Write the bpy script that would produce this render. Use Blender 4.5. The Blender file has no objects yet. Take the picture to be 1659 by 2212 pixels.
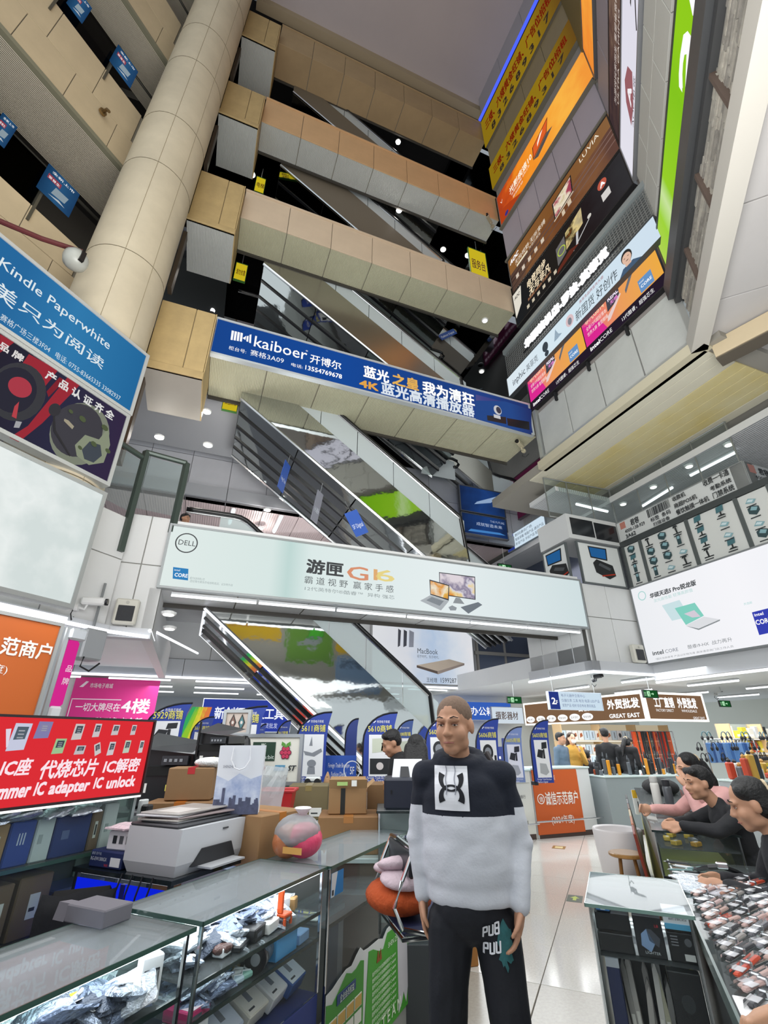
import bpy, bmesh, math, random
from math import sin, cos, radians, pi, sqrt
from mathutils import Vector, Matrix, Euler, Quaternion
from mathutils.bvhtree import BVHTree

# Electronics market atrium: bridges, escalators, hoardings, stalls and shoppers.
WORLD_STRENGTH = 0.95
EXPOSURE = 0.0
AREA_LIGHTS = [  # soft fill added to brighten the hall, not single fixtures
    ((-1.0, -2.0, 10.0), (2.0, 6.0, 10.0), 8.0, 6.0, 200.0, (1.0, 0.96, 0.9)),
    ((0.5, 1.0, 3.2), (1.5, 5.0, 14.0), 6.0, 4.0, 800.0, (1.0, 0.98, 0.96)),  # added upward fill on the soffits, for the glow of the shops
    ((1.2, 3.4, 2.9), (1.2, 3.4, 0.0), 4.0, 4.0, 90.0, (0.95, 0.98, 1.0)),
    ((-2.5, 3.2, 2.85), (-2.2, 3.6, 0.0), 3.0, 2.5, 60.0, (0.95, 0.98, 1.0)),
    ((5.0, 11.0, 2.8), (5.0, 11.0, 0.0), 8.0, 4.0, 430.0, (0.95, 0.98, 1.0)),
    ((-2.0, 12.0, 2.8), (-2.0, 12.0, 0.0), 8.0, 5.0, 430.0, (0.95, 0.98, 1.0)),
    ((0.0, 13.5, 7.0), (0.0, 12.5, 4.0), 8.0, 3.0, 200.0, (1.0, 0.95, 0.95)),
    ((0.0, 10.5, 4.2), (-0.5, 12.0, 8.5), 5.0, 1.0, 120.0, (1.0, 0.98, 0.98)),  # added upward fill on the far fascia
]
SC = bpy.context.scene
COL = SC.collection
rnd = random.Random(7)

# ------------------------------------------------------------------ camera
F_PX, TILT, EYE = 1001.0, radians(26.0), 1.6
cam = bpy.data.cameras.new('camera')
cam_o = bpy.data.objects.new('camera', cam)
COL.objects.link(cam_o)
cam.sensor_fit = 'HORIZONTAL'
cam.sensor_width = 36.0
cam.lens = 36.0 * F_PX / 1659.0
cam.clip_start = 0.05
cam_o.location = (0, 0, EYE)
cam_o.rotation_euler = (radians(90) + TILT, 0, 0)
SC.camera = cam_o

# ------------------------------------------------------------------ world, exposure
w = bpy.data.worlds.new('world')
SC.world = w
w.use_nodes = True
bg = w.node_tree.nodes['Background']
bg.inputs[0].default_value = (0.88, 0.95, 1.0, 1)
bg.inputs[1].default_value = WORLD_STRENGTH
SC.view_settings.view_transform = 'Standard'
SC.view_settings.look = 'None'
SC.view_settings.exposure = EXPOSURE
SC.view_settings.gamma = 1.0
SC.view_settings.use_curve_mapping = False
SC.cycles.max_bounces = 8
SC.cycles.transparent_max_bounces = 24
SC.cycles.caustics_reflective = False
SC.cycles.caustics_refractive = False
SC.cycles.sample_clamp_indirect = 4.0

# the hall's grid: A runs away down the aisle, B to the left of it; the bridges run on the diagonal D, E across it
def _az(a):
    a = radians(a)
    return Vector((sin(a), cos(a), 0))
vE1, vE2, vA, vB = _az(69), _az(-21), _az(24), _az(-66)
RD, RA = 21.0, 66.0
def DE(s, t, z=0.0):
    return vE1 * s + vE2 * t + Vector((0, 0, z))
def AB(a, b, z=0.0):
    return vA * a + vB * b + Vector((0, 0, z))
def _ray(u, v):
    x = (u - 829.5) / F_PX
    y = (1106 - v) / F_PX
    return Vector((x, cos(TILT) - y * sin(TILT), sin(TILT) + y * cos(TILT)))
def onz(u, v, z):
    d = _ray(u, v)
    return Vector((0, 0, EYE)) + d * ((z - EYE) / d.z)
def onp(u, v, n, D):
    d = _ray(u, v)
    return Vector((0, 0, EYE)) + d * (D / d.dot(n))

# ------------------------------------------------------------------ area lights, added as soft fill
def area_light(name, loc, aim, sx, sy, power, col=(1, 1, 1)):
    L = bpy.data.lights.new(name, 'AREA')
    L.shape = 'RECTANGLE'
    L.size, L.size_y, L.energy, L.color = sx, sy, power, col
    o = bpy.data.objects.new(name, L)
    o.location = loc
    o.rotation_euler = (Vector(aim) - Vector(loc)).to_track_quat('-Z', 'Y').to_euler()
    COL.objects.link(o)
    return o
for i, (loc, aim, sx, sy, p, c) in enumerate(AREA_LIGHTS):
    area_light('hall_fill', loc, aim, sx, sy, p, c)

# ------------------------------------------------------------------ materials
def lin(h):
    h = h.lstrip('#')
    out = []
    for i in (0, 2, 4):
        c = int(h[i:i + 2], 16) / 255
        out.append(c / 12.92 if c <= .04045 else ((c + .055) / 1.055) ** 2.4)
    return (*out, 1)
_mats = {}
def M(hexc, rough=.6, metal=0., noise=None, bump=None, key=''):
    k = ('m', hexc, rough, metal, noise, bump, key)
    if k in _mats:
        return _mats[k]
    m = bpy.data.materials.new('surface')
    m.use_nodes = True
    nt = m.node_tree
    b = nt.nodes['Principled BSDF']
    b.inputs['Base Color'].default_value = lin(hexc)
    b.inputs['Roughness'].default_value = rough
    b.inputs['Metallic'].default_value = metal
    if noise or bump:
        tc = nt.nodes.new('ShaderNodeTexCoord')
    if noise:                                   # (scale, amount of darkening)
        n = nt.nodes.new('ShaderNodeTexNoise')
        n.inputs['Scale'].default_value = noise[0]
        n.inputs['Detail'].default_value = 6
        n.inputs['Roughness'].default_value = .65
        nt.links.new(tc.outputs['Object'], n.inputs['Vector'])
        r = nt.nodes.new('ShaderNodeMapRange')
        r.inputs[1].default_value, r.inputs[2].default_value = .3, .7
        nt.links.new(n.outputs['Fac'], r.inputs[0])
        mx = nt.nodes.new('ShaderNodeMix')
        mx.data_type = 'RGBA'
        c = lin(hexc)
        d = 1 - noise[1]
        c2 = lin(noise[2]) if len(noise) > 2 else (c[0] * d, c[1] * d, c[2] * d, 1)
        mx.inputs[6].default_value = c
        mx.inputs[7].default_value = c2
        nt.links.new(r.outputs[0], mx.inputs[0])
        nt.links.new(mx.outputs[2], b.inputs['Base Color'])
    if bump:                                    # (kind, scale, strength)
        if bump[0] == 'wave':
            t = nt.nodes.new('ShaderNodeTexWave')
            t.inputs['Scale'].default_value = bump[1]
            t.bands_direction = bump[3] if len(bump) > 3 else 'X'
        else:
            t = nt.nodes.new('ShaderNodeTexNoise')
            t.inputs['Scale'].default_value = bump[1]
            t.inputs['Detail'].default_value = 4
        nt.links.new(tc.outputs['Object'], t.inputs['Vector'])
        bp = nt.nodes.new('ShaderNodeBump')
        bp.inputs['Strength'].default_value = bump[2]
        bp.inputs['Distance'].default_value = .02
        nt.links.new(t.outputs['Fac'], bp.inputs['Height'])
        nt.links.new(bp.outputs['Normal'], b.inputs['Normal'])
    _mats[k] = m
    return m
def E(hexc, s=1.0):                             # emission: lamps and lit signs, also glow put into some prints
    k = ('e', hexc, s)
    if k in _mats:
        return _mats[k]
    m = bpy.data.materials.new('lit')
    m.use_nodes = True
    nt = m.node_tree
    nt.nodes.remove(nt.nodes['Principled BSDF'])
    e = nt.nodes.new('ShaderNodeEmission')
    e.inputs[0].default_value = lin(hexc)
    e.inputs[1].default_value = s
    nt.links.new(e.outputs[0], nt.nodes['Material Output'].inputs[0])
    _mats[k] = m
    return m
def EG(stops, s=1.0, axis=0, size=1.0, wob=0.0):  # emissive print, colour runs along the sheet; glow put into banners too
    k = ('eg', tuple(stops), s, axis, size, wob)
    if k in _mats:
        return _mats[k]
    m = bpy.data.materials.new('lit_print')
    m.use_nodes = True
    nt = m.node_tree
    nt.nodes.remove(nt.nodes['Principled BSDF'])
    e = nt.nodes.new('ShaderNodeEmission')
    e.inputs[1].default_value = s
    tc = nt.nodes.new('ShaderNodeTexCoord')
    sp = nt.nodes.new('ShaderNodeSeparateXYZ')
    nt.links.new(tc.outputs['Object'], sp.inputs[0])
    dv = nt.nodes.new('ShaderNodeMath')
    dv.operation = 'DIVIDE'
    dv.inputs[1].default_value = size
    nt.links.new(sp.outputs[axis], dv.inputs[0])
    src = dv.outputs[0]
    if wob:
        n = nt.nodes.new('ShaderNodeTexNoise')
        n.inputs['Scale'].default_value = 2.2
        n.inputs['Detail'].default_value = 5
        nt.links.new(tc.outputs['Object'], n.inputs['Vector'])
        ma = nt.nodes.new('ShaderNodeMath')
        ma.operation = 'MULTIPLY_ADD'
        ma.inputs[1].default_value = wob
        nt.links.new(n.outputs['Fac'], ma.inputs[0])
        nt.links.new(src, ma.inputs[2])
        sb = nt.nodes.new('ShaderNodeMath')
        sb.operation = 'SUBTRACT'
        sb.inputs[1].default_value = wob / 2
        nt.links.new(ma.outputs[0], sb.inputs[0])
        src = sb.outputs[0]
    cr = nt.nodes.new('ShaderNodeValToRGB')
    el = cr.color_ramp.elements
    while len(el) < len(stops):
        el.new(.5)
    for i, (p, h) in enumerate(stops):
        el[i].position = p
        el[i].color = lin(h)
    nt.links.new(src, cr.inputs[0])
    nt.links.new(cr.outputs[0], e.inputs[0])
    nt.links.new(e.outputs[0], nt.nodes['Material Output'].inputs[0])
    _mats[k] = m
    return m
def GL(tint='eef8f4', refl=.12, dirt_sheen=0.0, key=''):  # clear sheet glass: sees through, mirrors a little at a slant
    k = ('g', tint, refl, dirt_sheen, key)
    if k in _mats:
        return _mats[k]
    m = bpy.data.materials.new('glass')
    m.use_nodes = True
    nt = m.node_tree
    nt.nodes.remove(nt.nodes['Principled BSDF'])
    tr = nt.nodes.new('ShaderNodeBsdfTransparent')
    tr.inputs[0].default_value = lin(tint)
    gl = nt.nodes.new('ShaderNodeBsdfGlossy')
    gl.inputs['Roughness'].default_value = .02
    lw = nt.nodes.new('ShaderNodeLayerWeight')
    lw.inputs[0].default_value = refl
    mx = nt.nodes.new('ShaderNodeMixShader')
    nt.links.new(lw.outputs['Fresnel'], mx.inputs[0])
    nt.links.new(tr.outputs[0], mx.inputs[1])
    nt.links.new(gl.outputs[0], mx.inputs[2])
    out = mx.outputs[0]
    if dirt_sheen:  # pale diffuse share: dust and sheen put into the colour
        df = nt.nodes.new('ShaderNodeBsdfDiffuse')
        df.inputs[0].default_value = (.75, .8, .82, 1)
        m2 = nt.nodes.new('ShaderNodeMixShader')
        m2.inputs[0].default_value = dirt_sheen
        nt.links.new(out, m2.inputs[1])
        nt.links.new(df.outputs[0], m2.inputs[2])
        out = m2.outputs[0]
    nt.links.new(out, nt.nodes['Material Output'].inputs[0])
    _mats[k] = m
    return m

# ------------------------------------------------------------------ mesh builder
class MB:
    def __init__(s):
        s.v, s.f, s.mi, s.cur, s.mats = [], [], [], 0, []
    def use(s, m):
        if m not in s.mats:
            s.mats.append(m)
        s.cur = s.mats.index(m)
        return s
    def add(s, vs, fs, mtx=None):
        o = len(s.v)
        if mtx is not None:
            vs = [mtx @ Vector(p) for p in vs]
        s.v += [tuple(p) for p in vs]
        s.f += [[i + o for i in f] for f in fs]
        s.mi += [s.cur] * len(fs)
        return s
    def box(s, x0, x1, y0, y1, z0, z1, mtx=None):
        vs = [(x, y, z) for x in (x0, x1) for y in (y0, y1) for z in (z0, z1)]
        fs = [(0, 1, 3, 2), (4, 6, 7, 5), (0, 4, 5, 1), (2, 3, 7, 6), (0, 2, 6, 4), (1, 5, 7, 3)]
        return s.add(vs, fs, mtx)
    def rbox(s, x0, x1, y0, y1, z0, z1, r=.01, mtx=None):  # box with chamfered edges
        vs, fs = [], []
        c = ((x0 + x1) / 2, (y0 + y1) / 2, (z0 + z1) / 2)
        h = ((x1 - x0) / 2, (y1 - y0) / 2, (z1 - z0) / 2)
        r = min(r, min(h) * .9)
        idx = {}
        for sx in (-1, 1):
            for sy in (-1, 1):
                for sz in (-1, 1):
                    for ax in range(3):
                        sg = (sx, sy, sz)
                        p = [c[i] + sg[i] * (h[i] - (0 if i == ax else r)) for i in range(3)]
                        idx[sg, ax] = len(vs)
                        vs.append(p)
        S = (-1, 1)
        for ax in range(3):
            b, d = [(1, 2), (0, 2), (0, 1)][ax]
            for sg in S:
                q = []
                for (p1, p2) in ((-1, -1), (1, -1), (1, 1), (-1, 1)):
                    k = [0, 0, 0]
                    k[ax], k[b], k[d] = sg, p1, p2
                    q.append(idx[tuple(k), ax])
                fs.append(q if (sg > 0) != (ax == 1) else q[::-1])
        for ax in range(3):
            b, d = [(1, 2), (0, 2), (0, 1)][ax]
            for p1 in S:
                for p2 in S:
                    k0, k1 = [0, 0, 0], [0, 0, 0]
                    k0[ax], k1[ax] = -1, 1
                    k0[b] = k1[b] = p1
                    k0[d] = k1[d] = p2
                    fs.append([idx[tuple(k0), b], idx[tuple(k1), b], idx[tuple(k1), d], idx[tuple(k0), d]])
        for sx in S:
            for sy in S:
                for sz in S:
                    fs.append([idx[(sx, sy, sz), a] for a in range(3)])
        return s.add(vs, fs, mtx)
    def cyl(s, p0, p1, r0, r1=None, n=12, cap=True):
        r1 = r0 if r1 is None else r1
        p0, p1 = Vector(p0), Vector(p1)
        d = (p1 - p0)
        q = d.to_track_quat('Z', 'Y')
        vs = []
        for p, r in ((p0, r0), (p1, r1)):
            for i in range(n):
                a = 2 * pi * i / n
                vs.append(p + q @ Vector((r * cos(a), r * sin(a), 0)))
        fs = [(i, (i + 1) % n, n + (i + 1) % n, n + i) for i in range(n)]
        if cap:
            fs += [tuple(range(n))[::-1], tuple(range(n, 2 * n))]
        return s.add(vs, fs)
    def tube(s, pts, r, n=8, closed=False):
        pts = [Vector(p) for p in pts]
        rr = r if isinstance(r, (list, tuple)) else [r] * len(pts)
        vs, fs = [], []
        k = len(pts)
        for i, p in enumerate(pts):
            if closed:
                t = pts[(i + 1) % k] - pts[i - 1]
            else:
                t = pts[min(i + 1, k - 1)] - pts[max(i - 1, 0)]
            q = t.to_track_quat('Z', 'Y')
            for j in range(n):
                a = 2 * pi * j / n
                vs.append(p + q @ Vector((rr[i] * cos(a), rr[i] * sin(a), 0)))
        for i in range(k if closed else k - 1):
            for j in range(n):
                a, b = i * n + j, i * n + (j + 1) % n
                c, d = ((i + 1) % k) * n + (j + 1) % n, ((i + 1) % k) * n + j
                fs.append((a, b, c, d))
        if not closed:
            fs += [tuple(range(n))[::-1], tuple(range((k - 1) * n, k * n))]
        return s.add(vs, fs)
    def lathe(s, prof, n=20, c=(0, 0, 0), mtx=None):
        vs, fs = [], []
        for (r, z) in prof:
            for i in range(n):
                a = 2 * pi * i / n
                vs.append((c[0] + r * cos(a), c[1] + r * sin(a), c[2] + z))
        for k in range(len(prof) - 1):
            for i in range(n):
                j = (i + 1) % n
                fs.append((k * n + i, k * n + j, (k + 1) * n + j, (k + 1) * n + i))
        fs += [tuple(range(n))[::-1], tuple(range((len(prof) - 1) * n, len(prof) * n))]
        return s.add(vs, fs, mtx)
    def ell(s, c, r, q=None, nu=14, nv=9):
        vs, fs = [], []
        for i in range(nv + 1):
            th = pi * i / nv
            for j in range(nu):
                a = 2 * pi * j / nu
                p = Vector((r[0] * sin(th) * cos(a), r[1] * sin(th) * sin(a), r[2] * cos(th)))
                if q is not None:
                    p = q @ p
                vs.append(Vector(c) + p)
        for i in range(nv):
            for j in range(nu):
                k = (j + 1) % nu
                fs.append((i * nu + j, (i + 1) * nu + j, (i + 1) * nu + k, i * nu + k))
        return s.add(vs, fs)
    def prism(s, pts, y0, y1, mtx=None):        # polygon in x,z pushed along y
        n = len(pts)
        ar = sum(pts[i][0] * pts[(i + 1) % n][1] - pts[(i + 1) % n][0] * pts[i][1] for i in range(n))
        if ar < 0:
            pts = pts[::-1]
        vs = [(x, y0, z) for x, z in pts] + [(x, y1, z) for x, z in pts]
        fs = [tuple(range(n)), tuple(range(n, 2 * n))[::-1]]
        fs += [((i + 1) % n, i, n + i, n + (i + 1) % n) for i in range(n)]
        return s.add(vs, fs, mtx)
    def quad(s, *p):
        return s.add(p, [tuple(range(len(p)))])
    def mesh(s, name, smooth=False):
        me = bpy.data.meshes.new(name)
        me.from_pydata(s.v, [], s.f)
        for m in s.mats:
            me.materials.append(m)
        if len(s.mats) > 1:
            me.polygons.foreach_set('material_index', s.mi)
        if smooth:
            me.polygons.foreach_set('use_smooth', [True] * len(me.polygons))
        me.update()
        return me
    def obj(s, name, mat=None, parent=None, loc=None, rz=None, smooth=False):
        if mat is not None and not s.mats:
            s.mats = [mat]
        o = bpy.data.objects.new(name, s.mesh(name, smooth))
        return put(o, parent, loc, rz)
def put(o, parent=None, loc=None, rz=None):
    COL.objects.link(o)
    if parent is not None:
        o.parent = parent
    if loc is not None:
        o.location = loc
    if rz is not None:
        o.rotation_euler = (0, 0, radians(rz)) if not isinstance(rz, (tuple, list, Euler)) else rz
    return o
def tag(o, label=None, cat=None, group=None, kind=None):
    if label: o['label'] = label
    if cat: o['category'] = cat
    if group: o['group'] = group
    if kind: o['kind'] = kind
    return o
def thing(name, label, cat, loc=(0, 0, 0), rz=0, group=None, kind=None):
    o = bpy.data.objects.new(name, None)
    o.empty_display_size = .1
    put(o, None, loc, rz)
    return tag(o, label, cat, group, kind)
KIDS = {}
def clone(o, loc=None, rz=None, label=None, group=None, parent=None):
    c = o.copy()
    COL.objects.link(c)
    if parent is not None:
        c.parent = parent
    if loc is not None: c.location = loc
    if rz is not None: c.rotation_euler = (0, 0, radians(rz)) if not isinstance(rz, (tuple, list, Euler)) else rz
    if label: c['label'] = label
    if group: c['group'] = group
    for ch in list(o.children):
        clone(ch, parent=c)
    return c
_fit = []
def text(body, x, z, size, mat, parent, y=-.012, w=None, bold=0.0, shear=0.0, align='LEFT', rot=0.0, sp=1.0, lines=1.0, name='lettering', ext=.0):
    c = bpy.data.curves.new(name, 'FONT')
    c.body = body
    c.size = size
    c['bold'] = bold
    c.shear = shear
    c.align_x = align
    c.space_character = sp
    c.space_line = lines
    c.resolution_u = 2
    c.extrude = ext
    c.materials.append(mat)
    o = bpy.data.objects.new(name, c)
    put(o, parent, (x, y, z), (radians(90), -rot, 0))
    if w:
        _fit.append((o, w))
    return o
def fit_texts():
    """size the lettering to its given widths, then turn it into real meshes (bold = a few overlaid strikes)"""
    bpy.context.view_layer.update()
    for o, w in _fit:
        if o.dimensions.x > 0:
            o.scale.x = w / o.dimensions.x
    _fit.clear()
    dg = bpy.context.evaluated_depsgraph_get()
    for o in [x for x in COL.objects if x.type == 'FONT']:
        c = o.data
        me = bpy.data.meshes.new_from_object(o.evaluated_get(dg))
        bd = c.get('bold', 0.0) * c.size
        if bd:
            n = len(me.vertices)
            vs = [tuple(v.co) for v in me.vertices]
            fs = [tuple(p.vertices) for p in me.polygons]
            V, Fc = [], []
            for k, (dx, dy) in enumerate(((-bd, -bd), (bd, -bd), (-bd, bd), (bd, bd))):
                V += [(x + dx, y + dy, z + k * .0002) for x, y, z in vs]
                Fc += [tuple(i + k * n for i in f) for f in fs]
            m2 = bpy.data.meshes.new(me.name)
            m2.from_pydata(V, [], Fc)
            m2.materials.append(c.materials[0])
            bpy.data.meshes.remove(me)
            me = m2
        q = bpy.data.objects.new('lettering', me)
        q.parent = o.parent
        q.location, q.rotation_euler, q.scale = o.location, o.rotation_euler, o.scale
        COL.objects.link(q)
        bpy.data.objects.remove(o)
        bpy.data.curves.remove(c)

class Sign:
    """A board: frame and face as parts, flat prints and lettering on the face; x to the right, z up, y into the wall."""
    def __init__(s, name, label, cat, loc, rz, W, H, face, depth=.12, fr=.04, frm=None, group=None, kind=None):
        s.W, s.H = W, H
        s.root = thing(name, label, cat, loc, rz, group, kind)
        if fr:
            m = MB()
            for x0, x1, z0, z1 in ((0, W, 0, fr), (0, W, H - fr, H), (0, fr, fr, H - fr), (W - fr, W, fr, H - fr)):
                m.box(x0, x1, -.015, depth, z0, z1)
            m.obj('frame', frm or M('b9bdc0', .35, .6), s.root)
        MB().box(fr, W - fr, 0, depth - .005, fr, H - fr).obj('face', face, s.root)
        s.k = 0
    def poly(s, pts, mat, name='print', y=None):
        s.k += 1
        y = -.002 - .0012 * s.k if y is None else y
        MB().prism(pts, y, y + .0008).obj(name, mat, s.root)
        return s
    def polys(s, plist, mat, name='print'):
        s.k += 1
        y = -.002 - .0012 * s.k
        m = MB()
        for p in plist:
            m.prism(p, y, y + .0008)
        m.obj(name, mat, s.root)
        return s
    def rect(s, x0, z0, x1, z1, mat, name='print'):
        return s.poly([(x0, z0), (x1, z0), (x1, z1), (x0, z1)], mat, name)
    def oval(s, cx, cz, rx, rz_, mat, n=24, name='print'):
        return s.poly([(cx + rx * cos(2 * pi * i / n), cz + rz_ * sin(2 * pi * i / n)) for i in range(n)], mat, name)
    def ring(s, cx, cz, r, t, mat, n=28):
        s.k += 1
        y = -.002 - .0012 * s.k
        m = MB()
        for i in range(n):
            a, b = 2 * pi * i / n, 2 * pi * (i + 1) / n
            m.prism([(cx + r * cos(a), cz + r * sin(a)), (cx + r * cos(b), cz + r * sin(b)), (cx + (r - t) * cos(b), cz + (r - t) * sin(b)), (cx + (r - t) * cos(a), cz + (r - t) * sin(a))], y, y + .0008)
        m.obj('print', mat, s.root)
        return s
    def text(s, body, x, z, size, mat, **k):
        k.setdefault('y', -.004 - .0012 * s.k)
        text(body, x, z, size, mat, s.root, **k)
        return s
def rect(x0, z0, x1, z1):
    return [(x0, z0), (x1, z0), (x1, z1), (x0, z1)]
def oval(cx, cz, rx, rz_, n=20):
    return [(cx + rx * cos(2 * pi * i / n), cz + rz_ * sin(2 * pi * i / n)) for i in range(n)]

# ------------------------------------------------------------------ setting
STONE = M('c6b392', .55, noise=(1.3, .16))
STONE2 = M('cdb9a0', .55, noise=(1.5, .12))
STONE3 = M('cda77b', .55, noise=(1.5, .14))
STONE4 = M('a8906c', .6, noise=(1.5, .15))
SLAT = M('c3c6c2', .5, .0, noise=(.8, .12), bump=('wave', 10, .6, 'X'))
SLATG = M('c2c0a4', .5, .0, noise=(.8, .14), bump=('wave', 10, .6, 'X'))
ALU = M('b4b8b6', .35, .5)
DARK = M('16171a', .6)
PALE = M('d6d8d8', .5, noise=(1.2, .06))
GREYP = M('aeb2b8', .4, .2, noise=(1.0, .1))
WHITE = M('eceeee', .5)
CEIL = M('d9dcde', .55, noise=(.9, .05))

def panel_row(name, parent, mat, x0, x1, n, y0, y1, z0, z1, gap=.012, mesh=None, vertical=False):
    """n separate cladding panels side by side, sharing one mesh, with open joints"""
    wd = (x1 - x0) / n
    me = MB().use(mat).rbox(gap / 2, wd - gap / 2, y0, y1, z0 + gap / 2, z1 - gap / 2, .004).mesh(name)
    for i in range(n):
        o = bpy.data.objects.new(name, me)
        put(o, parent, (x0 + i * wd, 0, 0))

# floor: terrazzo tiles laid on the A/B grid
fl = thing('floor', 'pale speckled terrazzo tile floor of the hall', None, (0, 0, 0), RA, kind='structure')
MB().box(-4, 20, -14, 16, -.2, -.012).obj('slab', M('77736c', .8), fl)
TER = M('d9d6cf', .12, noise=(60, .22), key='tile')
TER2 = M('b3aea4', .25, noise=(40, .18), key='tile')
TS = .76
tm = MB().use(TER).rbox(.003, TS - .003, .003, TS - .003, -.012, 0, .002).mesh('tile')
tm2 = MB().use(TER2).rbox(.004, TS - .004, .004, TS - .004, -.012, 0, .002).mesh('tile')
for i in range(-2, 10):
    for j in range(-3, 4):
        put(bpy.data.objects.new('tile', tm if i >= 0 else tm2), fl, (4.58 + (i - (0 if i < 0 else 0)) * TS, .04 + j * TS, 0))
rest = MB().use(TER)
for i in range(-6, 26):
    for j in range(-16, 18):
        if not (-2 <= i < 10 and -3 <= j < 4) and -4 < 4.58 + i * TS < 19:
            rest.box(4.58 + i * TS + .003, 4.58 + (i + 1) * TS - .003, .04 + j * TS + .003, .04 + (j + 1) * TS - .003, -.012, 0)
tag(rest.obj('tile_field', None, fl), kind='stuff')

# the round column and its drums
cl = thing('column', 'tall round beige stone-clad column on the left of the atrium', None, AB(3.12, 6.27, 0), 0, kind='structure')
joints = [3.5, 4.6, 6.2, 8.7, 11.17, 12.79, 15.14, 16.82, 19.2, 21.6, 24.5]
STC = M('c9bda4', .55, noise=(1.1, .2))
for z0, z1 in zip(joints, joints[1:]):
    m = MB().use(STC)
    m.lathe([(.612, z0 + .003), (.62, z0 + .009), (.62, z1 - .009), (.612, z1 - .003)], 40)
    o = m.obj('drum', None, cl, smooth=True)
    o.data.set_sharp_from_angle(angle=radians(25))
for z0 in joints[1:-1]:
    MB().tube([(.618 * cos(i * pi / 24), .618 * sin(i * pi / 24), z0) for i in range(48)], .007, 5, closed=True).obj('joint', M('6d6450', .8), cl)
for a in (-62, -20, 190):
    MB().use(M('8d8268', .7)).cyl((.621 * cos(radians(a)), .621 * sin(radians(a)), 3.4), (.621 * cos(radians(a)), .621 * sin(radians(a)), 24.4), .004, n=5).obj('seam', None, cl)

# bridges across the far side, level over level
def bridge(z0, z1, mat, smat, t1=8.3, panels=7, clad=True, s0=-.73, s1=6.9):
    b = thing('bridge_beam', None, None, DE(s0, 7.47, z0), RD, kind='structure')
    L, H, dp = s1 - s0, z1 - z0, t1 - 7.47
    MB().box(0, L, .03, dp, .03, H - .03).obj('core', M('8a8577', .7), b)
    if clad:
        panel_row('fascia_panel', b, mat, 0, L, panels, 0, .03, 0, H, .014)
    panel_row('soffit_panel', b, smat, 0, L, panels, .02, dp, 0, .03, .018)
    MB().box(0, L, -.03, dp, H, H + .05).obj('coping', mat, b)
    MB().box(0, L, dp - .02, dp + .03, -.06, H * .6).obj('edge_trim', M('3a3732', .6), b)
    return b
B1 = bridge(3.6, 4.66, PALE, M('d2d4d6', .35, .1), 8.35, clad=False, s1=7.3)
B2 = bridge(8.26, 9.2, PALE, SLATG, 8.75, clad=False)
B3 = bridge(12.56, 13.57, STONE2, SLATG, 8.35)
B4 = bridge(16.8, 18.0, STONE3, SLAT, 8.25)
B5 = bridge(21.5, 22.75, STONE4, STONE4, 8.4)
# the short returns that step out between bridge and column
for z0, z1, sm in ((7.4, 9.05, M('a8a39a', .6, noise=(1, .1))), (11.5, 13.3, SLAT), (15.83, 17.5, SLAT), (20.2, 21.95, SLAT)):
    b = thing('return_beam', None, None, DE(-1.72, 7.2, z0), RD, kind='structure')
    st = M('c0a673', .55, noise=(1.8, .25))
    MB().box(0, .96, .03, 1.3, .03, z1 - z0).obj('core', M('9a8c6c', .7), b)
    panel_row('fascia_panel', b, st, .62, .97, 1, 0, .03, .16, z1 - z0, .014)
    panel_row('fascia_panel', b, st, 0, .62, 1, 0, .03, .16, z1 - z0, .014)
    MB().rbox(-.01, .985, -.03, .04, 0, .15, .008).obj('base_molding', st, b)
    MB().box(0, .97, .0, 1.3, 0, .03).obj('soffit_panel', sm, b)
    MB().box(.97, .99, 0, 1.3, 0, z1 - z0).obj('end_panel', st, b)
    MB().box(-.06, .02, .3, .5, -1.75, 0).obj('reflection_strip', M('4a3f33', .5), b)  # dark strip painted for the reflection beside the column

# the ceiling over the atrium and its upstand
ce = thing('ceiling', 'flat plastered ceiling over the atrium', None, (0, 0, 24.5), RD, kind='structure')
MB().box(-9, 7.1, -6, 7.75, 0, .2).obj('slab', M('b9b0b2', .8, noise=(.6, .06)), ce)
MB().box(-1.7, 7.2, 7.6, 7.9, -.35, .1).obj('downstand', M('a7977c', .7), ce)
MB().box(7.1, 7.6, -6, 7.75, -.12, .2).obj('edge_strip', M('a9a2ab', .7), ce)

# left wall: stacked galleries along A
for z0, z1 in ((8.1, 9.4), (12.0, 14.0), (16.5, 18.6), (20.9, 23.0)):
    b = thing('gallery_beam', None, None, AB(-3, 7.1, z0), RA, kind='structure')
    H = z1 - z0
    MB().box(0, 6.3, .03, 1.2, .03, H).obj('core', M('8a8577', .7), b)
    panel_row('fascia_panel', b, STONE, .07, 6.3, 7, 0, .03, .1, H * .5, .012)
    panel_row('fascia_panel', b, STONE, .4, 5.74, 6, 0, .03, H * .5, H, .012)
    MB().box(0, 6.3, -.04, .06, 0, .1).obj('edge_trim', M('7d7a66', .5), b)
    MB().box(0, 6.3, .06, 1.22, 0, .03).obj('soffit', M('b5ab98', .5, bump=('wave', 10, .7, 'Y')), b)
    # glass guard with rail and posts above the gallery edge
    MB().tube([(0, .1, H + 1.05), (6.0, .1, H + 1.05)], .03, 8).obj('handrail', M('34332e', .4, .5), b)
    for k in range(5):
        MB().box(.47 + k * 1.1, .51 + k * 1.1, -.03, .09, H - .35, H + 1.05).obj('post', M('4d493d', .5), b)
    for k in range(4):
        MB().box(.52 + k * 1.1, 1.56 + k * 1.1, .05, .062, H + .02, H + 1.0).obj('pane', GL('6c6d68', .1), b)
lw = thing('wall_left', None, None, AB(-4, 9.2, 3.0), RA, kind='structure')
MB().box(0, 9, 0, .2, 5, 21.5).obj('back_wall', M('3a3630', .8), lw)

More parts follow.
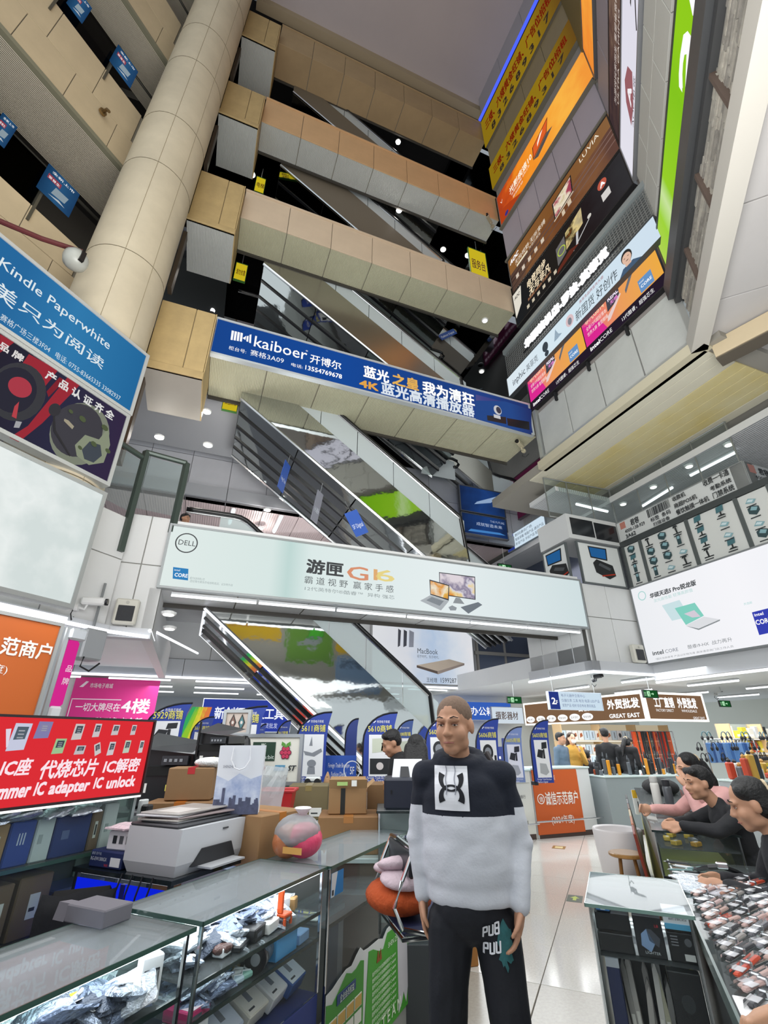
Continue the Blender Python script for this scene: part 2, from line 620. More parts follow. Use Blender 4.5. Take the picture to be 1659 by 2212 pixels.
# right diagonal wall
rw = thing('wall_right', 'panelled wall carrying the big hoardings', None, DE(6.9, 7.42, 0), RD - 90, kind='structure')
MB().box(0, 4.02, .05, .4, 7.4, 24.5).obj('core', M('8f8a86', .8), rw)
PURP = M('a79fa9', .45, noise=(1, .06))
panel_row('wall_panel', rw, PURP, 0, 4.0, 5, 0, .05, 14.72, 16.25, .02)
panel_row('wall_panel', rw, M('93866a', .6, noise=(1, .12)), 0, 4.0, 4, 0, .05, 19.55, 21.0, .015)
panel_row('wall_panel', rw, M('6d6654', .6), 0, 4.0, 4, 0, .05, 22.6, 23.2, .015)
panel_row('wall_panel', rw, M('a9a6ae', .7), 0, 4.0, 3, -.02, .05, 23.2, 24.5, .012)
for z in (16.2, 18.35, 20.95, 14.62):
    MB().box(0, 4.05, -.1, .05, z, z + .07).obj('ledge', M('6e6a5e', .5), rw)
# framed sheet panels under the lowest hoarding
BUB = M('b3b6b2', .55, noise=(2.0, .1), bump=('noise', 2.5, .8))
panel_row('sheet_panel', rw, BUB, .12, 3.92, 4, .0, .04, 7.62, 8.86, .03)
for x in (0, 3.93):
    MB().box(x, x + .1, -.06, .06, 7.5, 9.0).obj('frame_bar', ALU, rw)
MB().box(0, 4.03, -.06, .06, 7.5, 7.6).obj('frame_bar', ALU, rw)
MB().box(-.05, 4.12, -.12, .1, 7.3, 7.5).obj('base_rail', M('b9b39c', .6), rw)
for x in (.8, 1.85, 2.9):
    MB().box(x, x + .05, -.06, .02, 8.72, 8.95).obj('bracket', DARK, rw)

# right wall along the aisle direction, coming forward over the shops
aw = thing('wall_right_front', None, None, AB(7.2, -2.44, 0), RA - 180, kind='structure')
MB().box(-.05, 9, .06, .4, 7.5, 24.5).obj('core', M('8f8a86', .8), aw)
panel_row('wall_panel', aw, M('c4c4bd', .55, noise=(1, .06)), 0, 4.8, 6, 0, .06, 10.35, 11.1, .014)
panel_row('wall_panel', aw, M('c4c4bd', .55, noise=(1, .06)), .2, 5.0, 6, 0, .06, 11.1, 11.75, .014)
panel_row('wall_panel', aw, PURP, 0, 5, 5, 0, .06, 14.3, 15.6, .02)
MB().box(0, 8, -.02, .06, 17.6, 24.5).obj('upper_wall', M('7d7040', .7), aw)
# split-face stone band: courses of thin stones
r2 = random.Random(3)
cm = [MB().use(M(c, .8, noise=(9, .4))) for c in ('a9a59b', '96928a', 'b5b0a4')]
course = []
for k in range(16):
    z = 7.62 + k * .05
    x = .1
    while x < 7.0:
        wdt = r2.uniform(.25, .6)
        cm[r2.randrange(3)].box(x, min(x + wdt - .008, 7.0), r2.uniform(-.045, -.01), .06, z, z + .045)
        x += wdt
for c in cm:
    tag(c.obj('stone_course', None, aw), kind='stuff')
for x in (1.0, 2.15, 3.3, 4.45):
    MB().box(x, x + .05, -.09, 0, 7.6, 8.45).obj('clip_bar', M('5a4c44', .6), aw)
MB().box(-.06, 7, -.1, .06, 8.42, 8.52).obj('frame_bar', M('3c3d3e', .5), aw)
MB().box(-.1, 7, -.14, .1, 7.3, 7.6).obj('base_rail', M('b9b6ae', .5), aw)

# third-floor slab underside on the right, with yellowed strips
ys = thing('ceiling_right', None, None, DE(6.9, 7.6, 7.3), RD - 90, kind='structure')
YEL = M('cfc7a0', .5, noise=(.8, .10, 'c9b878'))
YW = M('cfcbb8', .5, noise=(.8, .1))
for k in range(9):
    MB().use(YEL if 2 < k < 8 else YW).rbox(-.4, 4.2, .02 + k * .25, .262 + k * .25, 0, .03, .004).obj('soffit_plank', None, ys)
MB().box(-2, 4.5, 0, 3.0, .03, .25).obj('slab', M('8f8c84', .8), ys)
SOFR = M('b4b2b1', .6, noise=(.7, .08))
s2 = thing('soffit_slab', None, None, AB(7.3, -2.6, 7.34), RA - 180, kind='structure')
for i in range(5):
    for j in range(4):
        MB().use(SOFR).rbox(-.6 + i * 1.5, .88 + i * 1.5, .0 + j * 1.2, 1.185 + j * 1.2, .1, .14, .005).obj('soffit_panel', None, s2)
MB().box(-.6, 8, 0, 5, .15, .35).obj('slab', M('8f8c84', .8), s2)
BEAM = thing('downstand_beam', None, None, DE(6.95, 3.42, 7.1), 66 - 118, kind='structure')
panel_row('fascia_panel', BEAM, M('c9b99a', .6, noise=(1, .1)), .1, 4.0, 4, 0, .2, 0, .32, .012)
MB().box(.1, 4.0, .02, .3, -.02, 0).obj('soffit', M('5a5348', .7), BEAM)

# second-floor level: slabs, spandrels and pillars
def spandrel(name, loc, rz, L, H, rows, cols, mat=PALE, depth=.12, group=None):
    b = thing(name, None, None, loc, rz, kind='structure')
    MB().box(0, L, .02, depth, .0, H).obj('core', M('8d8d88', .8), b)
    hz = 0
    for i, rh in enumerate(rows):
        panel_row('wall_panel', b, mat, 0, L, cols, 0, .02, hz, hz + rh, .014)
        hz += rh
    return b
# right pillar: a face to the hall, a side face beyond the bridge, a long run under the light box
spandrel('pillar_right', DE(7.3, 7.47, 2.98), RD, 1.5, 1.62, (.9, .72), 2)
spandrel('pillar_right_side', DE(7.3, 9.4, 2.98), RD - 90, 1.93, 1.62, (1.62,), 4)
spandrel('wall_right_parapet', DE(8.8, 7.47, 2.98), RD - 90, 6.0, 1.62, (1.62,), 6)
tr = thing('trim_1', None, None, (0, 0, 0), 0, kind='structure')
trm = M('c3c6ca', .5, .1)
def bar(parent, p, q, d, z0, z1, mat, name='trim_board'):
    p, q = Vector(p), Vector(q)
    v = (q - p)
    L = v.length
    a = math.atan2(v.y, v.x)
    o = MB().box(0, L, 0, d, 0, z1 - z0).obj(name, mat, parent)
    o.location = (p.x, p.y, z0)
    o.rotation_euler = (0, 0, a)
    return o
bar(tr, DE(7.22, 7.40), DE(8.84, 7.40), .2, 2.78, 2.98, trm)
bar(tr, DE(7.22, 9.4), DE(7.22, 7.4), .2, 2.78, 2.98, trm)
bar(tr, DE(8.82, 7.42), DE(8.82, 1.4), .2, 2.66, 2.98, trm)
# left pillar
spandrel('pillar_left', DE(-1.38, 7.47, 3.0), RD, .68, 1.75, (.95, .8), 2)
spandrel('wall_left_parapet', AB(-2.0, 6.12, 3.0), RA, 6.3, 1.6, (.95, .65), 7)
bar(tr, AB(-2, 6.08), AB(4.34, 6.08), .2, 2.86, 3.0, trm)
bar(tr, DE(-1.45, 7.42), DE(-.7, 7.42), .2, 2.86, 3.0, trm)
bar(tr, DE(-.70, 7.47), DE(-.70, 12.9), .15, 2.9, 3.6, M('cfd0d0', .5))
# slabs
sl = thing('ceiling_ground', None, None, (0, 0, 0), 0, kind='structure')
def slab(parent, p, rz, x0, x1, y0, y1, z0, z1, mat, name='slab'):
    o = MB().box(x0, x1, y0, y1, z0, z1).obj(name, mat, parent, (p.x, p.y, 0), rz)
    return o
slab(sl, DE(0, 0), RD, 8.84, 22, -6, 22, 2.86, 3.3, CEIL)
slab(sl, DE(0, 0), RD, 7.3, 8.9, 7.5, 22, 2.861, 3.3, CEIL)
slab(sl, DE(0, 0), RD, -9, 7.4, 13.1, 22, 2.98, 3.3, CEIL)
slab(sl, DE(0, 0), RD, -9, -.72, 8.2, 13.2, 3.12, 3.4, CEIL)
slab(sl, AB(0, 0), RA, -4, 4.3, 6.14, 14, 2.99, 3.4, M('cfcbd4', .25, noise=(1, .05)))
# ground floor far walls
gw = thing('wall_back', None, None, (0, 0, 0), 0, kind='structure')
for (s0, s1, t, z0, z1, mt) in ((-5.2, -1.0, 14.0, 0, 3.0, M('dcdcda', .6)), (6.2, 16, 14.6, 0, 3.0, M('d9dedc', .5)), (-9, 9, 20, 0, 3.0, M('b9c0c8', .5))):
    slab(gw, DE(0, 0), RD, s0, s1, t, t + .2, z0, z1, mt, 'wall_section')
slab(gw, DE(0, 0), RD, 19, 19.2, -4, 22, 0, 3, M('d5d8cf', .5), 'wall_section')
# far fascia between the ground floor and the second, and the panelled band above
bk = thing('fascia_beam', None, None, DE(-5, 13, 2.95), RD, kind='structure')
MB().box(0, 14, .02, .3, 0, 1.7).obj('core', M('8d8d88', .8), bk)
panel_row('fascia_panel', bk, M('c6c9cc', .5, noise=(1, .05)), 0, 14, 8, 0, .02, .42, 1.7, .014)
panel_row('fascia_panel', bk, M('b4b9c0', .4), 0, 14, 6, -.03, .02, 0, .42, .01)
b5 = thing('fascia_beam', None, None, DE(-6, 11.6, 7.2), RD, kind='structure')
MB().box(0, 16, .02, .3, 0, 2.2).obj('core', M('6d6d70', .8), b5)
panel_row('fascia_panel', b5, M('b6b8be', .45, noise=(1, .12)), 0, 16, 16, 0, .02, .35, 1.2, .014)
panel_row('fascia_panel', b5, M('a6a9b0', .45, noise=(1, .12)), 0, 16, 16, 0, .02, 1.2, 2.2, .014)
panel_row('fascia_panel', b5, M('9b9ea3', .45), 0, 16, 8, -.05, .02, 0, .35, .014)
# second floor: ceiling and back wall beyond the bridge
f2 = thing('ceiling_second', None, None, (0, 0, 0), 0, kind='structure')
PINK = M('d9c6c6', .4, noise=(1, .05), bump=('wave', 5, .4, 'X'))
for k in range(16):
    o = MB().use(PINK).rbox(.005, .99, 0, 8, 0, .03, .004).obj('ceiling_plank', None, f2, DE(-7 + k, 11.7, 7.2), RD)
slab(f2, DE(0, 0), RD, -8, 10, 11.7, 20, 7.24, 7.5, M('8d8d88', .8))
slab(f2, DE(0, 0), RD, 9.0, 20, -4, 20, 6.9, 7.05, M('cfd2d4', .4, noise=(1, .05), bump=('wave', 5, .4, 'X')))
slab(f2, DE(0, 0), RD, 7.4, 9.2, 7.7, 8.7, 6.98, 7.1, M('cfd2d4', .4, noise=(1, .05), bump=('wave', 5, .4, 'X')))
slab(f2, DE(0, 0), RD, -8, 10, 17, 17.2, 3.3, 7.3, M('a9adb5', .6), 'wall_section')
slab(f2, DE(0, 0), RD, 14, 14.2, -4, 18, 3.3, 7.0, M('b8babd', .6), 'wall_section')
slab(f2, DE(0, 0), RD, 9.0, 20, -4, 20, 3.3, 3.5, M('b8babd', .6), 'floor_section')
slab(f2, AB(0, 0), RA, -4, 4.3, 9.5, 9.7, 3.4, 8.1, M('7d7c80', .6), 'wall_section')
slab(f2, AB(0, 0), RA, -4, 4.6, 7.0, 12, 8.0, 8.1, M('9a9ca3', .5), 'ceiling_section')
# upper floors behind the bridges: dark glossy soffits
up = thing('ceiling_upper', None, None, (0, 0, 0), 0, kind='structure')
DKS = M('8e9094', .05, 1.0, bump=('noise', 1.1, .15))
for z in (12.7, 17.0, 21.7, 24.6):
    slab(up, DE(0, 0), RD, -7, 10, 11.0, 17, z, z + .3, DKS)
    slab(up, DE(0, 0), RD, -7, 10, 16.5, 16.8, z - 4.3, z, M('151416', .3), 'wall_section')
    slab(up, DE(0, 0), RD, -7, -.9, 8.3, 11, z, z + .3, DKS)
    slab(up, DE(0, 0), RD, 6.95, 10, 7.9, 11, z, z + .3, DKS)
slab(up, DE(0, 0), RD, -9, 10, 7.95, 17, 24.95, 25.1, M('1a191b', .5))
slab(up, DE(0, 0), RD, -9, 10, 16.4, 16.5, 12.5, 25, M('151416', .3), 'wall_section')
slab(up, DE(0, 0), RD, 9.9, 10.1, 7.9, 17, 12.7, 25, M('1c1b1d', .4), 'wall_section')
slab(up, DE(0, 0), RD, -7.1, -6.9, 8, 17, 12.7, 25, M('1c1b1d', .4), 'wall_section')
slab(f2, DE(0, 0), RD, 9.5, 9.7, 7.7, 17.2, 7.1, 12.7, M('b4b4b0', .5, bump=('wave', 8, .5, 'Y')), 'wall_section')
# grey glazed corner beyond the lowest escalator
wn = thing('window_1', None, None, (0, 0, 0), 0, kind='structure')
GZ = M('77839a', .12, .4)
for (s0, s1, t) in ((8.1, 9.1, 12.95), (9.12, 10.1, 12.95)):
    slab(wn, DE(0, 0), RD, s0, s1, t, t + .03, 3.05, 3.95, GZ, 'pane')
    slab(wn, DE(0, 0), RD, s0, s1, t, t + .03, 4.05, 7.0, M('5d6678', .15, .4), 'pane')
    slab(wn, DE(0, 0), RD, s0 - .03, s0 + .03, t - .04, t + .05, 2.95, 7.0, M('a4a29c', .4, .3), 'mullion')
slab(wn, DE(0, 0), RD, 10.12, 10.15, 9.2, 12.9, 3.05, 3.95, GZ, 'pane')
slab(wn, DE(0, 0), RD, 10.12, 10.15, 9.2, 12.9, 4.05, 7.0, M('5d6678', .15, .4), 'pane')
slab(wn, DE(0, 0), RD, 8.0, 10.2, 12.9, 13.0, 3.95, 4.05, M('a4a29c', .4, .3), 'transom')
slab(wn, DE(0, 0), RD, 10.08, 10.16, 9.2, 12.95, 3.95, 4.05, M('a4a29c', .4, .3), 'transom')
# the side of the hall behind the viewer, seen only in the escalators' mirrors
wf_ = thing('wall_front', None, None, (0, 0, 0), 0, kind='structure')
slab(wf_, DE(0, 0), RD, -6, 9, -4.4, -4.2, 3.2, 8.4, M('a5a39c', .6), 'parapet')
f4 = thing('floor_third', None, None, (0, 0, 0), 0, kind='structure')
slab(f4, DE(0, 0), RD, -6, -.05, 8.8, 11.2, 8.3, 8.42, M('9a9ca0', .6), 'floor_section')

# ------------------------------------------------------------------ signs and hoardings of the atrium
def _at(s, u, v):
    rz = s.root.rotation_euler[2]
    O = s.root.location
    yd = Vector((-sin(rz), cos(rz), 0))
    xd = Vector((cos(rz), sin(rz), 0))
    p = onp(u, v, yd, Vector((O.x, O.y, 0)).dot(yd)) - O
    return p.dot(xd), p.z
def _tx(s, body, u0, v0, u1, v1, vt, mat, k=.84, **kw):
    """lettering from its baseline ends and top as read off the board"""
    x0, z0 = _at(s, u0, v0)
    x1, z1 = _at(s, u1, v1)
    _, zt = _at(s, u0, vt)
    z = (z0 + z1) / 2
    s.text(body, x0, z, abs(zt - z0) / k, mat, w=x1 - x0, **kw)
def _pp(s, pts, mat, name='print'):
    s.poly([_at(s, *p) for p in pts], mat, name)
Sign.at, Sign.tx, Sign.pp = _at, _tx, _pp

WL = E('ffffff', 1.0)
BK = M('15171a', .6)
INK = M('2b2f33', .6)
def sD(t, s0, z0): return DE(s0, t, z0), RD
def sA(b, a0, z0): return AB(a0, b, z0), RA
def sR(e, s1, z0): return DE(e, s1, z0), RD - 90
def sF(a1, z0, b=-2.40): return AB(a1, b, z0), RA - 180

def mini_laptop(s, x, z, w, h, scr, body=None, skew=.25):
    """a printed open laptop: screen and keyboard deck"""
    body = body or M('9aa0a8', .5)
    s.polys([[(x, z + h * .4), (x + w * .62, z + h * .3), (x + w * .55, z + h), (x - w * .02, z + h * .96)]], M('22252a', .5))
    s.polys([[(x + .03 * w, z + h * .43), (x + w * .59, z + h * .335), (x + w * .525, z + h * .955), (x + w * .01, z + h * .92)]], scr)
    s.polys([[(x, z + h * .4), (x + w * .62, z + h * .3), (x + w, z + h * .12), (x + w * .36, z)]], body)

# -- the long light box on the second-floor bridge
d = Sign('light_box', 'long white backlit hoarding on the lowest bridge with large orange numerals', 'sign', *sD(7.40, -.76, 3.6), 8.08, 1.04,
         EG([(0, 'e4efec'), (.2, 'dcebe8'), (.235, 'c3dcd8'), (.28, 'e0eeec'), (.6, 'e9f2f3'), (1, 'd3e2e4')], .96, 0, 8.08), .1, .035, M('9a9fa1', .4, .5))
cx, cz = d.at(403, 1173)
d.ring(cx, cz, .165, .018, INK)
d.text('DELL', cx - .125, cz - .04, .12, INK, w=.25)
d.pp([(374, 1225), (407, 1229), (406, 1254), (373, 1250)], E('3d8fd0', .8))
d.tx('intel', 376, 1233, 388, 1234, 1228, WL)
d.tx('CORE', 376, 1245, 404, 1248, 1237, WL, k=.72, bold=.02)
d.tx('戴尔科技有限公司', 410, 1251, 441, 1254, 1246, M('8d9a9c', .6))
d.tx('因运输仓库条件有限等原因，以实物为准', 410, 1257, 502, 1267, 1252, M('8d9a9c', .6))
d.tx('游匣', 660, 1235, 739, 1243, 1208, INK, bold=.03)
d.tx('G', 746, 1249, 791, 1255, 1219, E('e39a78', .9), k=.74, bold=.01)
d.tx('1', 793, 1251, 800, 1252, 1226, E('eab57c', .9), k=.74, bold=.01)
d.tx('6', 806, 1253, 847, 1257, 1227, E('ecd98c', .95), k=.74, bold=.01)
d.tx('霸 道 视 野  赢 家 手 感', 656, 1258, 849, 1280, 1243, M('4a5054', .6))
d.tx('12代英特尔®酷睿™  异构 强芯', 655, 1272, 849, 1296, 1264, M('7f898c', .6))
fire = EG([(0, 'f4e9e4'), (.4, 'e8a64e'), (.52, 'f8e8b0'), (.62, 'b9a7c4'), (1, 'dcd8e6')], .9, 0, 8.08, 1.6)
d.pp([(948, 1236), (1026, 1246), (1027, 1296), (950, 1285)], M('3a3c44', .5))
d.pp([(949.5, 1238), (1024.5, 1248), (1025, 1294), (951, 1283)], EG([(.2, 'e89a42'), (.4, 'f4dca0'), (.52, 'e4e0ea'), (.62, '8f86a0'), (.8, 'e9dfe6')], .9, 2, 1.0, 2.2))
d.pp([(984, 1291), (993, 1292), (1003, 1305), (978, 1303)], M('8a9096', .5))
d.pp([(927, 1252), (970, 1264), (969, 1298), (929, 1285)], M('3a3c44', .5))
d.pp([(929, 1255), (968, 1266), (967, 1294), (930, 1283)], EG([(.1, 'd07a2a'), (.4, 'f0c060'), (.5, 'f8f0d8'), (.7, 'e8a048'), (1, 'f0e0c8')], .9, 2, .8, 2.0))
d.pp([(929, 1286), (969, 1299), (952, 1319), (907, 1298)], M('a7adb4', .5))
d.pp([(932, 1290), (958, 1299), (949, 1309), (920, 1297)], M('7d848c', .5))
d.pp([(968, 1312), (976, 1308), (986, 1313), (984, 1319), (972, 1319)], M('8d949c', .5))
d.pp([(994, 1312), (1032, 1301), (1041, 1307), (1011, 1326)], M('6d7680', .5))
d.tx('*图片仅供参考，具体以实物为准，最终解释权归商家', 1165, 1345, 1228, 1352, 1342, M('98a4a6', .6))

# -- blue board of the third-floor bridge
k = Sign('light_box', 'long blue hoarding across the third-floor bridge with white company lettering', 'sign', *sD(7.42, -.77, 8.25), 7.56, .96,
         EG([(0, '1d4c9a'), (.35, '1b50a6'), (.7, '23468c'), (.76, '2b4b96'), (1, '26356e')], .82, 0, 7.72), .1, .045, M('c3c9cc', .4, .4))
for i in range(4):
    k.pp([(498 + i * 6.6, 734 + i * 1.2), (502.5 + i * 6.6, 735 + i * 1.2), (505.5 + i * 6.4, 715 + i * 1.8), (500.5 + i * 6.4, 714 + i * 1.6)], WL)
k.pp([(524, 731), (530, 735), (532, 726)], WL)
k.polys([[k.at(532, 738), k.at(536, 739), k.at(537, 726), k.at(533, 727)], [k.at(538, 741), k.at(542, 742), k.at(543, 723), k.at(539, 724)]], WL)
k.tx('kaiboer', 545, 750, 660, 776, 725, WL, k=.74, bold=.005)
k.tx('®', 660, 760, 665, 761, 756, WL)
k.tx('开博尔', 668, 783, 735, 798, 766, WL, bold=.012)
k.tx('柜台号:', 493, 755, 531, 764, 747, WL)
k.tx('赛格3A09', 539, 769, 612, 783, 757, WL)
k.tx('电话:', 627, 790, 652, 797, 783, WL)
k.tx('13554769678', 656, 799, 735, 817, 789, WL, k=.74, bold=.02)
OUT = M('16243f', .5)
for b_, a in (('蓝光', (784, 812, 838, 826, 790)), ('之皇', (846, 828, 902, 843, 806)), ('我为清狂', (912, 846, 1023, 876, 823)), ('4K', (776, 836, 816, 845, 818)), ('蓝光高清播放器', (822, 848, 1023, 900, 825))):
    k.tx(b_, *a, OUT, bold=.03)
    k.k += 1
for b_, a, c in (('蓝光', (784, 812, 838, 826, 790), WL), ('之皇', (846, 828, 902, 843, 806), E('e8b45c', .95)), ('我为清狂', (912, 846, 1023, 876, 823), WL), ('4K', (776, 836, 816, 845, 818), E('e8a84c', .95)), ('蓝光高清播放器', (822, 848, 1023, 900, 825), E('dfe8f2', .95))):
    k.tx(b_, *a, c, bold=.03)
k.pp([(1027, 853), (1146, 884), (1147, 933), (1028, 900)], EG([(0, 'c9a078'), (.62, '8a7c98'), (.8, '4a4f94'), (1, '262a5c')], .8, 0, 7.72))
k.pp([(1027, 866), (1090, 868), (1147, 886), (1147, 940), (1027, 906)], EG([(0, '31569f'), (.9, '31569f'), (1, '2c2f68')], .7, 0, 7.72))
k.polys([[k.at(1051, 898), k.at(1092, 902), k.at(1093, 917), k.at(1052, 909)], [k.at(1094, 904), k.at(1142, 912), k.at(1143, 930), k.at(1096, 920)]], M('14141c', .4))
k.polys([oval(*k.at(1074, 887), .11, .14)], E('d8d8dc', .8))
k.polys([oval(*k.at(1076, 887), .07, .10)], M('2d2f45', .4))
k.polys([rect(k.at(1066, 903)[0], k.at(1066, 903)[1], k.at(1080, 903)[0], k.at(1080, 903)[1] + .05)], E('d8d8dc', .8))

# -- left wall boards
kb = Sign('hoarding', 'sky blue reading-tablet hoarding with white lettering, highest of three on left wall', 'sign', *sA(5.6, -1.0, 5.83), 4.5, 1.17,
          EG([(0, '2b74b0'), (.6, '2f78b4'), (.75, '3a8cc6'), (1, '2a76b0')], .74, 0, 4.5), .14, .05, M('c5c8c6', .4, .4))
kb.tx('Kindle Paperwhite', -8, 572, 233, 752, 546, E('e6f0f4', .92), k=.74, bold=.004)
kb.tx('美', -25, 633, 28, 662, 594, E('e6f0f4', .92), bold=.004)
kb.tx('只为阅读', 35, 666, 219, 794, 638, E('e6f0f4', .92), bold=.004)
kb.tx('赛格广场三楼3F04   电话: 0755-83665335 33082937', -3, 690, 258, 864, 674, E('dde8ee', .9))
hs = Sign('hoarding', 'dark hoarding of camouflage headset on red stripes, middle of three on left wall', 'sign', *sA(5.6, -1.0, 4.64), 4.48, 1.18,
          EG([(0, '2a2730'), (.6, '2b2833'), (.82, '33324a'), (1, '3b2f4c')], .8, 0, 4.48), .14, .05, M('bfc2c0', .4, .4))
RED = E('a8323e', .8)
hs.pp([(0, 722), (30, 740), (0, 762)], RED)
hs.pp([(62, 765), (125, 800), (96, 836), (88, 866), (72, 868), (38, 800)], RED)
hs.pp([(148, 812), (176, 828), (90, 915), (40, 955), (20, 945), (60, 920)], RED)
hs.pp([(128, 815), (140, 822), (104, 858), (100, 846)], E('8c2b36', .8))
def disc(s, u, v, ru, rv, mat, n=26, rot=.0):
    s.poly([s.at(u + ru * cos(2 * pi * i / n) * cos(rot) - rv * sin(2 * pi * i / n) * sin(rot), v + ru * cos(2 * pi * i / n) * sin(rot) + rv * sin(2 * pi * i / n) * cos(rot)) for i in range(n)], mat)
disc(hs, 36, 847, 62, 64, M('26262e', .35), rot=.6)
disc(hs, 30, 843, 48, 50, E('3b3a48', .6), rot=.6)
disc(hs, 42, 837, 27, 21, E('b4404e', .85), rot=.5)
hs.pp([(40, 868), (34, 905), (24, 900), (30, 878)], E('c44a52', .8))
hs.pp([(33, 910), (46, 912), (40, 925), (28, 924)], E('c8c8cc', .6))
disc(hs, 170, 938, 64, 68, E('8b9180', .75), rot=.5)
disc(hs, 164, 930, 56, 58, M('2c2b34', .4), rot=.5)
hs.pp([(160, 962), (182, 940), (212, 950), (232, 925), (236, 962), (222, 1000), (190, 1005), (164, 985)], E('98a088', .75))
hs.pp([(175, 972), (192, 954), (215, 962), (218, 985), (200, 1000), (180, 992)], M('2f3640', .4))
hs.pp([(137, 905), (146, 909), (158, 922), (154, 928), (136, 910)], E('b9b098', .7))
disc(hs, 116, 886, 13, 14, M('1d1c24', .5), rot=.5)
hs.polys([[hs.at(112, 900), hs.at(116, 899), hs.at(118, 930), hs.at(150, 984), hs.at(148, 987), hs.at(113, 932)]], M('17161c', .5))
for u, v, ru in ((176, 906, 9), (224, 925, 9), (200, 960, 8), (170, 968, 6), (230, 975, 7), (150, 890, 6)):
    disc(hs, u, v, ru, ru * .6, E('5f6a4c', .7), 8, rot=.8)
hs.tx('品 牌', -12, 754, 44, 778, 737, E('e6e2e0', .9), bold=.03)
hs.tx('产 品 认 证 齐 全', 93, 817, 240, 907, 797, E('e6e6e4', .9), bold=.03)
wb = Sign('light_box', 'blank white light box, lowest of three hoardings on the left wall', 'sign', *sA(5.6, -1.0, 2.98), 4.48, 1.56,
          EG([(0, 'dfe7e4'), (.3, 'f0f4f2'), (.5, 'dde6e4'), (.7, 'eaf0ee'), (1, 'd5dfdd')], .98, 0, 4.48, 1.1), .14, .05, M('b3b7b6', .4, .5))

# -- right diagonal wall, top to bottom
for z0, h, lab in ((20.9, 1.7, 'yellow hire banner with red lettering, highest on the right diagonal wall'), (18.35, 1.2, 'yellow hire banner with red lettering directly above the orange light box')):
    yb = Sign('banner', lab, 'banner', *sR(6.78, 7.4, z0), 4.05, h, EG([(0, 'a8891c'), (.7, 'b08f20'), (1, '7d5a24')], .62, 0, 4.05), .03, 0, kind=None)
    yb.text('三楼、六楼黄金旺铺、广告位招租', .2, h * .45, h * .34, E('8a2410', .6), w=3.6, bold=.03)
    yb.text('8 3 2 6 8 9 3 1 7', .5, h * .08, h * .3, M('3a2a1c', .6), w=3.1, bold=.03)
bl = thing('light_strip', 'blue neon tube along the top of the right diagonal wall', 'light', *sR(6.8, 7.5, 22.95))
MB().box(0, 4.1, -.02, .06, 0, .1).obj('tube', E('4a5ef0', 1.3), bl)
MB().box(0, 4.1, .06, .1, -.05, .15).obj('rail', DARK, bl)

og = Sign('light_box', 'orange flame-coloured backlit hoarding with a laptop in the middle', 'sign', *sR(6.84, 7.36, 16.28), 4.05, 1.5,
          EG([(0, 'a83c1c'), (.14, 'c8501c'), (.3, 'f08a24'), (.5, 'f79a30'), (.75, 'fbb648'), (1, 'f49a3c')], .98, 0, 4.05, .35), .1, .03, M('8e8f8e', .4, .5))
og.polys([[(.0, 0), (1.2, 0), (.55, .45), (0, .75)]], E('b9441c', .85))
og.text('光影疾速10', .62, .72, .32, E('fff3dc', 1), w=1.1, bold=.02)
og.text('轻薄性能旗舰 全新上市', .68, .55, .12, E('fff0d8', 1), w=.9)
og.text('即刻体验', .72, .36, .12, E('fff0d8', 1), w=.5)
og.polys([[(1.75, .55), (2.4, .75), (2.55, 1.25), (1.82, 1.05)]], M('6a2018', .4))
og.polys([[(1.78, .6), (2.38, .78), (2.52, 1.2), (1.85, 1.02)]], E('e8642c', .9))
og.polys([[(2.0, .78), (2.3, 1.1), (2.18, 1.1), (2.02, .92)]], E('fff0e0', 1))
og.polys([[(1.75, .52), (2.4, .73), (2.62, .62), (1.95, .36)]], M('6d6a70', .5))
og.polys([oval(.35, .2, .09, .09)], E('3c3a8c', .8))
og.text('V', .16, .9, .2, E('ffe8d8', .95))
ao = Sign('light_box', 'brown wood-grain monitor hoarding above the black one on diagonal wall', 'sign', *sR(6.84, 7.36, 13.18), 3.98, 1.42,
          EG([(0, '5c463c'), (.15, '6b5040'), (.3, '8a5c38'), (.55, '7a4a2c'), (.75, '8a5e40'), (1, '6a4a40')], .8, 0, 3.98, .5), .1, .03, M('3a3432', .4, .4))
ao.polys([[(0, .75), (4.0, .95), (4.0, 1.42), (0, 1.42)]], EG([(0, '9a6a3c'), (.5, '8a5a30'), (1, '946a44')], .8, 0, 3.98))
ao.polys([[(0, .4), (4, .62), (4, .66), (0, .46)], [(0, .2), (4, .40), (4, .43), (0, .23)], [(0, .55), (4, .8), (4, .83), (0, .6)]], EG([(0, '3f2f2c'), (1, '9a7a70')], .7, 0, 3.98))
ao.text('AOC', .1, 1.12, .22, E('ffffff', 1), w=.42, bold=.04, shear=.3)
ao.text('无拘视野·无所束缚', .3, .88, .2, E('f4ead8', 1), w=1.35)
ao.polys([rect(.35, .74, .85, .82)], E('f0e4c8', .9))
ao.text('为设计而生', .92, .74, .11, E('f4ead8', .95), w=.5)
for i in range(5):
    ao.polys([rect(.25 + i * .28, .34, .37 + i * .28, .5)], E('e8d8c4', .8))
ao.polys([[(1.95, .5), (2.65, .62), (2.72, 1.2), (1.98, 1.12)]], M('1c181c', .4))
ao.polys([[(1.99, .55), (2.62, .66), (2.68, 1.16), (2.02, 1.07)]], EG([(0, '4a1f3c'), (.45, 'd8c8a0'), (.55, 'f4e8d0'), (.65, 'b04a5c'), (1, '3c2a4c')], .9, 0, 4, 1.2))
ao.polys([[(1.93, .46), (2.66, .58), (2.66, .62), (1.93, .5)]], E('e8d4b8', .9))
ao.polys([rect(2.2, .28, 2.3, .46), rect(2.42, .34, 2.54, .52)], E('e8d4b8', .8))
ao.text('LUVIA', 3.02, 1.12, .24, E('f4ecd8', 1), w=.62)
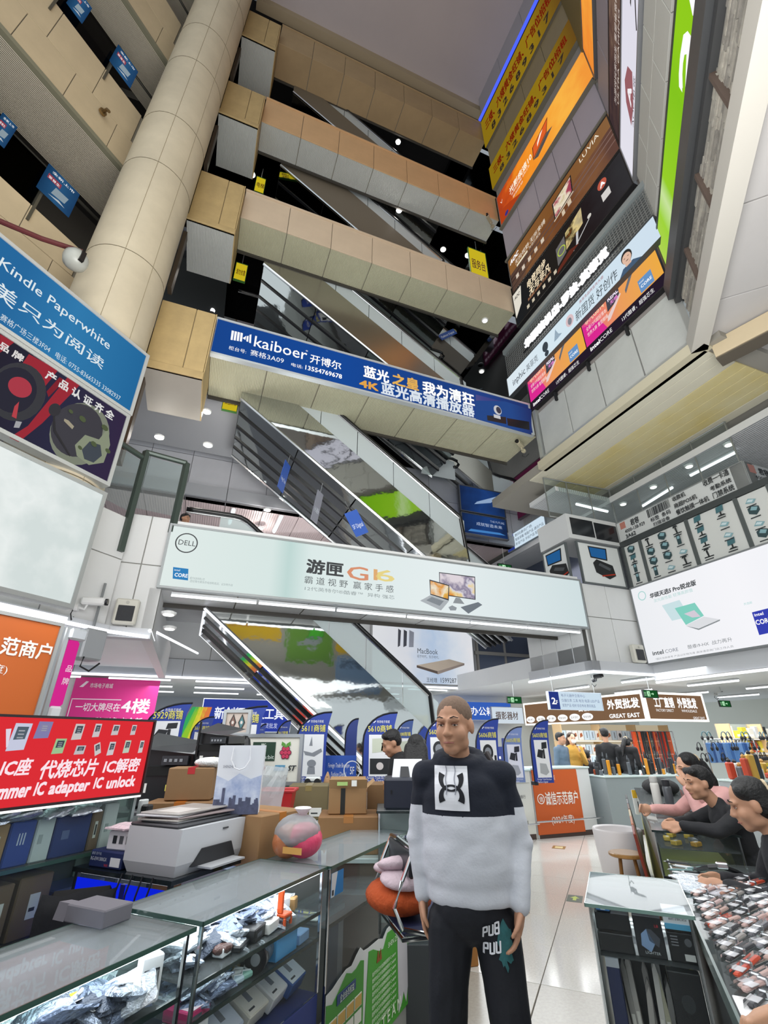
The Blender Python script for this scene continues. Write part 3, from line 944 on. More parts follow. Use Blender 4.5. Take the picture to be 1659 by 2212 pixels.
bk2 = Sign('light_box', 'black monitor hoarding with gold lettering below the brown one', 'sign', *sR(6.84, 7.42, 11.9), 4.02, 1.26,
           EG([(0, '232528'), (.5, '2b2622'), (.7, '2a2224'), (1, '3a393c')], .75, 0, 4.02, .2), .1, .03, M('2e2e30', .4, .4))
bk2.polys([[(0, .3), (.32, .62), (.42, 1.26), (0, 1.26)]], E('ece6d8', .9))
bk2.text('AOC', .08, .98, .16, BK, w=.26, bold=.02, shear=.3)
bk2.text('电竞同步', .62, .82, .3, E('f6e3c0', 1), w=.78, bold=.02, shear=.2)
bk2.text('无与非凡', .66, .52, .3, E('f6e3c0', 1), w=.86, bold=.02, shear=.2)
bk2.text('高清爆燃 流畅竞技 沉浸感十足', .58, .4, .1, E('d89a70', .9), w=.95)
for i in range(6):
    bk2.polys([rect(.5 + i * .22, .18, .6 + i * .22, .3)], E('d8ccb4', .85))
bk2.polys([[(1.78, .3), (2.1, .4), (2.15, .95), (1.82, .86)]], M('77767a', .5))
bk2.ring(1.98, .62, .14, .03, E('b8cc50', .9))
bk2.polys([[(2.12, .45), (2.72, .62), (2.78, 1.12), (2.2, .98)]], EG([(0, '8a4a20'), (.45, 'c87830'), (.52, '2a2018'), (.6, 'e8d090'), (.7, 'c0b088'), (1, '6a5a40')], .9, 0, 4, .8))
bk2.polys([[(2.4, .2), (2.46, .2), (2.56, .58), (2.48, .58)], [(2.3, .16), (2.9, .5), (2.9, .53), (2.3, .2)]], E('d8d8d8', .8))
bk2.polys([oval(2.92, .58, .06, .06)], E('e4e0d8', .8))
bk2.polys([[(1.7, .08), (2.5, .2), (2.2, .34), (1.75, .2)]], E('7a3a2c', .6))
bk2.polys([oval(3.42, .98, .13, .14)], E('c8604c', .9))
bk2.text('A', 3.36, .9, .2, E('ffffff', 1), bold=.03)
bk2.polys([rect(3.32, .46, 3.55, .7)], E('e4e0dc', .85))
# wire mesh tray with the standing letters
wm = thing('wire_mesh', 'galvanised wire mesh tray under the black hoarding', 'mesh panel', *sR(6.62, 7.85, 10.42))
m = MB().use(M('9a9d9c', .4, .5))
for i in range(62):
    m.box(i * .077, i * .077 + .012, .0, .012, 0, .74)
for j in range(11):
    m.box(0, 4.72, -.012, 0, j * .073, j * .073 + .01)
tag(m.obj('wire', None, wm), kind='stuff')
MB().box(0, 4.74, .1, .14, -.05, 1.1).obj('back_panel', M('5f6262', .5), wm)
MB().box(0, 4.74, -.06, .14, .76, .9).obj('top_rail', M('aab4b6', .35, .5), wm)
wl = Sign('channel_letters', 'white glowing standing letters in front of the wire mesh', 'sign', *sR(6.5, 7.0, 10.45), 3.2, .4, GL('ffffff', .02), .02, 0)
wl.text('华硕装机店-罗技-英菲克', .1, .03, .3, E('fafcff', 1.15), w=2.75, bold=.03, ext=.02)
MB().box(0, 3.2, 0, .02, -.02, .02).obj('rail', DARK, wl.root)
ip = Sign('light_box', 'narrow pale blue LED screen with a portrait of a man at its near end', 'screen', *sR(6.6, 7.9, 9.74), 4.72, .62,
          EG([(0, 'dde9f0'), (.5, 'd3e6f0'), (1, 'cfe0ee')], 1.0, 0, 4.72), .1, .012, M('4d5052', .4, .4))
ip.text('inphic', .22, .2, .3, M('3d4350', .6), w=.52)
ip.text('英菲克', .8, .2, .22, M('5d6470', .6), w=.45)
ip.polys([oval(1.55, .33, .1, .14), oval(1.56, .12, .07, .08)], M('3a4652', .5))
ip.polys([[(1.85, .2), (1.95, .5), (2.02, .3), (2.12, .22), (1.98, .2)]], M('a8c0d4', .6))
ip.polys([oval(2.4, .32, .12, .16)], E('e4c8cc', .9))
ip.polys([oval(2.4, .3, .06, .1)], M('8a8f9c', .6))
ip.text('新国货 好创作', 2.55, .12, .3, M('22303a', .6), w=1.2, shear=.2)
ip.text('英菲克品牌宣传大使', 2.75, .46, .09, E('b05058', .8), w=.7)
SK = E('ecc4ac', .9)
ip.polys([[(3.75, .01), (3.88, .16), (4.12, .16), (4.3, .01)]], M('3e5a7a', .6))
ip.polys([[(3.95, .14), (4.08, .14), (4.08, .24), (3.95, .24)]], SK)
ip.polys([oval(4.02, .36, .125, .17)], M('1d1b1c', .6))
ip.polys([oval(4.015, .325, .105, .135)], SK)
ip.polys([oval(3.97, .35, .02, .008, 8), oval(4.06, .35, .02, .008, 8), oval(4.015, .265, .035, .01, 8)], M('4a2c26', .6))
sw = Sign('light_box', 'pink and amber laptop hoarding, doubled picture, lowest on the diagonal wall', 'sign', *sR(6.84, 7.43, 8.98), 3.98, 1.27, E('2a2030', .8), .1, .03, M('2c2b2e', .4, .4))
for x in (0.0, 1.97):
    sw.polys([rect(x + .03, .28, x + 1.97, 1.24)], EG([(0, 'e8507c'), (.25, 'ee7a78'), (.45, 'f0a060'), (1, 'f2b048')] if x == 0 else [(0, 'e2448c'), (.5, 'e2448c'), (.62, 'ee7a78'), (.75, 'f0a060'), (1, 'f2b048')], .95, 0, 1.97 if x == 0 else 3.94))
    sw.polys([[(x + .03, .28), (x + .62, .28), (x + .5, .62), (x + .03, .86)]], E('e02c94', .95))
    sw.text('非凡Go14', x + .12, .84, .17, E('f8e0b8', 1), w=.55, bold=.01)
    sw.text('全新13代超轻薄本', x + .12, .66, .12, E('fbe6e0', 1), w=.58)
    sw.text('世界大屏 重塑巅峰', x + .12, .5, .12, E('fbe6e0', 1), w=.58)
    sw.polys([[(x + .72, .62), (x + 1.06, .7), (x + 1.1, 1.12), (x + .76, 1.06)]], M('2c2230', .4))
    sw.text('REAL', x + .78, .84, .17, E('f0e4f4', 1), w=.27, bold=.03)
    sw.text('无惧', x + .82, .72, .1, E('e08ad0', 1), w=.2, bold=.02)
    sw.polys([[(x + .66, .4), (x + .74, .4), (x + 1.1, .74), (x + 1.08, .78), (x + .7, .52)]], E('f4d8d4', .9))
    sw.polys([[(x + 1.2, .62), (x + 1.5, 1.0), (x + 1.52, 1.16), (x + 1.2, .72)]], M('6d6a70', .4, .3))
    sw.polys([rect(x + 1.48, .3, x + 1.78, .62)], E('6f9fd4', .85))
    sw.text('intel', x + 1.5, .52, .07, WL, w=.1)
    sw.text('CORE', x + 1.51, .4, .1, WL, w=.24, bold=.02)
    sw.text('intel', x + .1, .09, .15, WL, w=.26, bold=.03)
    sw.text('CORE', x + .38, .09, .15, WL, w=.32)
    sw.text('13代酷睿，超强芯生', x + .95, .09, .12, WL, w=.75)

# -- right wall in the aisle direction
oa = Sign('light_box', 'orange backlit hoarding turning the corner high on the right', 'sign', *sF(7.0, 15.72), 5.0, 1.55, EG([(0, 'f08a34'), (.3, 'f7a440'), (.6, 'f0902c'), (1, 'f8b050')], .98, 0, 5, .5), .1, .05, M('6e6e70', .4, .5))
oa.text('V', 2.6, .6, .7, E('f8e4e0', 1))
ba = Sign('light_box', 'dark brown game-art hoarding above the white calligraphy one', 'sign', *sF(7.1, 13.08), 5.4, 1.06, EG([(0, '4a3a3c'), (.3, '6a5048'), (.45, '8a7060'), (.6, '5a4a48'), (1, '9a8a7c')], .7, 0, 5.4, .8), .1, .03, M('3a3434', .4, .4))
ba.text('为游戏玩家而生 重塑电竞体验', .6, .35, .2, E('e8dcd4', .9), w=1.9)
ba.text('ULTRA GAMING', .7, .12, .16, E('e8dcd4', .9), w=1.5)
ba.polys([[(2.6, .1), (3.6, .3), (3.5, .8), (2.8, .6)]], E('a8b0b8', .6))
ba.polys([[(3.7, .2), (4.2, .35), (4.1, .8), (3.8, .85)]], M('2c2a2e', .5))
wa = Sign('light_box', 'white hoarding with large black brush lettering beside the green one', 'sign', *sF(7.14, 11.82), 5.6, 1.22, EG([(0, 'e8e6f0'), (1, 'dcdaea')], .96, 0, 5.6), .1, .04, M('9a9ca0', .4, .5))
wa.polys([[(.9, .3), (1.1, .75), (1.4, .9), (1.7, .7), (1.75, .35), (1.3, .2)]], E('a86a70', .8))
wa.text('A', 1.2, .35, .42, E('f4f0f4', 1), bold=.03)
wa.text('AOC电竞', .95, .12, .16, M('5a3038', .6), w=.8)
wa.text('天乙', 2.35, .18, .95, BK, w=2.3, shear=.35)
ga = Sign('light_box', 'bright lime green backlit hoarding with white rounded letters at top right', 'sign', *sF(7.24, 8.88), 6.5, 1.16,
          EG([(0, 'b4d858'), (.1, 'a2d83c'), (.16, 'cbe6a0'), (.2, '9ad22c'), (.4, '86c820'), (.5, '94d020'), (1, '84c418')], .96, 0, 6.5), .1, .05, M('4a4c4e', .4, .5))
ga.text('acer', 2.7, .16, 1.3, WL, w=3.3, bold=.012)
MB().box(-.02, 6.5, -.14, 0, -.34, .0).obj('lower_rail', M('56585a', .4, .5), ga.root)

# -- right parapet: white laptop light box, shop boards over it
il = Sign('light_box', 'white light box with teal laptop over the right-hand shops', 'sign', *sR(8.72, 7.42, 2.96), 4.4, 1.64,
          EG([(0, 'eceef2'), (.5, 'f6f6fa'), (1, 'eceef4')], 1.0, 0, 4.4), .12, .03, M('8e9294', .4, .5))
il.ring(*il.at(1387, 1287), .1, .018, E('a8d8d4', .95))
il.tx('华硕天选5 Pro锐龙版', 1403, 1287, 1506, 1269, 1277, M('4a4e54', .6), bold=.03, shear=.15)
il.tx('次元高性能 轻薄高颜值', 1412, 1298, 1498, 1281, 1291, E('b4dcd8', .95))
il.pp([(1430, 1308), (1468, 1296), (1490, 1332), (1452, 1341)], E('cfe6ea', .95))
il.pp([(1458, 1314), (1501, 1302), (1521, 1330), (1482, 1350)], E('86d4c4', .95))
il.pp([(1478, 1326), (1500, 1318), (1514, 1332), (1496, 1334)], E('d8d0dc', .95))
il.pp([(1482, 1351), (1521, 1332), (1556, 1338), (1510, 1359)], E('e2e4e8', .95))
il.pp([(1482, 1352), (1510, 1358), (1556, 1338), (1556, 1341), (1510, 1361)], M('9aa0a6', .6))
il.tx('intel', 1411, 1416, 1434, 1412, 1405, M('5d6268', .6), bold=.02)
il.tx('CORE', 1438, 1411, 1466, 1406, 1402, M('8d92a0', .6))
il.tx('酷睿i9-HX  战力再升', 1487, 1401, 1583, 1385, 1393, M('8d9298', .6))
il.tx('*图片仅供参考 产品以实物为准 具体请咨询门店工作人员', 1417, 1426, 1586, 1398, 1422, M('a6aab0', .6))
il.pp([(1625, 1323), (1668, 1312), (1668, 1366), (1641, 1372)], E('3a44b4', .95))
il.tx('intel', 1631, 1332, 1650, 1328, 1324, WL, bold=.02)
il.tx('CORE', 1635, 1351, 1668, 1343, 1340, WL, k=.72, bold=.02)
il.tx('天选姬', 1608, 1308, 1626, 1303, 1303, E('a8dcd8', .95))
# shop glazing boards above the light box
CARD = M('c9ccc9', .45)
pf = thing('poster_rack', 'grey metal frame of poster panels on the right parapet', 'frame', *sR(8.8, 7.42, 4.6))
for x in (0, .48, 1.62, 2.62, 3.2):
    MB().box(x, x + .07, -.05, .05, 0, 1.05).obj('mullion', M('5c6262', .4, .4), pf)
MB().box(-.03, 3.3, -.06, .06, .98, 1.1).obj('head_rail', M('4a4f50', .4, .4), pf)
ICOL = [M('2e4448', .5), M('3f6870', .5), M('7fa4ac', .5), M('24282a', .5)]
def icon(s, k, x, z, w):
    """a small printed device: scanner, printer, screen on foot, box, handheld"""
    a, b, c, dk = ICOL
    if k == 0:
        s.polys([[(x, z), (x + w, z), (x + w, z + .12 * w), (x, z + .12 * w)], [(x + .42 * w, z), (x + .58 * w, z), (x + .5 * w, z + .8 * w), (x + .3 * w, z + .7 * w)], [(x + .1 * w, z + .75 * w), (x + .7 * w, z + .8 * w), (x + .6 * w, z + w), (x + .2 * w, z + w)]], dk)
    elif k == 1:
        s.polys([[(x, z + .3 * w), (x + .6 * w, z), (x + w, z + .35 * w), (x + w, z + .75 * w), (x + .4 * w, z + w), (x, z + .8 * w)]], a)
        s.polys([[(x + .2 * w, z + .6 * w), (x + .7 * w, z + .4 * w), (x + .9 * w, z + .7 * w), (x + .4 * w, z + .9 * w)]], c)
    elif k == 2:
        s.polys([[(x + .1 * w, z), (x + w, z), (x + .8 * w, z + .15 * w), (x + .3 * w, z + .15 * w)], rect(x + .45 * w, z + .1 * w, x + .6 * w, z + .5 * w)], dk)
        s.polys([[(x + .1 * w, z + .4 * w), (x + .85 * w, z + .5 * w), (x + .95 * w, z + 1.1 * w), (x + .2 * w, z + w)]], b)
    elif k == 3:
        s.polys([[(x, z + .2 * w), (x + .7 * w, z), (x + w, z + .3 * w), (x + .35 * w, z + .6 * w)]], c)
        s.polys([[(x + .15 * w, z + .3 * w), (x + .6 * w, z + .15 * w), (x + .8 * w, z + .32 * w), (x + .38 * w, z + .48 * w)]], M('c2d4d8', .5))
    else:
        s.polys([rect(x + .2 * w, z, x + .65 * w, z + 1.1 * w)], a)
        s.polys([rect(x + .28 * w, z + .6 * w, x + .57 * w, z + w)], c)
pcards = ((.07, .41, 1, 4, [4, 4, 2, 1], 'narrow poster of four devices beside the corner of the shop frame'),
          (.55, 1.07, 3, 4, [4, 1, 1, 0, 3, 1, 1, 1, 0, 3, 4, 0], 'poster of printers and scanners in the shop frame'),
          (1.69, .93, 2, 4, [0, 2, 2, 2, 2, 3, 3, 2], 'poster of tills and screens in the shop frame'),
          (2.69, .51, 1, 4, [1, 3, 1, 3], 'poster of label printers at the near end of shop frame'))
for x, W, nx, nz, ks, lab in pcards:
    p = Sign('poster', lab, 'poster', *sR(8.78, 7.42 - x, 4.62), W, .95, CARD, .03, 0)
    for i in range(nx):
        for j in range(nz):
            ww = min(W / nx * .6, .19)
            cx, cz = (i + .2) * W / nx, .08 + j * .22
            icon(p, ks[(i * nz + j) % len(ks)], cx, cz, ww)
            p.polys([rect(cx, cz - .045, cx + ww * .9, cz - .025)], INK)
hb = Sign('shop_sign', 'pale shop fascia with black lettering and a barcode above the poster panels', 'sign', *sR(8.78, 7.42, 5.7), 3.0, .5, M('c4c8c8', .4), .25, .015, M('9a9e9e', .4, .5))
hb.polys([rect(.1, .3, .25, .46)], E('c88878', .5))
hb.tx('君容', 1363, 1134, 1381, 1127, 1121, INK, bold=.03)
hb.tx('4000-138-929', 1351, 1151, 1394, 1134, 1143, INK, k=.74, bold=.02)
hb.tx('3A62', 1353, 1163, 1374, 1155, 1154, INK, k=.74, bold=.03)
hb.tx('标签  条码', 1406, 1126, 1450, 1110, 1117, INK, bold=.02)
hb.tx('扫描设备', 1412, 1136, 1448, 1122, 1128, INK, bold=.02)
x = hb.at(1398, 1110)[0]
while x < hb.at(1448, 1085)[0]:
    wd = rnd.choice((.008, .012, .02, .028))
    hb.polys([rect(x, .27, x + wd, .46)], INK)
    x += wd + rnd.choice((.008, .012, .016))
hb.tx('收款机', 1455, 1083, 1483, 1072, 1073, INK, bold=.02)
hb.tx('商超POS机', 1459, 1098, 1508, 1077, 1088, INK, bold=.02)
hb.tx('餐饮触摸一体机', 1464, 1112, 1535, 1082, 1101, INK, bold=.02)
hb.tx('收费一卡通', 1522, 1051, 1577, 1025, 1038, INK, bold=.02)
hb.tx('考勤系统', 1537, 1060, 1583, 1042, 1050, INK, bold=.02)
hb.tx('门禁系统', 1543, 1077, 1589, 1058, 1064, INK, bold=.02)
he = Sign('shop_sign', 'grey return end of the shop fascia turning off to the right', 'sign', DE(8.78, 4.42, 5.7), RD, 2.0, .5, M('a9adb0', .4), .25, .015, M('9a9e9e', .4, .5))
he.polys([rect(.1, .28, .28, .46)], E('b88880', .4))
he.text('君容', .36, .3, .15, INK, w=.28, bold=.03)
he.text('4000-138-929', .2, .17, .1, INK, w=.8)
he.text('3A62', .25, .04, .12, INK, w=.3, bold=.03)
# pillar top: till posters and dark header
kh = Sign('header_panel', 'white header box with two dark panes on top of the right pillar', 'sign', DE(7.28, 7.42, 5.62), RD, 1.5, .6, M('c9cccd', .4), 1.0, .0)
kh.polys([rect(.1, .1, .76, .52)], M('1b1d21', .15))
kh.polys([rect(.79, .08, 1.47, .5)], M('1b1d21', .15))
for (lc, rz, W, lab) in ((DE(7.46, 7.44, 4.6), RD, 1.22, 'white till poster facing the hall on the right pillar'), (DE(7.30, 8.4, 4.6), RD - 90, .8, 'till poster on the far side of the right pillar')):
    p = Sign('poster', lab, 'poster', lc, rz, W, .98, M('d4d8d8', .4), .04, .03, M('6a7072', .4, .4))
    c = W / 2
    p.polys([[(c - .28, .62), (c + .2, .6), (c + .24, .9), (c - .3, .9)]], M('15181c', .4))
    p.polys([[(c - .25, .65), (c + .17, .63), (c + .2, .87), (c - .27, .87)]], E('2b6aa8', .7))
    p.polys([[(c - .2, .28), (c + .15, .16), (c + .36, .26), (c + .32, .5), (c - .12, .6), (c - .24, .5)]], M('1a1c1f', .5))
    p.polys([[(c - .1, .46), (c + .2, .36), (c + .26, .42), (c - .04, .52)]], M('4a4e52', .5))
    p.polys([[(c - .05, .2), (c + .34, .28), (c + .34, .31), (c - .05, .23)]], E('b04030', .6))
# level signs, exit signs
def exit_sign(loc, rz, lab, w=.34, s=1.0):
    e = Sign('exit_sign', lab, 'exit sign', loc, rz, w, .16, E('1c5a2c', .8), .03, .008, DARK)
    g = E('b8f0c0', 1.1 * s)
    e.polys([rect(.12, .03, .2, .135)], g)
    e.polys([[(.145, .04), (.165, .07), (.15, .1), (.17, .12), (.18, .09), (.175, .06), (.19, .04), (.18, .035), (.168, .055), (.155, .035)]], M('123a1c', .6))
    e.polys([rect(.225, .075, .275, .09), [(.275, .11), (.275, .055), (.305, .0825)]], g)
    e.text('出口', .025, .08, .05, g, w=.07)
    e.text('EXIT', .025, .04, .035, g, w=.07)
    MB().cyl((w / 2, .01, .16), (w / 2, .01, .55), .006, n=6).obj('hanger', M('a0a4a4', .4, .6), e.root)
    return e
exit_sign(DE(5.85, 8.2, 4.93), RD, 'green exit sign on the second floor by the escalator foot', .36)
exit_sign(DE(8.95, 7.9, 2.37), RD, 'green exit sign hanging before the brown shop sign', .42)
exit_sign(DE(7.1, 10.2, 2.35), RD, 'green exit sign hanging beyond the walking man', .42)
exit_sign(DE(13.2, 9.3, 2.35), RD, 'small green exit sign over the far right stalls', .42)
def level_sign(loc, rz, W, H, n, lab, lines):
    e = Sign('directory_sign', lab, 'sign', loc, rz, W, H, E('cfe2f0', .97), .06, .01, M('b0b8c0', .4, .4))
    e.polys([rect(.0, .0, W * .19, H)], E('2d3f8c', .85))
    e.text(n, W * .045, H * .3, H * .5, WL, w=W * .07, bold=.02)
    e.text('F', W * .12, H * .3, H * .3, WL, w=W * .03, bold=.01)
    for i, t in enumerate(lines):
        e.text(t, W * .23, H * (.72 - .27 * i), H * .19, M('3c4a6a', .6), w=W * (.45, .72, .62)[i])
    for x in (.15, W - .15):
        MB().cyl((x, .02, H), (x, .02, H + .4), .006, n=6).obj('hanger', M('a0a4a4', .4, .6), e.root)
level_sign(DE(6.95, 8.5, 2.13), RD, 1.42, .36, '2', 'pale blue hanging level-two directory in front of the brown shop sign', ('电子元器件交易中心', '仪器仪表 工具 电池 电源 LED产品', '安防产品 线材 综合布线 数码商品'))
level_sign(DE(9.0, 11.95, 7.1), RD - 90, 1.95, .56, '3', 'pale blue hanging level-three directory behind the right pillar', ('数码通讯广场', '智能穿戴 电脑产品 通讯产品', '影音产品 手机产品 配件'))
# boards behind the second escalator
mr = Sign('hoarding', 'maroon recruiting board with white lettering behind the escalator, upper right', 'sign', *sR(9.3, 12.4, 8.2), 2.9, 1.6, E('4a1c34', .6), .1, .03, M('5c4c54', .4))
mr.text('赢家商业计划中小企业战略合作', .1, 1.25, .16, E('c8b0bc', .8), w=2.6)
mr.text('赢 家', .15, .7, .36, E('d8c0cc', .8), w=.9, bold=.03)
mr.text('实业', 1.6, .75, .3, E('c8a8b8', .8), w=.8, bold=.02)
mr.text('专业服务 品质保证 诚信经营 合作共赢', .1, .3, .14, E('c8b0bc', .8), w=2.5)
b6 = Sign('hoarding', 'dark blue circuit-pattern board, lower of two beyond the escalator', 'sign', DE(6.55, 10.72, 6.95), RD, 1.6, .7, EG([(0, '1c2f58'), (.5, '24488a'), (1, '1a2c50')], .7, 0, 1.75, .6), .1, .03, M('3a3e46', .4))
b6.text('THE FUTURE', 1.0, .5, .1, E('a8b8d8', .8), w=.5)
b6.text('成就智造未来', .5, .34, .12, E('c0d0ec', .8), w=.9)
b6.polys([[(.2, .1), (1.5, .14), (1.3, .2), (.3, .18)]], E('4a8ad0', .8))
b7 = Sign('hoarding', 'dark blue circuit-pattern board, upper of two beyond the escalator', 'sign', DE(6.55, 10.72, 7.68), RD, 1.6, .9, EG([(0, '1c2f58'), (.5, '24488a'), (1, '1a2c50')], .7, 0, 1.75, .6), .1, .03, M('3a3e46', .4))
b7.polys([[(.5, .3), (1.1, .45), (1.5, .8), (1.3, .7), (.6, .4)]], E('9ab4d8', .8))
# white laptop board on the far fascia
mb = Sign('hoarding', 'white hoarding with a gold closed laptop behind the lowest escalator', 'sign', DE(4.55, 12.9, 2.98), RD, 3.4, 1.78, EG([(0, 'e4e6ea'), (.3, 'dcdfe6'), (.6, 'b8cbe4'), (.8, 'd8e0ea'), (1, 'e8e8ec')], .9, 0, 3.4, .3), .1, .04, M('9a9c9e', .4, .4))
mb.tx('MacBook', 901, 1412, 945, 1413, 1400, M('5a6068', .6), k=.74)
mb.tx('轻于时代。先于时代。', 901, 1421, 948, 1422, 1415, M('6a7078', .6))
mb.tx('王经理', 921, 1473, 944, 1473, 1464, INK)
mb.tx('15992871805', 950, 1475, 1004, 1476, 1464, INK, k=.74)
mb.pp([(900, 1437), (970, 1424), (1003, 1433), (945, 1450)], M('d8c8b8', .5))
mb.pp([(900, 1437), (945, 1450), (945, 1456), (900, 1442)], M('6a5c56', .5))
mb.pp([(945, 1450), (1003, 1433), (1003, 1437), (945, 1457)], M('b0a098', .5))
mb.pp([(860, 1358), (866, 1362), (864, 1395), (859, 1398)], M('4a4c58', .5))
mb.pp([(872, 1360), (879, 1364), (878, 1395), (871, 1398)], M('4a4c58', .5))
mb.pp([(884, 1361), (894, 1366), (893, 1398), (883, 1398)], M('a0a4b4', .5))
# small blue posters hung in the left galleries
for a, z, W, H, lab in ((1.78, 9.72, .55, .66, 'small blue glossy poster hung in the lowest left gallery'), (1.03, 9.85, .22, .6, 'small blue poster cut by the left edge, lowest left gallery'),
                    (1.82, 14.2, .5, .72, 'small blue poster beside the column, second left gallery'), (.9, 14.2, .32, .7, 'small blue poster at the top edge, second left gallery')):
    p = Sign('poster', lab, 'poster', *sA(7.02, a, z), W, H, EG([(0, '24507c'), (.5, '3a74a8'), (1, '2a5484')], .5, 0, W, .4), .02, 0)
    p.polys([rect(W * .1, H * .55, W * .5, H * .72)], E('b04a5c', .6))
    p.text('爱普生', W * .12, H * .58, H * .1, WL, w=W * .34)
    p.polys([[(W * .35, H * .2), (W * .75, H * .25), (W * .8, H * .5), (W * .4, H * .48)]], E('b8ccd8', .5))
    p.text('全新上市', W * .15, H * .82, H * .1, WL, w=W * .7)
    p.polys([[(W * .3, H * .1), (W * .8, H * .12), (W * .6, H * .18)]], E('e0e8ec', .6))
# curved orange advert round the column, lower down
cb = thing('column_banner', 'curved orange and red advert wrapped round the column', 'banner', AB(3.12, 6.27, 5.45), RA)
vs, fs = [], []
for i in range(19):
    a = radians(-165 + i * 9)
    for z in (0, 1.45):
        vs.append((.64 * cos(a), .64 * sin(a), z))
for i in range(18):
    fs.append((2 * i, 2 * i + 2, 2 * i + 3, 2 * i + 1))
MB().add(vs, fs).obj('sheet', EG([(0, 'b02c20'), (.3, 'd04424'), (.6, 'e0641c'), (1, 'd8702c')], .7, 2, 1.45), cb)
MB().tube([(.645 * cos(radians(-165 + i * 9)), .645 * sin(radians(-165 + i * 9)), 1.47) for i in range(19)], .02, 6).obj('edge', M('d8cdb0', .5), cb)
MB().tube([(.645 * cos(radians(-165 + i * 9)), .645 * sin(radians(-165 + i * 9)), 0) for i in range(19)], .02, 6).obj('edge', M('d8cdb0', .5), cb)
for a0, z, s_ in ((-70, .7, .3), (-60, .5, .22)):
    MB().tube([(.65 * cos(radians(a0 + 10 * cos(t * pi / 6))), .65 * sin(radians(a0 + 10 * cos(t * pi / 6))), z + s_ * sin(t * pi / 6)) for t in range(12)], .012, 5, closed=True).obj('emblem', E('f4e0b0', .8), cb)

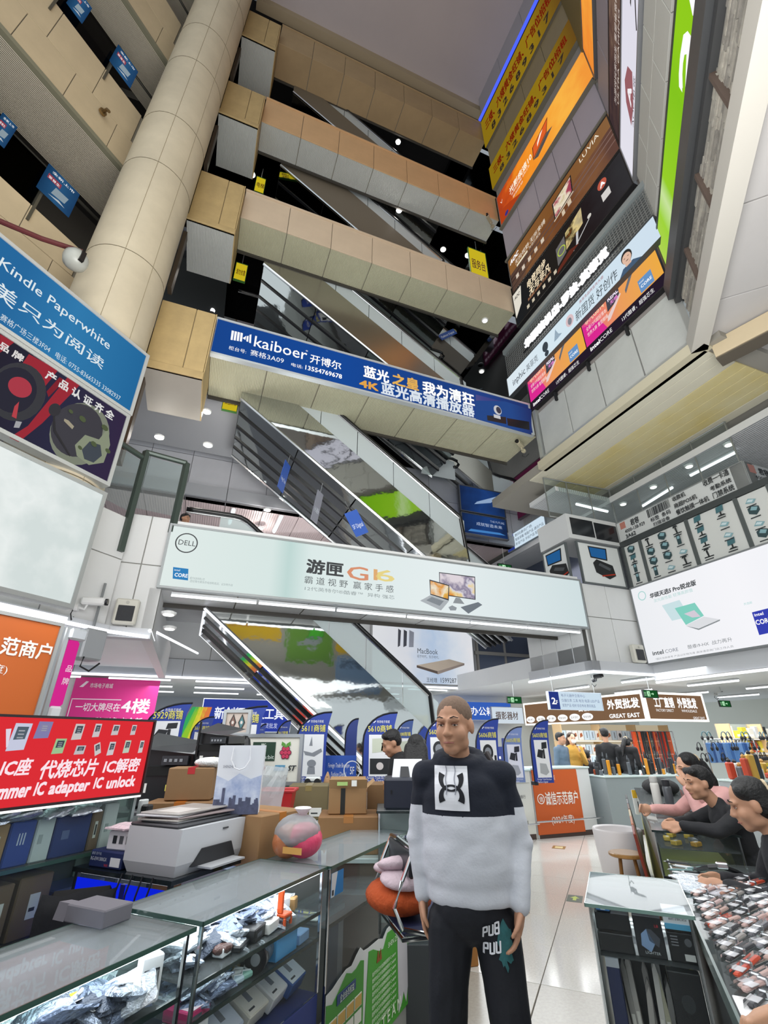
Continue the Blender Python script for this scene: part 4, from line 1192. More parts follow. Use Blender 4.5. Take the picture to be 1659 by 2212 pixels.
# ------------------------------------------------------------------ escalators
MIR = M('c6cac8', .05, 1.0, bump=('noise', 1.3, .25))
MIR2 = M('aaa79c', .22, .85, noise=(.7, .1))
RUB = M('0d0e10', .3)
STEEL = M('c9ccce', .2, 1.0)
TEAL = GL('cfe2e0', .2, .55)  # strong pale share stands in for light reflected by the glass
DKBAR = M('17181b', .4)
def escalator(lab, z_top, slope, z_bot, h1, h2, t0=8.36, wd=2.35, side=MIR, s_top=-.05, led=False, rail_top=None, rail_flat=None):
    """s runs to the right and down; the lower edge of the truss starts at (s_top, z_top)"""
    e = thing('escalator', lab, 'escalator', DE(0, t0, 0), RD)
    s_bot = s_top + (z_top - z_bot) / slope
    low = lambda s: z_top - slope * (s - s_top)
    # mirror soffit in panels with dark joint rails
    n = 4
    segs = [s_top + (s_bot - s_top) * i / n for i in range(n + 1)]
    strips = [0, .27, .58, .82, 1.0] if led else [0, .2, .42, .62, .8, 1.0]
    for a, b in zip(strips, strips[1:]):
        for i in range(n):
            m = MB()
            y0, y1 = a * wd + .03, b * wd - .03
            x0, x1 = segs[i] + .01, segs[i + 1] - .01
            dz = .02 * ((i + int(a * 10)) % 2)
            m.add([(x0, y0, low(x0)), (x1, y0, low(x1)), (x1, y1, low(x1) + dz), (x0, y1, low(x0) + dz),
                   (x0, y0, low(x0) + .04), (x1, y0, low(x1) + .04), (x1, y1, low(x1) + .06), (x0, y1, low(x0) + .06)],
                  [(0, 3, 2, 1), (4, 5, 6, 7), (0, 1, 5, 4), (1, 2, 6, 5), (2, 3, 7, 6), (3, 0, 4, 7)])
            m.obj('soffit_panel', MIR, e)
    for a in strips[1:-1]:
        MB().add([(s_top, a * wd - .035, low(s_top) - .03), (s_bot, a * wd - .035, low(s_bot) - .03), (s_bot, a * wd + .035, low(s_bot) - .03), (s_top, a * wd + .035, low(s_top) - .03),
                  (s_top, a * wd - .035, low(s_top) + .05), (s_bot, a * wd - .035, low(s_bot) + .05), (s_bot, a * wd + .035, low(s_bot) + .05), (s_top, a * wd + .035, low(s_top) + .05)],
                 [(0, 3, 2, 1), (4, 5, 6, 7), (0, 1, 5, 4), (1, 2, 6, 5), (2, 3, 7, 6), (3, 0, 4, 7)]).obj('joint_rail', DKBAR, e)
    # truss sides: front in panels, rear in one
    zf = rail_top if rail_top is not None else z_top + h1
    top = lambda s: min(low(s) + h1, zf)
    xs = [s_top + (s_bot - s_top) * i / 12 for i in range(13)]
    for k in range(3):
        sx = xs[k * 4:k * 4 + 5]
        pts = [(x, low(x) + .02) for x in sx] + [(x, top(x)) for x in reversed(sx)]
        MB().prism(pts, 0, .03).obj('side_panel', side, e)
    pts = [(x, low(x)) for x in xs] + [(x, top(x)) for x in reversed(xs)]
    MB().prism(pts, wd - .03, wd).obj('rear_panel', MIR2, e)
    MB().prism([(x, top(x) - .3) for x in xs] + [(x, top(x) - .25) for x in reversed(xs)], .05, wd - .05).obj('step_deck', M('3c3d40', .5, .5), e)
    for y in (-.025, wd - .02):
        MB().tube([(x, y, low(x)) for x in (s_top, s_bot)], .035, 6).obj('edge_bead', STEEL, e)
    if led:
        for y in (-.05, wd + .02):
            MB().tube([(x, y, low(x) - .02) for x in (s_top, s_bot - .5)], .022, 6).obj('light_strip', E('f4f8ff', 1.6), e)
        MB().tube([(s_top, -.05, low(s_top) - .02), (s_top - .02, wd, low(s_top) - .02)], .02, 6).obj('light_strip', E('f4f8ff', 1.2), e)
    # balustrade panes and handrails
    zr = zf + h2
    rail = lambda s: min(low(s) + h1 + h2, zr) if s < s_bot + .2 else max(low(s_bot) + h1 + h2, .0)
    for y in (.04, wd - .06):
        npan = 6
        px_ = [s_top + (s_bot - s_top) * i / npan for i in range(npan + 1)]
        for i in range(npan):
            x0, x1 = px_[i] + .008, px_[i + 1] - .008
            sub = [x0 + (x1 - x0) * j / 4 for j in range(5)]
            MB().prism([(x, top(x)) for x in sub] + [(x, rail(x) - .02) for x in reversed(sub)], y, y + .014).obj('balustrade_pane', TEAL, e)
        rp = []
        x = s_top - .6
        while x < s_bot + .05:
            rp.append((x, y, rail(x)))
            x += .12
        zb = rail(s_bot)
        sm = [rp[0]]
        for i in range(1, len(rp) - 1):
            sm.append((rp[i][0], y, (rp[i - 1][2] + 2 * rp[i][2] + rp[i + 1][2]) / 4))
        fl = rail_flat if rail_flat is not None else zb - .05
        xe = sm[-1][0]
        sm = [p for p in sm if p[2] > fl + .12]
        xe, ze = sm[-1][0], sm[-1][2]
        sm += [(xe + .12, y, fl + .07), (xe + .26, y, fl + .03), (xe + .45, y, fl), (xe + .9, y, fl), (xe + 1.05, y, fl - .05), (xe + 1.1, y, fl - .16), (xe + 1.02, y, fl - .28), (xe + .9, y, fl - .3)]
        MB().tube(sm, .045, 8).obj('handrail', RUB, e, smooth=True)
        MB().tube([(x_, y_, z_ - .06) for x_, y_, z_ in sm[:-5]], .02, 6).obj('rail_trim', STEEL, e)
        MB().prism([(xe - .2, fl - .75), (xe + .95, fl - .75), (xe + .95, fl - .1), (xe + .4, fl - .04), (xe, fl + .1)], y, y + .014).obj('balustrade_pane', TEAL, e)
    return e
escalator('lowest escalator, white light strips under its mirrored belly', 3.58, .80, .08, 1.45, .68, led=True, rail_top=4.7, rail_flat=.95)
escalator('escalator rising behind the long white hoarding to the blue one', 8.06, .715, 4.3, 1.08, .74, rail_top=8.9, rail_flat=5.0)
escalator('escalator just above the long blue hoarding', 12.35, .66, 8.6, 1.15, .62, rail_top=13.2, side=MIR2, rail_flat=9.4)
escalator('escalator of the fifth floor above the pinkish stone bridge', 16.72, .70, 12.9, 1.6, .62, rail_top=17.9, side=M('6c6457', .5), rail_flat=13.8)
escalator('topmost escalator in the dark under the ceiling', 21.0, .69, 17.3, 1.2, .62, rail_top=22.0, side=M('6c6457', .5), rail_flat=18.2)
# second flights behind
for z, lab in ((4.6, 'rear escalator flight behind the white laptop hoarding'), (8.9, 'rear escalator flight under the blue hoarding bridge'), (13.2, 'rear escalator flight above the blue hoarding bridge'), (17.5, 'rear escalator flight in the dark fifth floor')):
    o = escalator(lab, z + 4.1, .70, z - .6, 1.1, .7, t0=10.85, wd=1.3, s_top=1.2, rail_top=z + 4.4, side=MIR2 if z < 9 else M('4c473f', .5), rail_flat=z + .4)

# spotlights in the dark upper levels and downlights under slabs
def spot(p, lab, grp, power=0):
    t = thing('downlight', lab, 'light', p, 0, grp)
    MB().lathe([(.09, 0), (.1, .03), (.05, .05)], 14).obj('housing', M('d8dada', .4), t)
    MB().lathe([(.065, -.012), (.07, .0)], 14).obj('lens', E('fffdf4', 3.0), t)
    if power:
        L = bpy.data.lights.new('bulb', 'POINT')
        L.energy, L.shadow_soft_size, L.color = power, .06, (1, .95, .88)
        put(bpy.data.objects.new('bulb', L), t, (0, 0, -.1))
    return t
for (u, v, z) in ((782, 118, 24.5), (860, 305, 21.6), (862, 452, 16.9), (957, 537, 16.9), (1010, 550, 16.8), (1040, 800, 12.6), (1047, 690, 12.6), (520, 600, 12.6), (470, 590, 12.6), (455, 690, 12.6), (545, 375, 16.9)):
    p = onz(u, v, z)
    spot((p.x, p.y, z - .06), 'small bright downlight under a dark upper landing', 'downlights of the upper landings', 0 if (z == 12.6 and u > 900) else 22)
for (u, v, z) in ((345, 940, 7.14), (450, 957, 7.14), (578, 1098, 7.1), (562, 1138, 7.1), (447, 885, 7.9)):
    p = onz(u, v, z)
    spot((p.x, p.y, z - .06), 'small downlight in the second floor ceiling', 'downlights of the second floor', 14)
for (u, v, z) in ((1345, 1085, 6.9), (1410, 1048, 6.9), (1487, 1003, 6.9), (1572, 956, 6.9)):
    p = onz(u, v, z)
    spot((p.x, p.y, z - .06), 'round downlight in the ceiling over the right shop fascia', 'downlights over the right parapet')
for (u, v, z) in ((366, 1318, 3.12), (368, 1350, 3.12)):
    p = onz(u, v, z)
    spot((p.x, p.y, z - .06), 'round downlight in the soffit left of the lowest escalator', 'downlights by the lowest escalator')
# linear lamps
def tube_lamp(p, q, lab, grp, r=.03, s=2.2):
    p, q = Vector(p), Vector(q)
    v = q - p
    t = thing('tube_lamp', lab, 'light', p, math.degrees(math.atan2(v.y, v.x)), grp)
    MB().box(0, v.length, -r, r, 0, .03).obj('tray', M('d4d8da', .4), t)
    MB().tube([(0, 0, -.012), (v.length, 0, -.012)], r * .75, 8).obj('tube', E('f6faff', s), t)
for i in range(6):
    x0 = -.55 + i * 1.3
    tube_lamp(DE(x0, 7.56, 3.56), DE(x0 + 1.26, 7.56, 3.56), 'white tube lamp in the row under the long white hoarding', 'tube lamps under the lowest bridge')
for (a, b, z) in (((1388, 1092), (1452, 1052), 6.86), ((1491, 1026), (1590, 975), 6.86), ((1245, 1088), (1312, 1104), 6.86)):
    p, q = onz(*a, z), onz(*b, z)
    tube_lamp(p, q, 'white tube lamp on the ceiling over the right shop fascia', 'tube lamps over the right parapet', .045)
for (a, b) in (((608, 1115), (592, 1148)), ((505, 1100), (496, 1130))):
    p, q = onz(*a, 7.12), onz(*b, 7.12)
    tube_lamp(p, q, 'white tube lamp on the pinkish second floor ceiling', 'tube lamps of the second floor', .06)
# ground-floor ceiling lights: strips round the void and rows of tubes over the stalls
gl_ = 'tube lamps over the ground floor stalls'
lb = 'white tube lamp on the low ceiling over the stalls'
for k in range(5):
    for j in range(4):
        p = DE(9.6 + j * 2.2, .5 + k * 2.4, 2.82)
        tube_lamp(p, p + vE2 * 1.3, lb, gl_, .035)
for k in range(7):
    for j in range(3):
        p = DE(-6 + k * 2.0, 13.6 + j * 1.8, 2.94)
        tube_lamp(p, p + vE1 * 1.4, lb, gl_, .035)
for k in range(5):
    p = AB(-1.5 + k * 1.2, 7.2, 2.95)
    tube_lamp(p, p + vA * .9, lb, gl_, .035)
ls = thing('light_strip', 'thin white light line round the edge of the ground floor ceiling', 'light', (0, 0, 0))
def strip(p, q, r=.025, s=1.8):
    MB().tube([p, q], r, 6).obj('strip', E('f6f8ff', s), ls)
strip(AB(-2, 6.0, 2.9), AB(4.3, 6.0, 2.9))
strip(AB(4.3, 6.0, 2.9), DE(-.72, 7.40, 2.88))
strip(AB(3.5, 6.9, 2.97), DE(-.72, 8.2, 2.97))
strip(DE(-.72, 7.4, 2.97), DE(-.72, 8.2, 2.97))
strip(DE(-.7, 8.2, 3.1), DE(-.05, 10.8, 3.2), .02)
strip(DE(7.2, 7.38, 2.76), DE(8.8, 7.38, 2.76))
strip(DE(8.8, 7.38, 2.62), DE(8.8, 1.6, 2.62))
strip(DE(-4.9, 12.93, 2.93), DE(8.9, 12.93, 2.93), .03)
strip(DE(7.2, 7.4, 2.76), DE(7.2, 9.4, 2.76))

# shop-floor glass smoke baffle under the third-floor slab
gbf = thing('glass_baffle', 'hanging clear glass smoke baffle over the right pillar', 'glass screen', (0, 0, 0))
def baffle(p, q, n, z0, z1):
    p, q = Vector(p), Vector(q)
    for i in range(n):
        a, b = p.lerp(q, (i + .02) / n), p.lerp(q, (i + .98) / n)
        MB().quad((a.x, a.y, z0), (b.x, b.y, z0), (b.x, b.y, z1), (a.x, a.y, z1)).obj('pane', GL('e6eeec', .12, .05), gbf)
        c = p.lerp(q, i / n)
        MB().cyl((c.x, c.y, z0), (c.x, c.y, z1), .016, n=6).obj('post', M('8f9494', .35, .6), gbf)
    c = q
    MB().cyl((c.x, c.y, z0), (c.x, c.y, z1), .02, n=6).obj('post', M('8f9494', .35, .6), gbf)
    for z in (z0, z1):
        MB().cyl((p.x, p.y, z), (q.x, q.y, z), .014, n=6).obj('rail', M('b0b4b4', .35, .6), gbf)
baffle(DE(7.1, 7.72, 0), DE(9.05, 7.62, 0), 3, 6.25, 7.28)
baffle(DE(9.05, 7.6, 0), DE(9.05, 4.6, 0), 4, 6.25, 7.28)
# left glass railing at the column
gr = thing('glass_railing', 'dark green framed glass railing beside the light box, left of the escalators', 'railing', (0, 0, 0))
GF = M('46524c', .4, .3)
def railbit(p, q, z0, z1, kind):
    p, q = Vector(p), Vector(q)
    MB().tube([(p.x, p.y, z1), (q.x, q.y, z1)], .045, 8).obj('top_rail', GF, gr)
    d_ = (q - p).normalized() * .05
    MB().quad((p.x + d_.x, p.y + d_.y, z0), (q.x - d_.x, q.y - d_.y, z0), (q.x - d_.x, q.y - d_.y, z1 - .07), (p.x + d_.x, p.y + d_.y, z1 - .07)).obj('pane', GL('cfe0dc', .2, .12), gr)
railbit(AB(3.55, 6.08, 0), AB(4.22, 6.12, 0), 4.7, 5.66, 0)
railbit(AB(4.22, 6.12, 0), DE(-.72, 7.44, 0), 4.78, 5.78, 0)
for p, z0 in ((AB(4.22, 6.1, 0), 4.05), (DE(-.72, 7.44, 0), 4.5)):
    MB().box(-.04, .04, -.04, .04, 0, 5.78 - z0).obj('post', GF, gr, (p.x, p.y, z0), RA)
MB().box(-.09, .0, .02, .32, 0, 1.2).obj('end_plate', GF, gr, DE(-.68, 7.44, 4.6), RD)

# cameras and loudspeakers
def speaker(loc, rz, lab, w=.3, h=.36):
    s = thing('wall_speaker', lab, 'speaker', loc, rz)
    MB().use(M('c9c8be', .5)).rbox(0, w, -.1, .02, 0, h, .02).obj('cabinet', None, s)
    MB().rbox(w * .15, w * .85, -.112, -.1, h * .12, h * .72, .01).obj('grille', M('34363a', .7, bump=('noise', 90, .6)), s)
    MB().lathe([(.022, 0), (.022, .01)], 12).obj('badge', M('b0b0a8', .4), s, (w / 2, -.1, h * .85), (radians(90), 0, 0))
    return s
speaker(DE(-1.22, 7.42, 3.02), RD, 'beige wall loudspeaker on the left pillar')
speaker(DE(8.32, 7.42, 2.99), RD, 'beige wall loudspeaker on the right pillar')
def bullet_cam(loc, rz, lab, s=1.0, body='e0e2e2'):
    c = thing('cctv_camera', lab, 'camera', loc, rz)
    MB().cyl((0, .0, 0), (0, -.05, 0), .05 * s, n=12).obj('mount', M(body, .4), c)
    MB().tube([(0, -.04, 0), (0, -.12 * s, -.02), (0, -.14 * s, .05 * s)], .015 * s, 6).obj('arm', M(body, .4), c)
    MB().use(M(body, .35)).rbox(-.05 * s, .05 * s, -.34 * s, -.06 * s, .04 * s, .14 * s, .02).obj('body', None, c)
    MB().cyl((0, -.34 * s, .09 * s), (0, -.37 * s, .09 * s), .045 * s, n=14).obj('lens', M('121316', .1), c)
    MB().tube([(0, 0, 0), (-.06 * s, .0, -.1 * s), (.02, 0, -.16 * s), (.1 * s, .01, -.1 * s)], .008, 5).obj('cable', DARK, c)
    return c
bullet_cam(AB(3.78, 6.06, 3.12), RA + 40, 'white bullet camera on the corner of the left pillar')
bullet_cam(onp(1065, 490, vE1, 6.8), RD - 60, 'old beige bullet camera at the right end of the pinkish bridge', 1.2, 'a59a84')
bullet_cam(onp(1132, 975, vE1, 6.8), RD - 60, 'beige bullet camera under the right end of the blue hoarding', 1.1, 'b5ae94')
bullet_cam(onz(1281, 1470, 2.75), RD, 'dark bullet camera hanging at the pillar foot', .8, '2a2c30')
bullet_cam(onz(1545, 1500, 2.8), RD - 20, 'white bullet camera under the ceiling of the far right stalls', .9)
dc = thing('smoke_detector', 'round grey smoke detector with a black slot on a dark red pipe', 'detector', onp(163, 562, vB, 5.75))
MB().lathe([(.03, .16), (.1, .14), (.155, .06), (.16, 0), (.14, -.08), (.08, -.13), (.02, -.14)], 22).obj('body', M('a9aba4', .35, noise=(3, .1)), dc, smooth=True)
MB().box(-.03, .03, -.17, -.13, -.1, .08).obj('slot', M('1a1a1a', .4), dc, None, RA)
MB().tube([(0, 0, .15), (.0, .05, .25), (-.35, -.25, .1), (-.8, -.75, -.1)], .035, 8).obj('pipe', M('5a2426', .4), dc)
for (a, b_, z) in ((2.1, 7.06, 12.75), (1.55, 7.06, 17.4)):
    g = thing('fire_nozzle', 'small brass fire nozzle on the %s left gallery front' % ('middle' if z < 15 else 'upper'), 'nozzle', AB(a, b_, z), RA)
    MB().cyl((0, 0, 0), (0, -.05, 0), .07, n=12).obj('rose', M('8a7048', .35, .7), g)
    MB().tube([(0, -.04, 0), (0, -.16, -.03), (.02, -.22, -.12)], .03, 8).obj('spout', M('6a5434', .4, .6), g)

# ------------------------------------------------------------------ feather flags among the stalls
FB = EG([(0, '22409a'), (.5, '1c3488'), (1, '26429c')], .0, 2, 2.0)
def flag(x, y, rz, wd, z0, z1, num, lab, back=False, hue='2742a0', far=False, hung=False):
    f = thing('feather_flag', lab, 'flag', (x, y, 0), rz, None)
    H = z1 - z0
    pts = [(wd * .12, 0), (wd, 0), (wd, H * .5)]
    out = [(0, 0), (wd * .94, 0)]
    right = [(wd * .94, H * .55), (wd * .98, H * .8), (wd * 1.08, H * .985)]
    left = []
    for i in range(9):
        a = i / 8 * pi / 2
        left.append((wd * 1.08 - wd * 1.08 * sin(a) ** .9, H * (.985 - .42 * (1 - cos(a)))))
    sh = out + right + left[1:]
    fm = M(hue, .6)
    MB().prism([(x_, z0 + z_) for x_, z_ in sh], 0, .006).obj('cloth', fm, f)
    edge = ([] if hung else [(0, .003, 0)]) + [(0, .003, z0)] + [(x_, .003, z0 + z_) for x_, z_ in reversed(left[1:])] + [(wd * 1.08, .003, z0 + H * .985)]
    MB().tube(edge, .012, 6).obj('pole', M('121420', .5), f)
    if hung:
        MB().box(0, .06, 0, .12, z0 - .03, z0 + .02).obj('bracket', M('26282c', .5), f)
    else:
        MB().lathe([(.16, 0), (.16, .02), (.03, .04)], 14).obj('base', M('26282c', .5), f)
    W2 = M('f0f2f6', .5)
    if not far:
        MB().prism(rect(wd * .18, z0 + H * .08, wd * .86, z0 + H * .66), -.004, -.002).obj('picture_panel', W2, f)
    k = -1 if back else 1
    yy = -.008
    if num:
        text(num + '商铺', wd * .14, z0 + H * .705, wd * .22, M('e8e06a', .5), f, y=yy, w=wd * .74, bold=.01)
        text('市场电子商城', wd * .42, z0 + H * .83, wd * .09, W2, f, y=yy, w=wd * .4)
        MB().prism([(wd * .3, z0 + H * .83), (wd * .34, z0 + H * .83), (wd * .4, z0 + H * .86), (wd * .37, z0 + H * .865)], yy, yy + .002).obj('emblem', W2, f)
        text('Foreign Trade Boutique', wd * .12, z0 + H * .045, wd * .1, W2, f, y=yy, w=wd * .7, shear=.2)
        text('Fashion Digital', wd * .12, z0 + H * .005, wd * .1, W2, f, y=yy, w=wd * .5, shear=.2)
    return f, H
def fart(f, wd, z0, H, kind):
    dk, gy, orr = M('22252a', .5), M('8a8f98', .5), M('c8642c', .5)
    y = (-.0065, -.0055)
    m = MB()
    X = lambda a: wd * (.18 + .68 * a)
    Z = lambda b: z0 + H * (.08 + .58 * b)
    P = lambda pts: [(X(a), Z(b)) for a, b in pts]
    if kind == 0:
        m.prism(P([(.1, .6), (.5, .55), (.9, .66), (.95, .58), (.6, .46), (.2, .5)]), *y)
        m.prism(P([(.35, .72), (.45, .95), (.5, .72)]), *y)
        m.prism(P(oval(.5, .3, .2, .09)), *y)
        m.prism(P([(.32, .05), (.68, .05), (.65, .22), (.35, .22)]), *y)
        m.obj('print', gy, f)
    elif kind == 1:
        m.prism(P([(.05, .05), (.95, .05), (.95, .42), (.05, .42)]), *y)
        m.obj('print', dk, f)
        MB().prism(P([(.15, .55), (.85, .6), (.85, .92), (.15, .9)]), *y).obj('print', M('cfd6c4', .5), f)
        MB().prism(P([(.55, .6), (.85, .62), (.8, .85), (.6, .8)]), *y).obj('print', M('d8c050', .5), f)
        MB().prism(P(oval(.5, .24, .16, .09)), -.0075, -.0066).obj('print', M('d8d0d0', .5), f)
    elif kind == 2:
        m.prism(P(oval(.45, .7, .32, .2)), *y)
        m.obj('print', dk, f)
        MB().prism(P(oval(.45, .7, .2, .12)), -.0075, -.0066).obj('print', gy, f)
        MB().prism(P([(.2, .34), (.75, .34), (.62, .5), (.32, .5)]), *y).obj('print', orr, f)
        MB().prism(P([(.82, .5), (.95, .5), (.95, .62), (.82, .62)]), *y).obj('print', dk, f)
    else:
        m.prism(P([(.5, .75), (.9, .78), (.92, .95), (.55, .93)]), *y)
        m.prism(P([(.1, .55), (.5, .5), (.6, .72), (.25, .75)]), *y)
        m.prism(P([(.55, .5), (.7, .5), (.7, .75), (.6, .75)]), *y)
        m.obj('print', dk, f)
        MB().prism(P([(.2, .12), (.6, .06), (.85, .14), (.7, .36), (.25, .38)]), *y).obj('print', M('b0b4b8', .5), f)
def flag_px(u0, u1, vt, vb, Y, num, lab, kind=None, **kw):
    d0 = _ray(u0, vb); d1 = _ray(u1, vb); dt = _ray((u0 + u1) / 2, vt)
    x0, x1 = d0.x / d0.y * Y, d1.x / d1.y * Y
    z0, z1 = EYE + d0.z / d0.y * Y, EYE + dt.z / dt.y * Y
    f, H = flag(x0, Y, kw.pop('rz', 0), (x1 - x0) / 1.04, z0, z1, num, lab, **kw)
    if kind is not None:
        fart(f, (x1 - x0) / 1.04, z0, H, kind)
flag_px(633, 708, 1536, 1690, 6.4, '5611', 'blue feather flag numbered 5611 beside the white component sign', 0)
flag_px(783, 858, 1537, 1690, 6.3, '5610', 'blue feather flag numbered 5610 behind the man holding a phone', 1)
flag_px(1035, 1095, 1550, 1700, 8.3, '5606', 'blue feather flag numbered 5606 at the walking man\'s shoulder', 2, hung=True, rz=15)
flag_px(1156, 1208, 1553, 1692, 8.6, '5603', 'blue feather flag numbered 5603 in front of the orange counter', 3, hung=True, rz=15)
flag_px(922, 985, 1545, 1690, 6.6, '5609', 'blue feather flag mostly hidden behind the walking man\'s head', 2)
flag_px(853, 895, 1553, 1680, 8.2, '5608', 'blue feather flag numbered 5608 behind number 5610', 1, hue='3f5a9c')
flag_px(300, 392, 1517, 1640, 6.0, '5929', 'broad blue feather flag numbered 5929 above the black printers', 3)
flag_px(470, 562, 1524, 1650, 5.9, '5612', 'broad dark blue feather flag behind the framed diamond picture', 0)
flag_px(402, 447, 1547, 1650, 8.4, '5613', 'blue feather flag second to the right of number 5929', 0, hue='3a50a6')
flag_px(455, 486, 1553, 1650, 8.8, '5614', 'small blue feather flag left of the framed diamond picture', 1, hue='3a50a6')
flag_px(546, 566, 1563, 1650, 8.6, '5616', 'narrow blue feather flag right of the framed diamond picture', 1, hue='3a50a6')
flag_px(590, 620, 1555, 1660, 8.6, '5617', 'blue feather flag left of number 5611', 0, hue='33489c')
flag_px(744, 772, 1551, 1650, 7.4, None, 'far blue feather flag seen under the lowest escalator', None, hue='2a3f86', far=True)
flag_px(1095, 1140, 1568, 1690, 9.1, '5605', 'pale feather flag between numbers 5606 and 5603', 3, hue='7f94c4')

# ------------------------------------------------------------------ far stalls and shops on the ground floor
def cab(name, lab, cat, loc, rz, W, D, H, body, top=None, group=None):
    c = thing(name, lab, cat, loc, rz, group)
    MB().use(body).rbox(0, W, 0, D, 0, H - .03, .006).obj('body', None, c)
    MB().use(top or M('c3d4d2', .15)).rbox(-.015, W + .015, -.015, D + .015, H - .03, H, .004).obj('counter_top', None, c)
    MB().box(.02, W - .02, -.004, 0, 0, .08).obj('plinth', M('4a3a34', .6), c)
    return c
# orange honour counter and the white list counter beside it
ORG = M('c4581c', .5)
oc = cab('counter', 'counter with an orange merchant-honour front panel', 'counter', DE(6.08, 8.22, 0), RD, 1.35, .5, 1.1, M('d3d6d6', .5))
MB().box(.0, 1.03, -.02, 0, .06, 1.06).obj('front_panel', ORG, oc)
MB().tube([(-.1, -.12, .27), (1.4, -.12, .27)], .016, 8).obj('guard_rail', STEEL, oc)
text('诚信示范商户', .22, .52, .22, M('f4f0e8', .5), oc, y=-.026, w=.74, bold=.012)
text('(2024年度)', .3, .22, .14, M('f4f0e8', .5), oc, y=-.026, w=.5, bold=.004)
text('市场电子商城', .1, .9, .09, M('f0c0a0', .5), oc, y=-.026, w=.4)
m = MB()
for i in range(22):
    a, b = 2 * pi * i / 22, 2 * pi * (i + 1) / 22
    m.prism([(.13 + .08 * cos(a), .6 + .08 * sin(a)), (.13 + .08 * cos(b), .6 + .08 * sin(b)), (.13 + .066 * cos(b), .6 + .066 * sin(b)), (.13 + .066 * cos(a), .6 + .066 * sin(a))], -.024, -.021)
m.obj('emblem', M('f4f0e8', .5), oc)
text('信', .09, .565, .09, M('f4f0e8', .5), oc, y=-.026, bold=.01)
lc = cab('counter', 'white counter front listing company names in black', 'counter', DE(4.95, 8.22, 0), RD, 1.1, .12, 1.08, M('d9dad2', .5))
text('公司名称', .62, .9, .09, M('b06a4c', .5), lc, y=-.006, w=.36)
for i, t in enumerate(('明达科技有限公司', '星通科技有限公司', '华强电子市场超远电脑商行', '瑞讯子科技有限公司', '恒信科技有限公司', '蓝海电子科技有限公司', '华强电子市场科嘉经营部', '华强电子市场鼎辉明经营部', '鑫源电子经营部')):
    text(t, .28, .78 - i * .078, .06, INK, lc, y=-.006, w=.045 * len(t) + .12)
MB().box(.05, 1.05, -.004, 0, .86, .865).obj('rule', M('9a9a90', .5), lc)
MB().tube([(-.02, -.1, .24), (1.1, -.1, .24)], .014, 8).obj('guard_rail', STEEL, lc)
lc2 = cab('counter', 'white counter behind the walking man, end of the company list', 'counter', DE(3.8, 8.22, 0), RD, 1.1, .12, 1.05, M('d3d5d0', .5))
# brown shop
BRN = E('8a6a50', .8)
bs = Sign('shop_sign', 'brown shop fascia with glowing white letters, face along the aisle', 'sign', DE(10.6, 14.3, 1.98), RD - 90, 4.9, .68, BRN, .1, .05, E('fffaf0', 1.6))
bs.text('智能穿戴', 2.55, .34, .25, E('ffffff', 1.3), w=.95, bold=.03)
bs.text('外贸批发', 3.7, .34, .25, E('ffffff', 1.3), w=1.05, bold=.03)
bs.text('GREAT EAST', 3.7, .1, .14, E('ffffff', 1.2), w=1.0, bold=.02)
for i in range(6):
    bs.polys([oval(.3 + i * .52, .17, .22, .095)], E('ffffff', 1.1))
    bs.text(('耳机', '音箱', '手表', '智能音频', '蓝牙耳机', '智能穿戴')[i], .14 + i * .52, .14, .07, M('5a4638', .5), w=.3)
bs2 = Sign('shop_sign', 'brown shop fascia with glowing white letters, right-hand face', 'sign', DE(10.62, 9.38, 1.98), RD, 2.1, .68, BRN, .1, .05, E('fffaf0', 1.6))
bs2.text('工厂直销', .3, .34, .26, E('ffffff', 1.3), w=.68, bold=.03)
bs2.text('外贸批发', 1.12, .34, .26, E('ffffff', 1.3), w=.68, bold=.03)
bs2.text('FACTORY DIRECT', .32, .22, .09, E('ffffff', 1.1), w=.6)
bs2.text('WHOLESALE', 1.2, .22, .09, E('ffffff', 1.1), w=.55)
bs2.text('GREAT EAST', 1.55, .06, .08, E('ffffff', 1.1), w=.42)
def shelf(lab, loc, rz, W, H, levels, back, D=.35):
    s = thing('display_shelf', lab, 'shelf', loc, rz)
    MB().box(0, W, D - .02, D, 0, H).obj('back_panel', back, s)
    for x in (0, W * .34, W * .67, W - .03):
        MB().box(x, x + .03, 0, D, 0, H).obj('upright', M('d8b88c', .5), s)
    for z in levels:
        MB().box(0, W, 0, D, z - .025, z).obj('shelf_board', M('e4dccc', .5), s)
        MB().box(0, W, .0, .012, z - .04, z - .026).obj('light_strip', E('fff4dc', 1.5), s)
    return s
LV = (.5, .85, 1.2, 1.55)
shelf('lit timber shelving full of boxed accessories under the brown fascia', DE(9.5, 11.3, 0), RD, 4.0, 1.95, LV, E('e8d8b8', .55))
gw_, lw_ = 'boxed accessories on the lit shelving', 'white boxed accessory on the lit shelving under the brown fascia'
WB = [M('e8e6e2', .5), M('dcdde2', .5), M('c8d8e4', .5), M('f0ece0', .5)]
pbox = MB().use(WB[0]).rbox(-.09, .09, 0, .08, 0, .24, .006)
protos = []
for c in range(3):
    t = thing('accessory_box', lw_, 'box', (0, 0, -50), RD, gw_)
    m = MB().use(WB[c + 1 if c < 2 else 0]).rbox(-.085, .085, 0, .08, 0, .24, .006)
    m.obj('carton', None, t)
    m = MB()
    if c == 0:
        m.prism(oval(0, .12, .05, .06, 12), -.003, -.001)
    elif c == 1:
        m.prism(rect(-.012, .05, .012, .2), -.003, -.001)
    else:
        m.prism([(-.05, .06), (.05, .1), (.03, .18), (-.04, .16)], -.003, -.001)
    m.obj('print', M(('3a3c40', '7a7c84', 'b0643c')[c], .5), t)
    protos.append(t)
first = [True] * 3
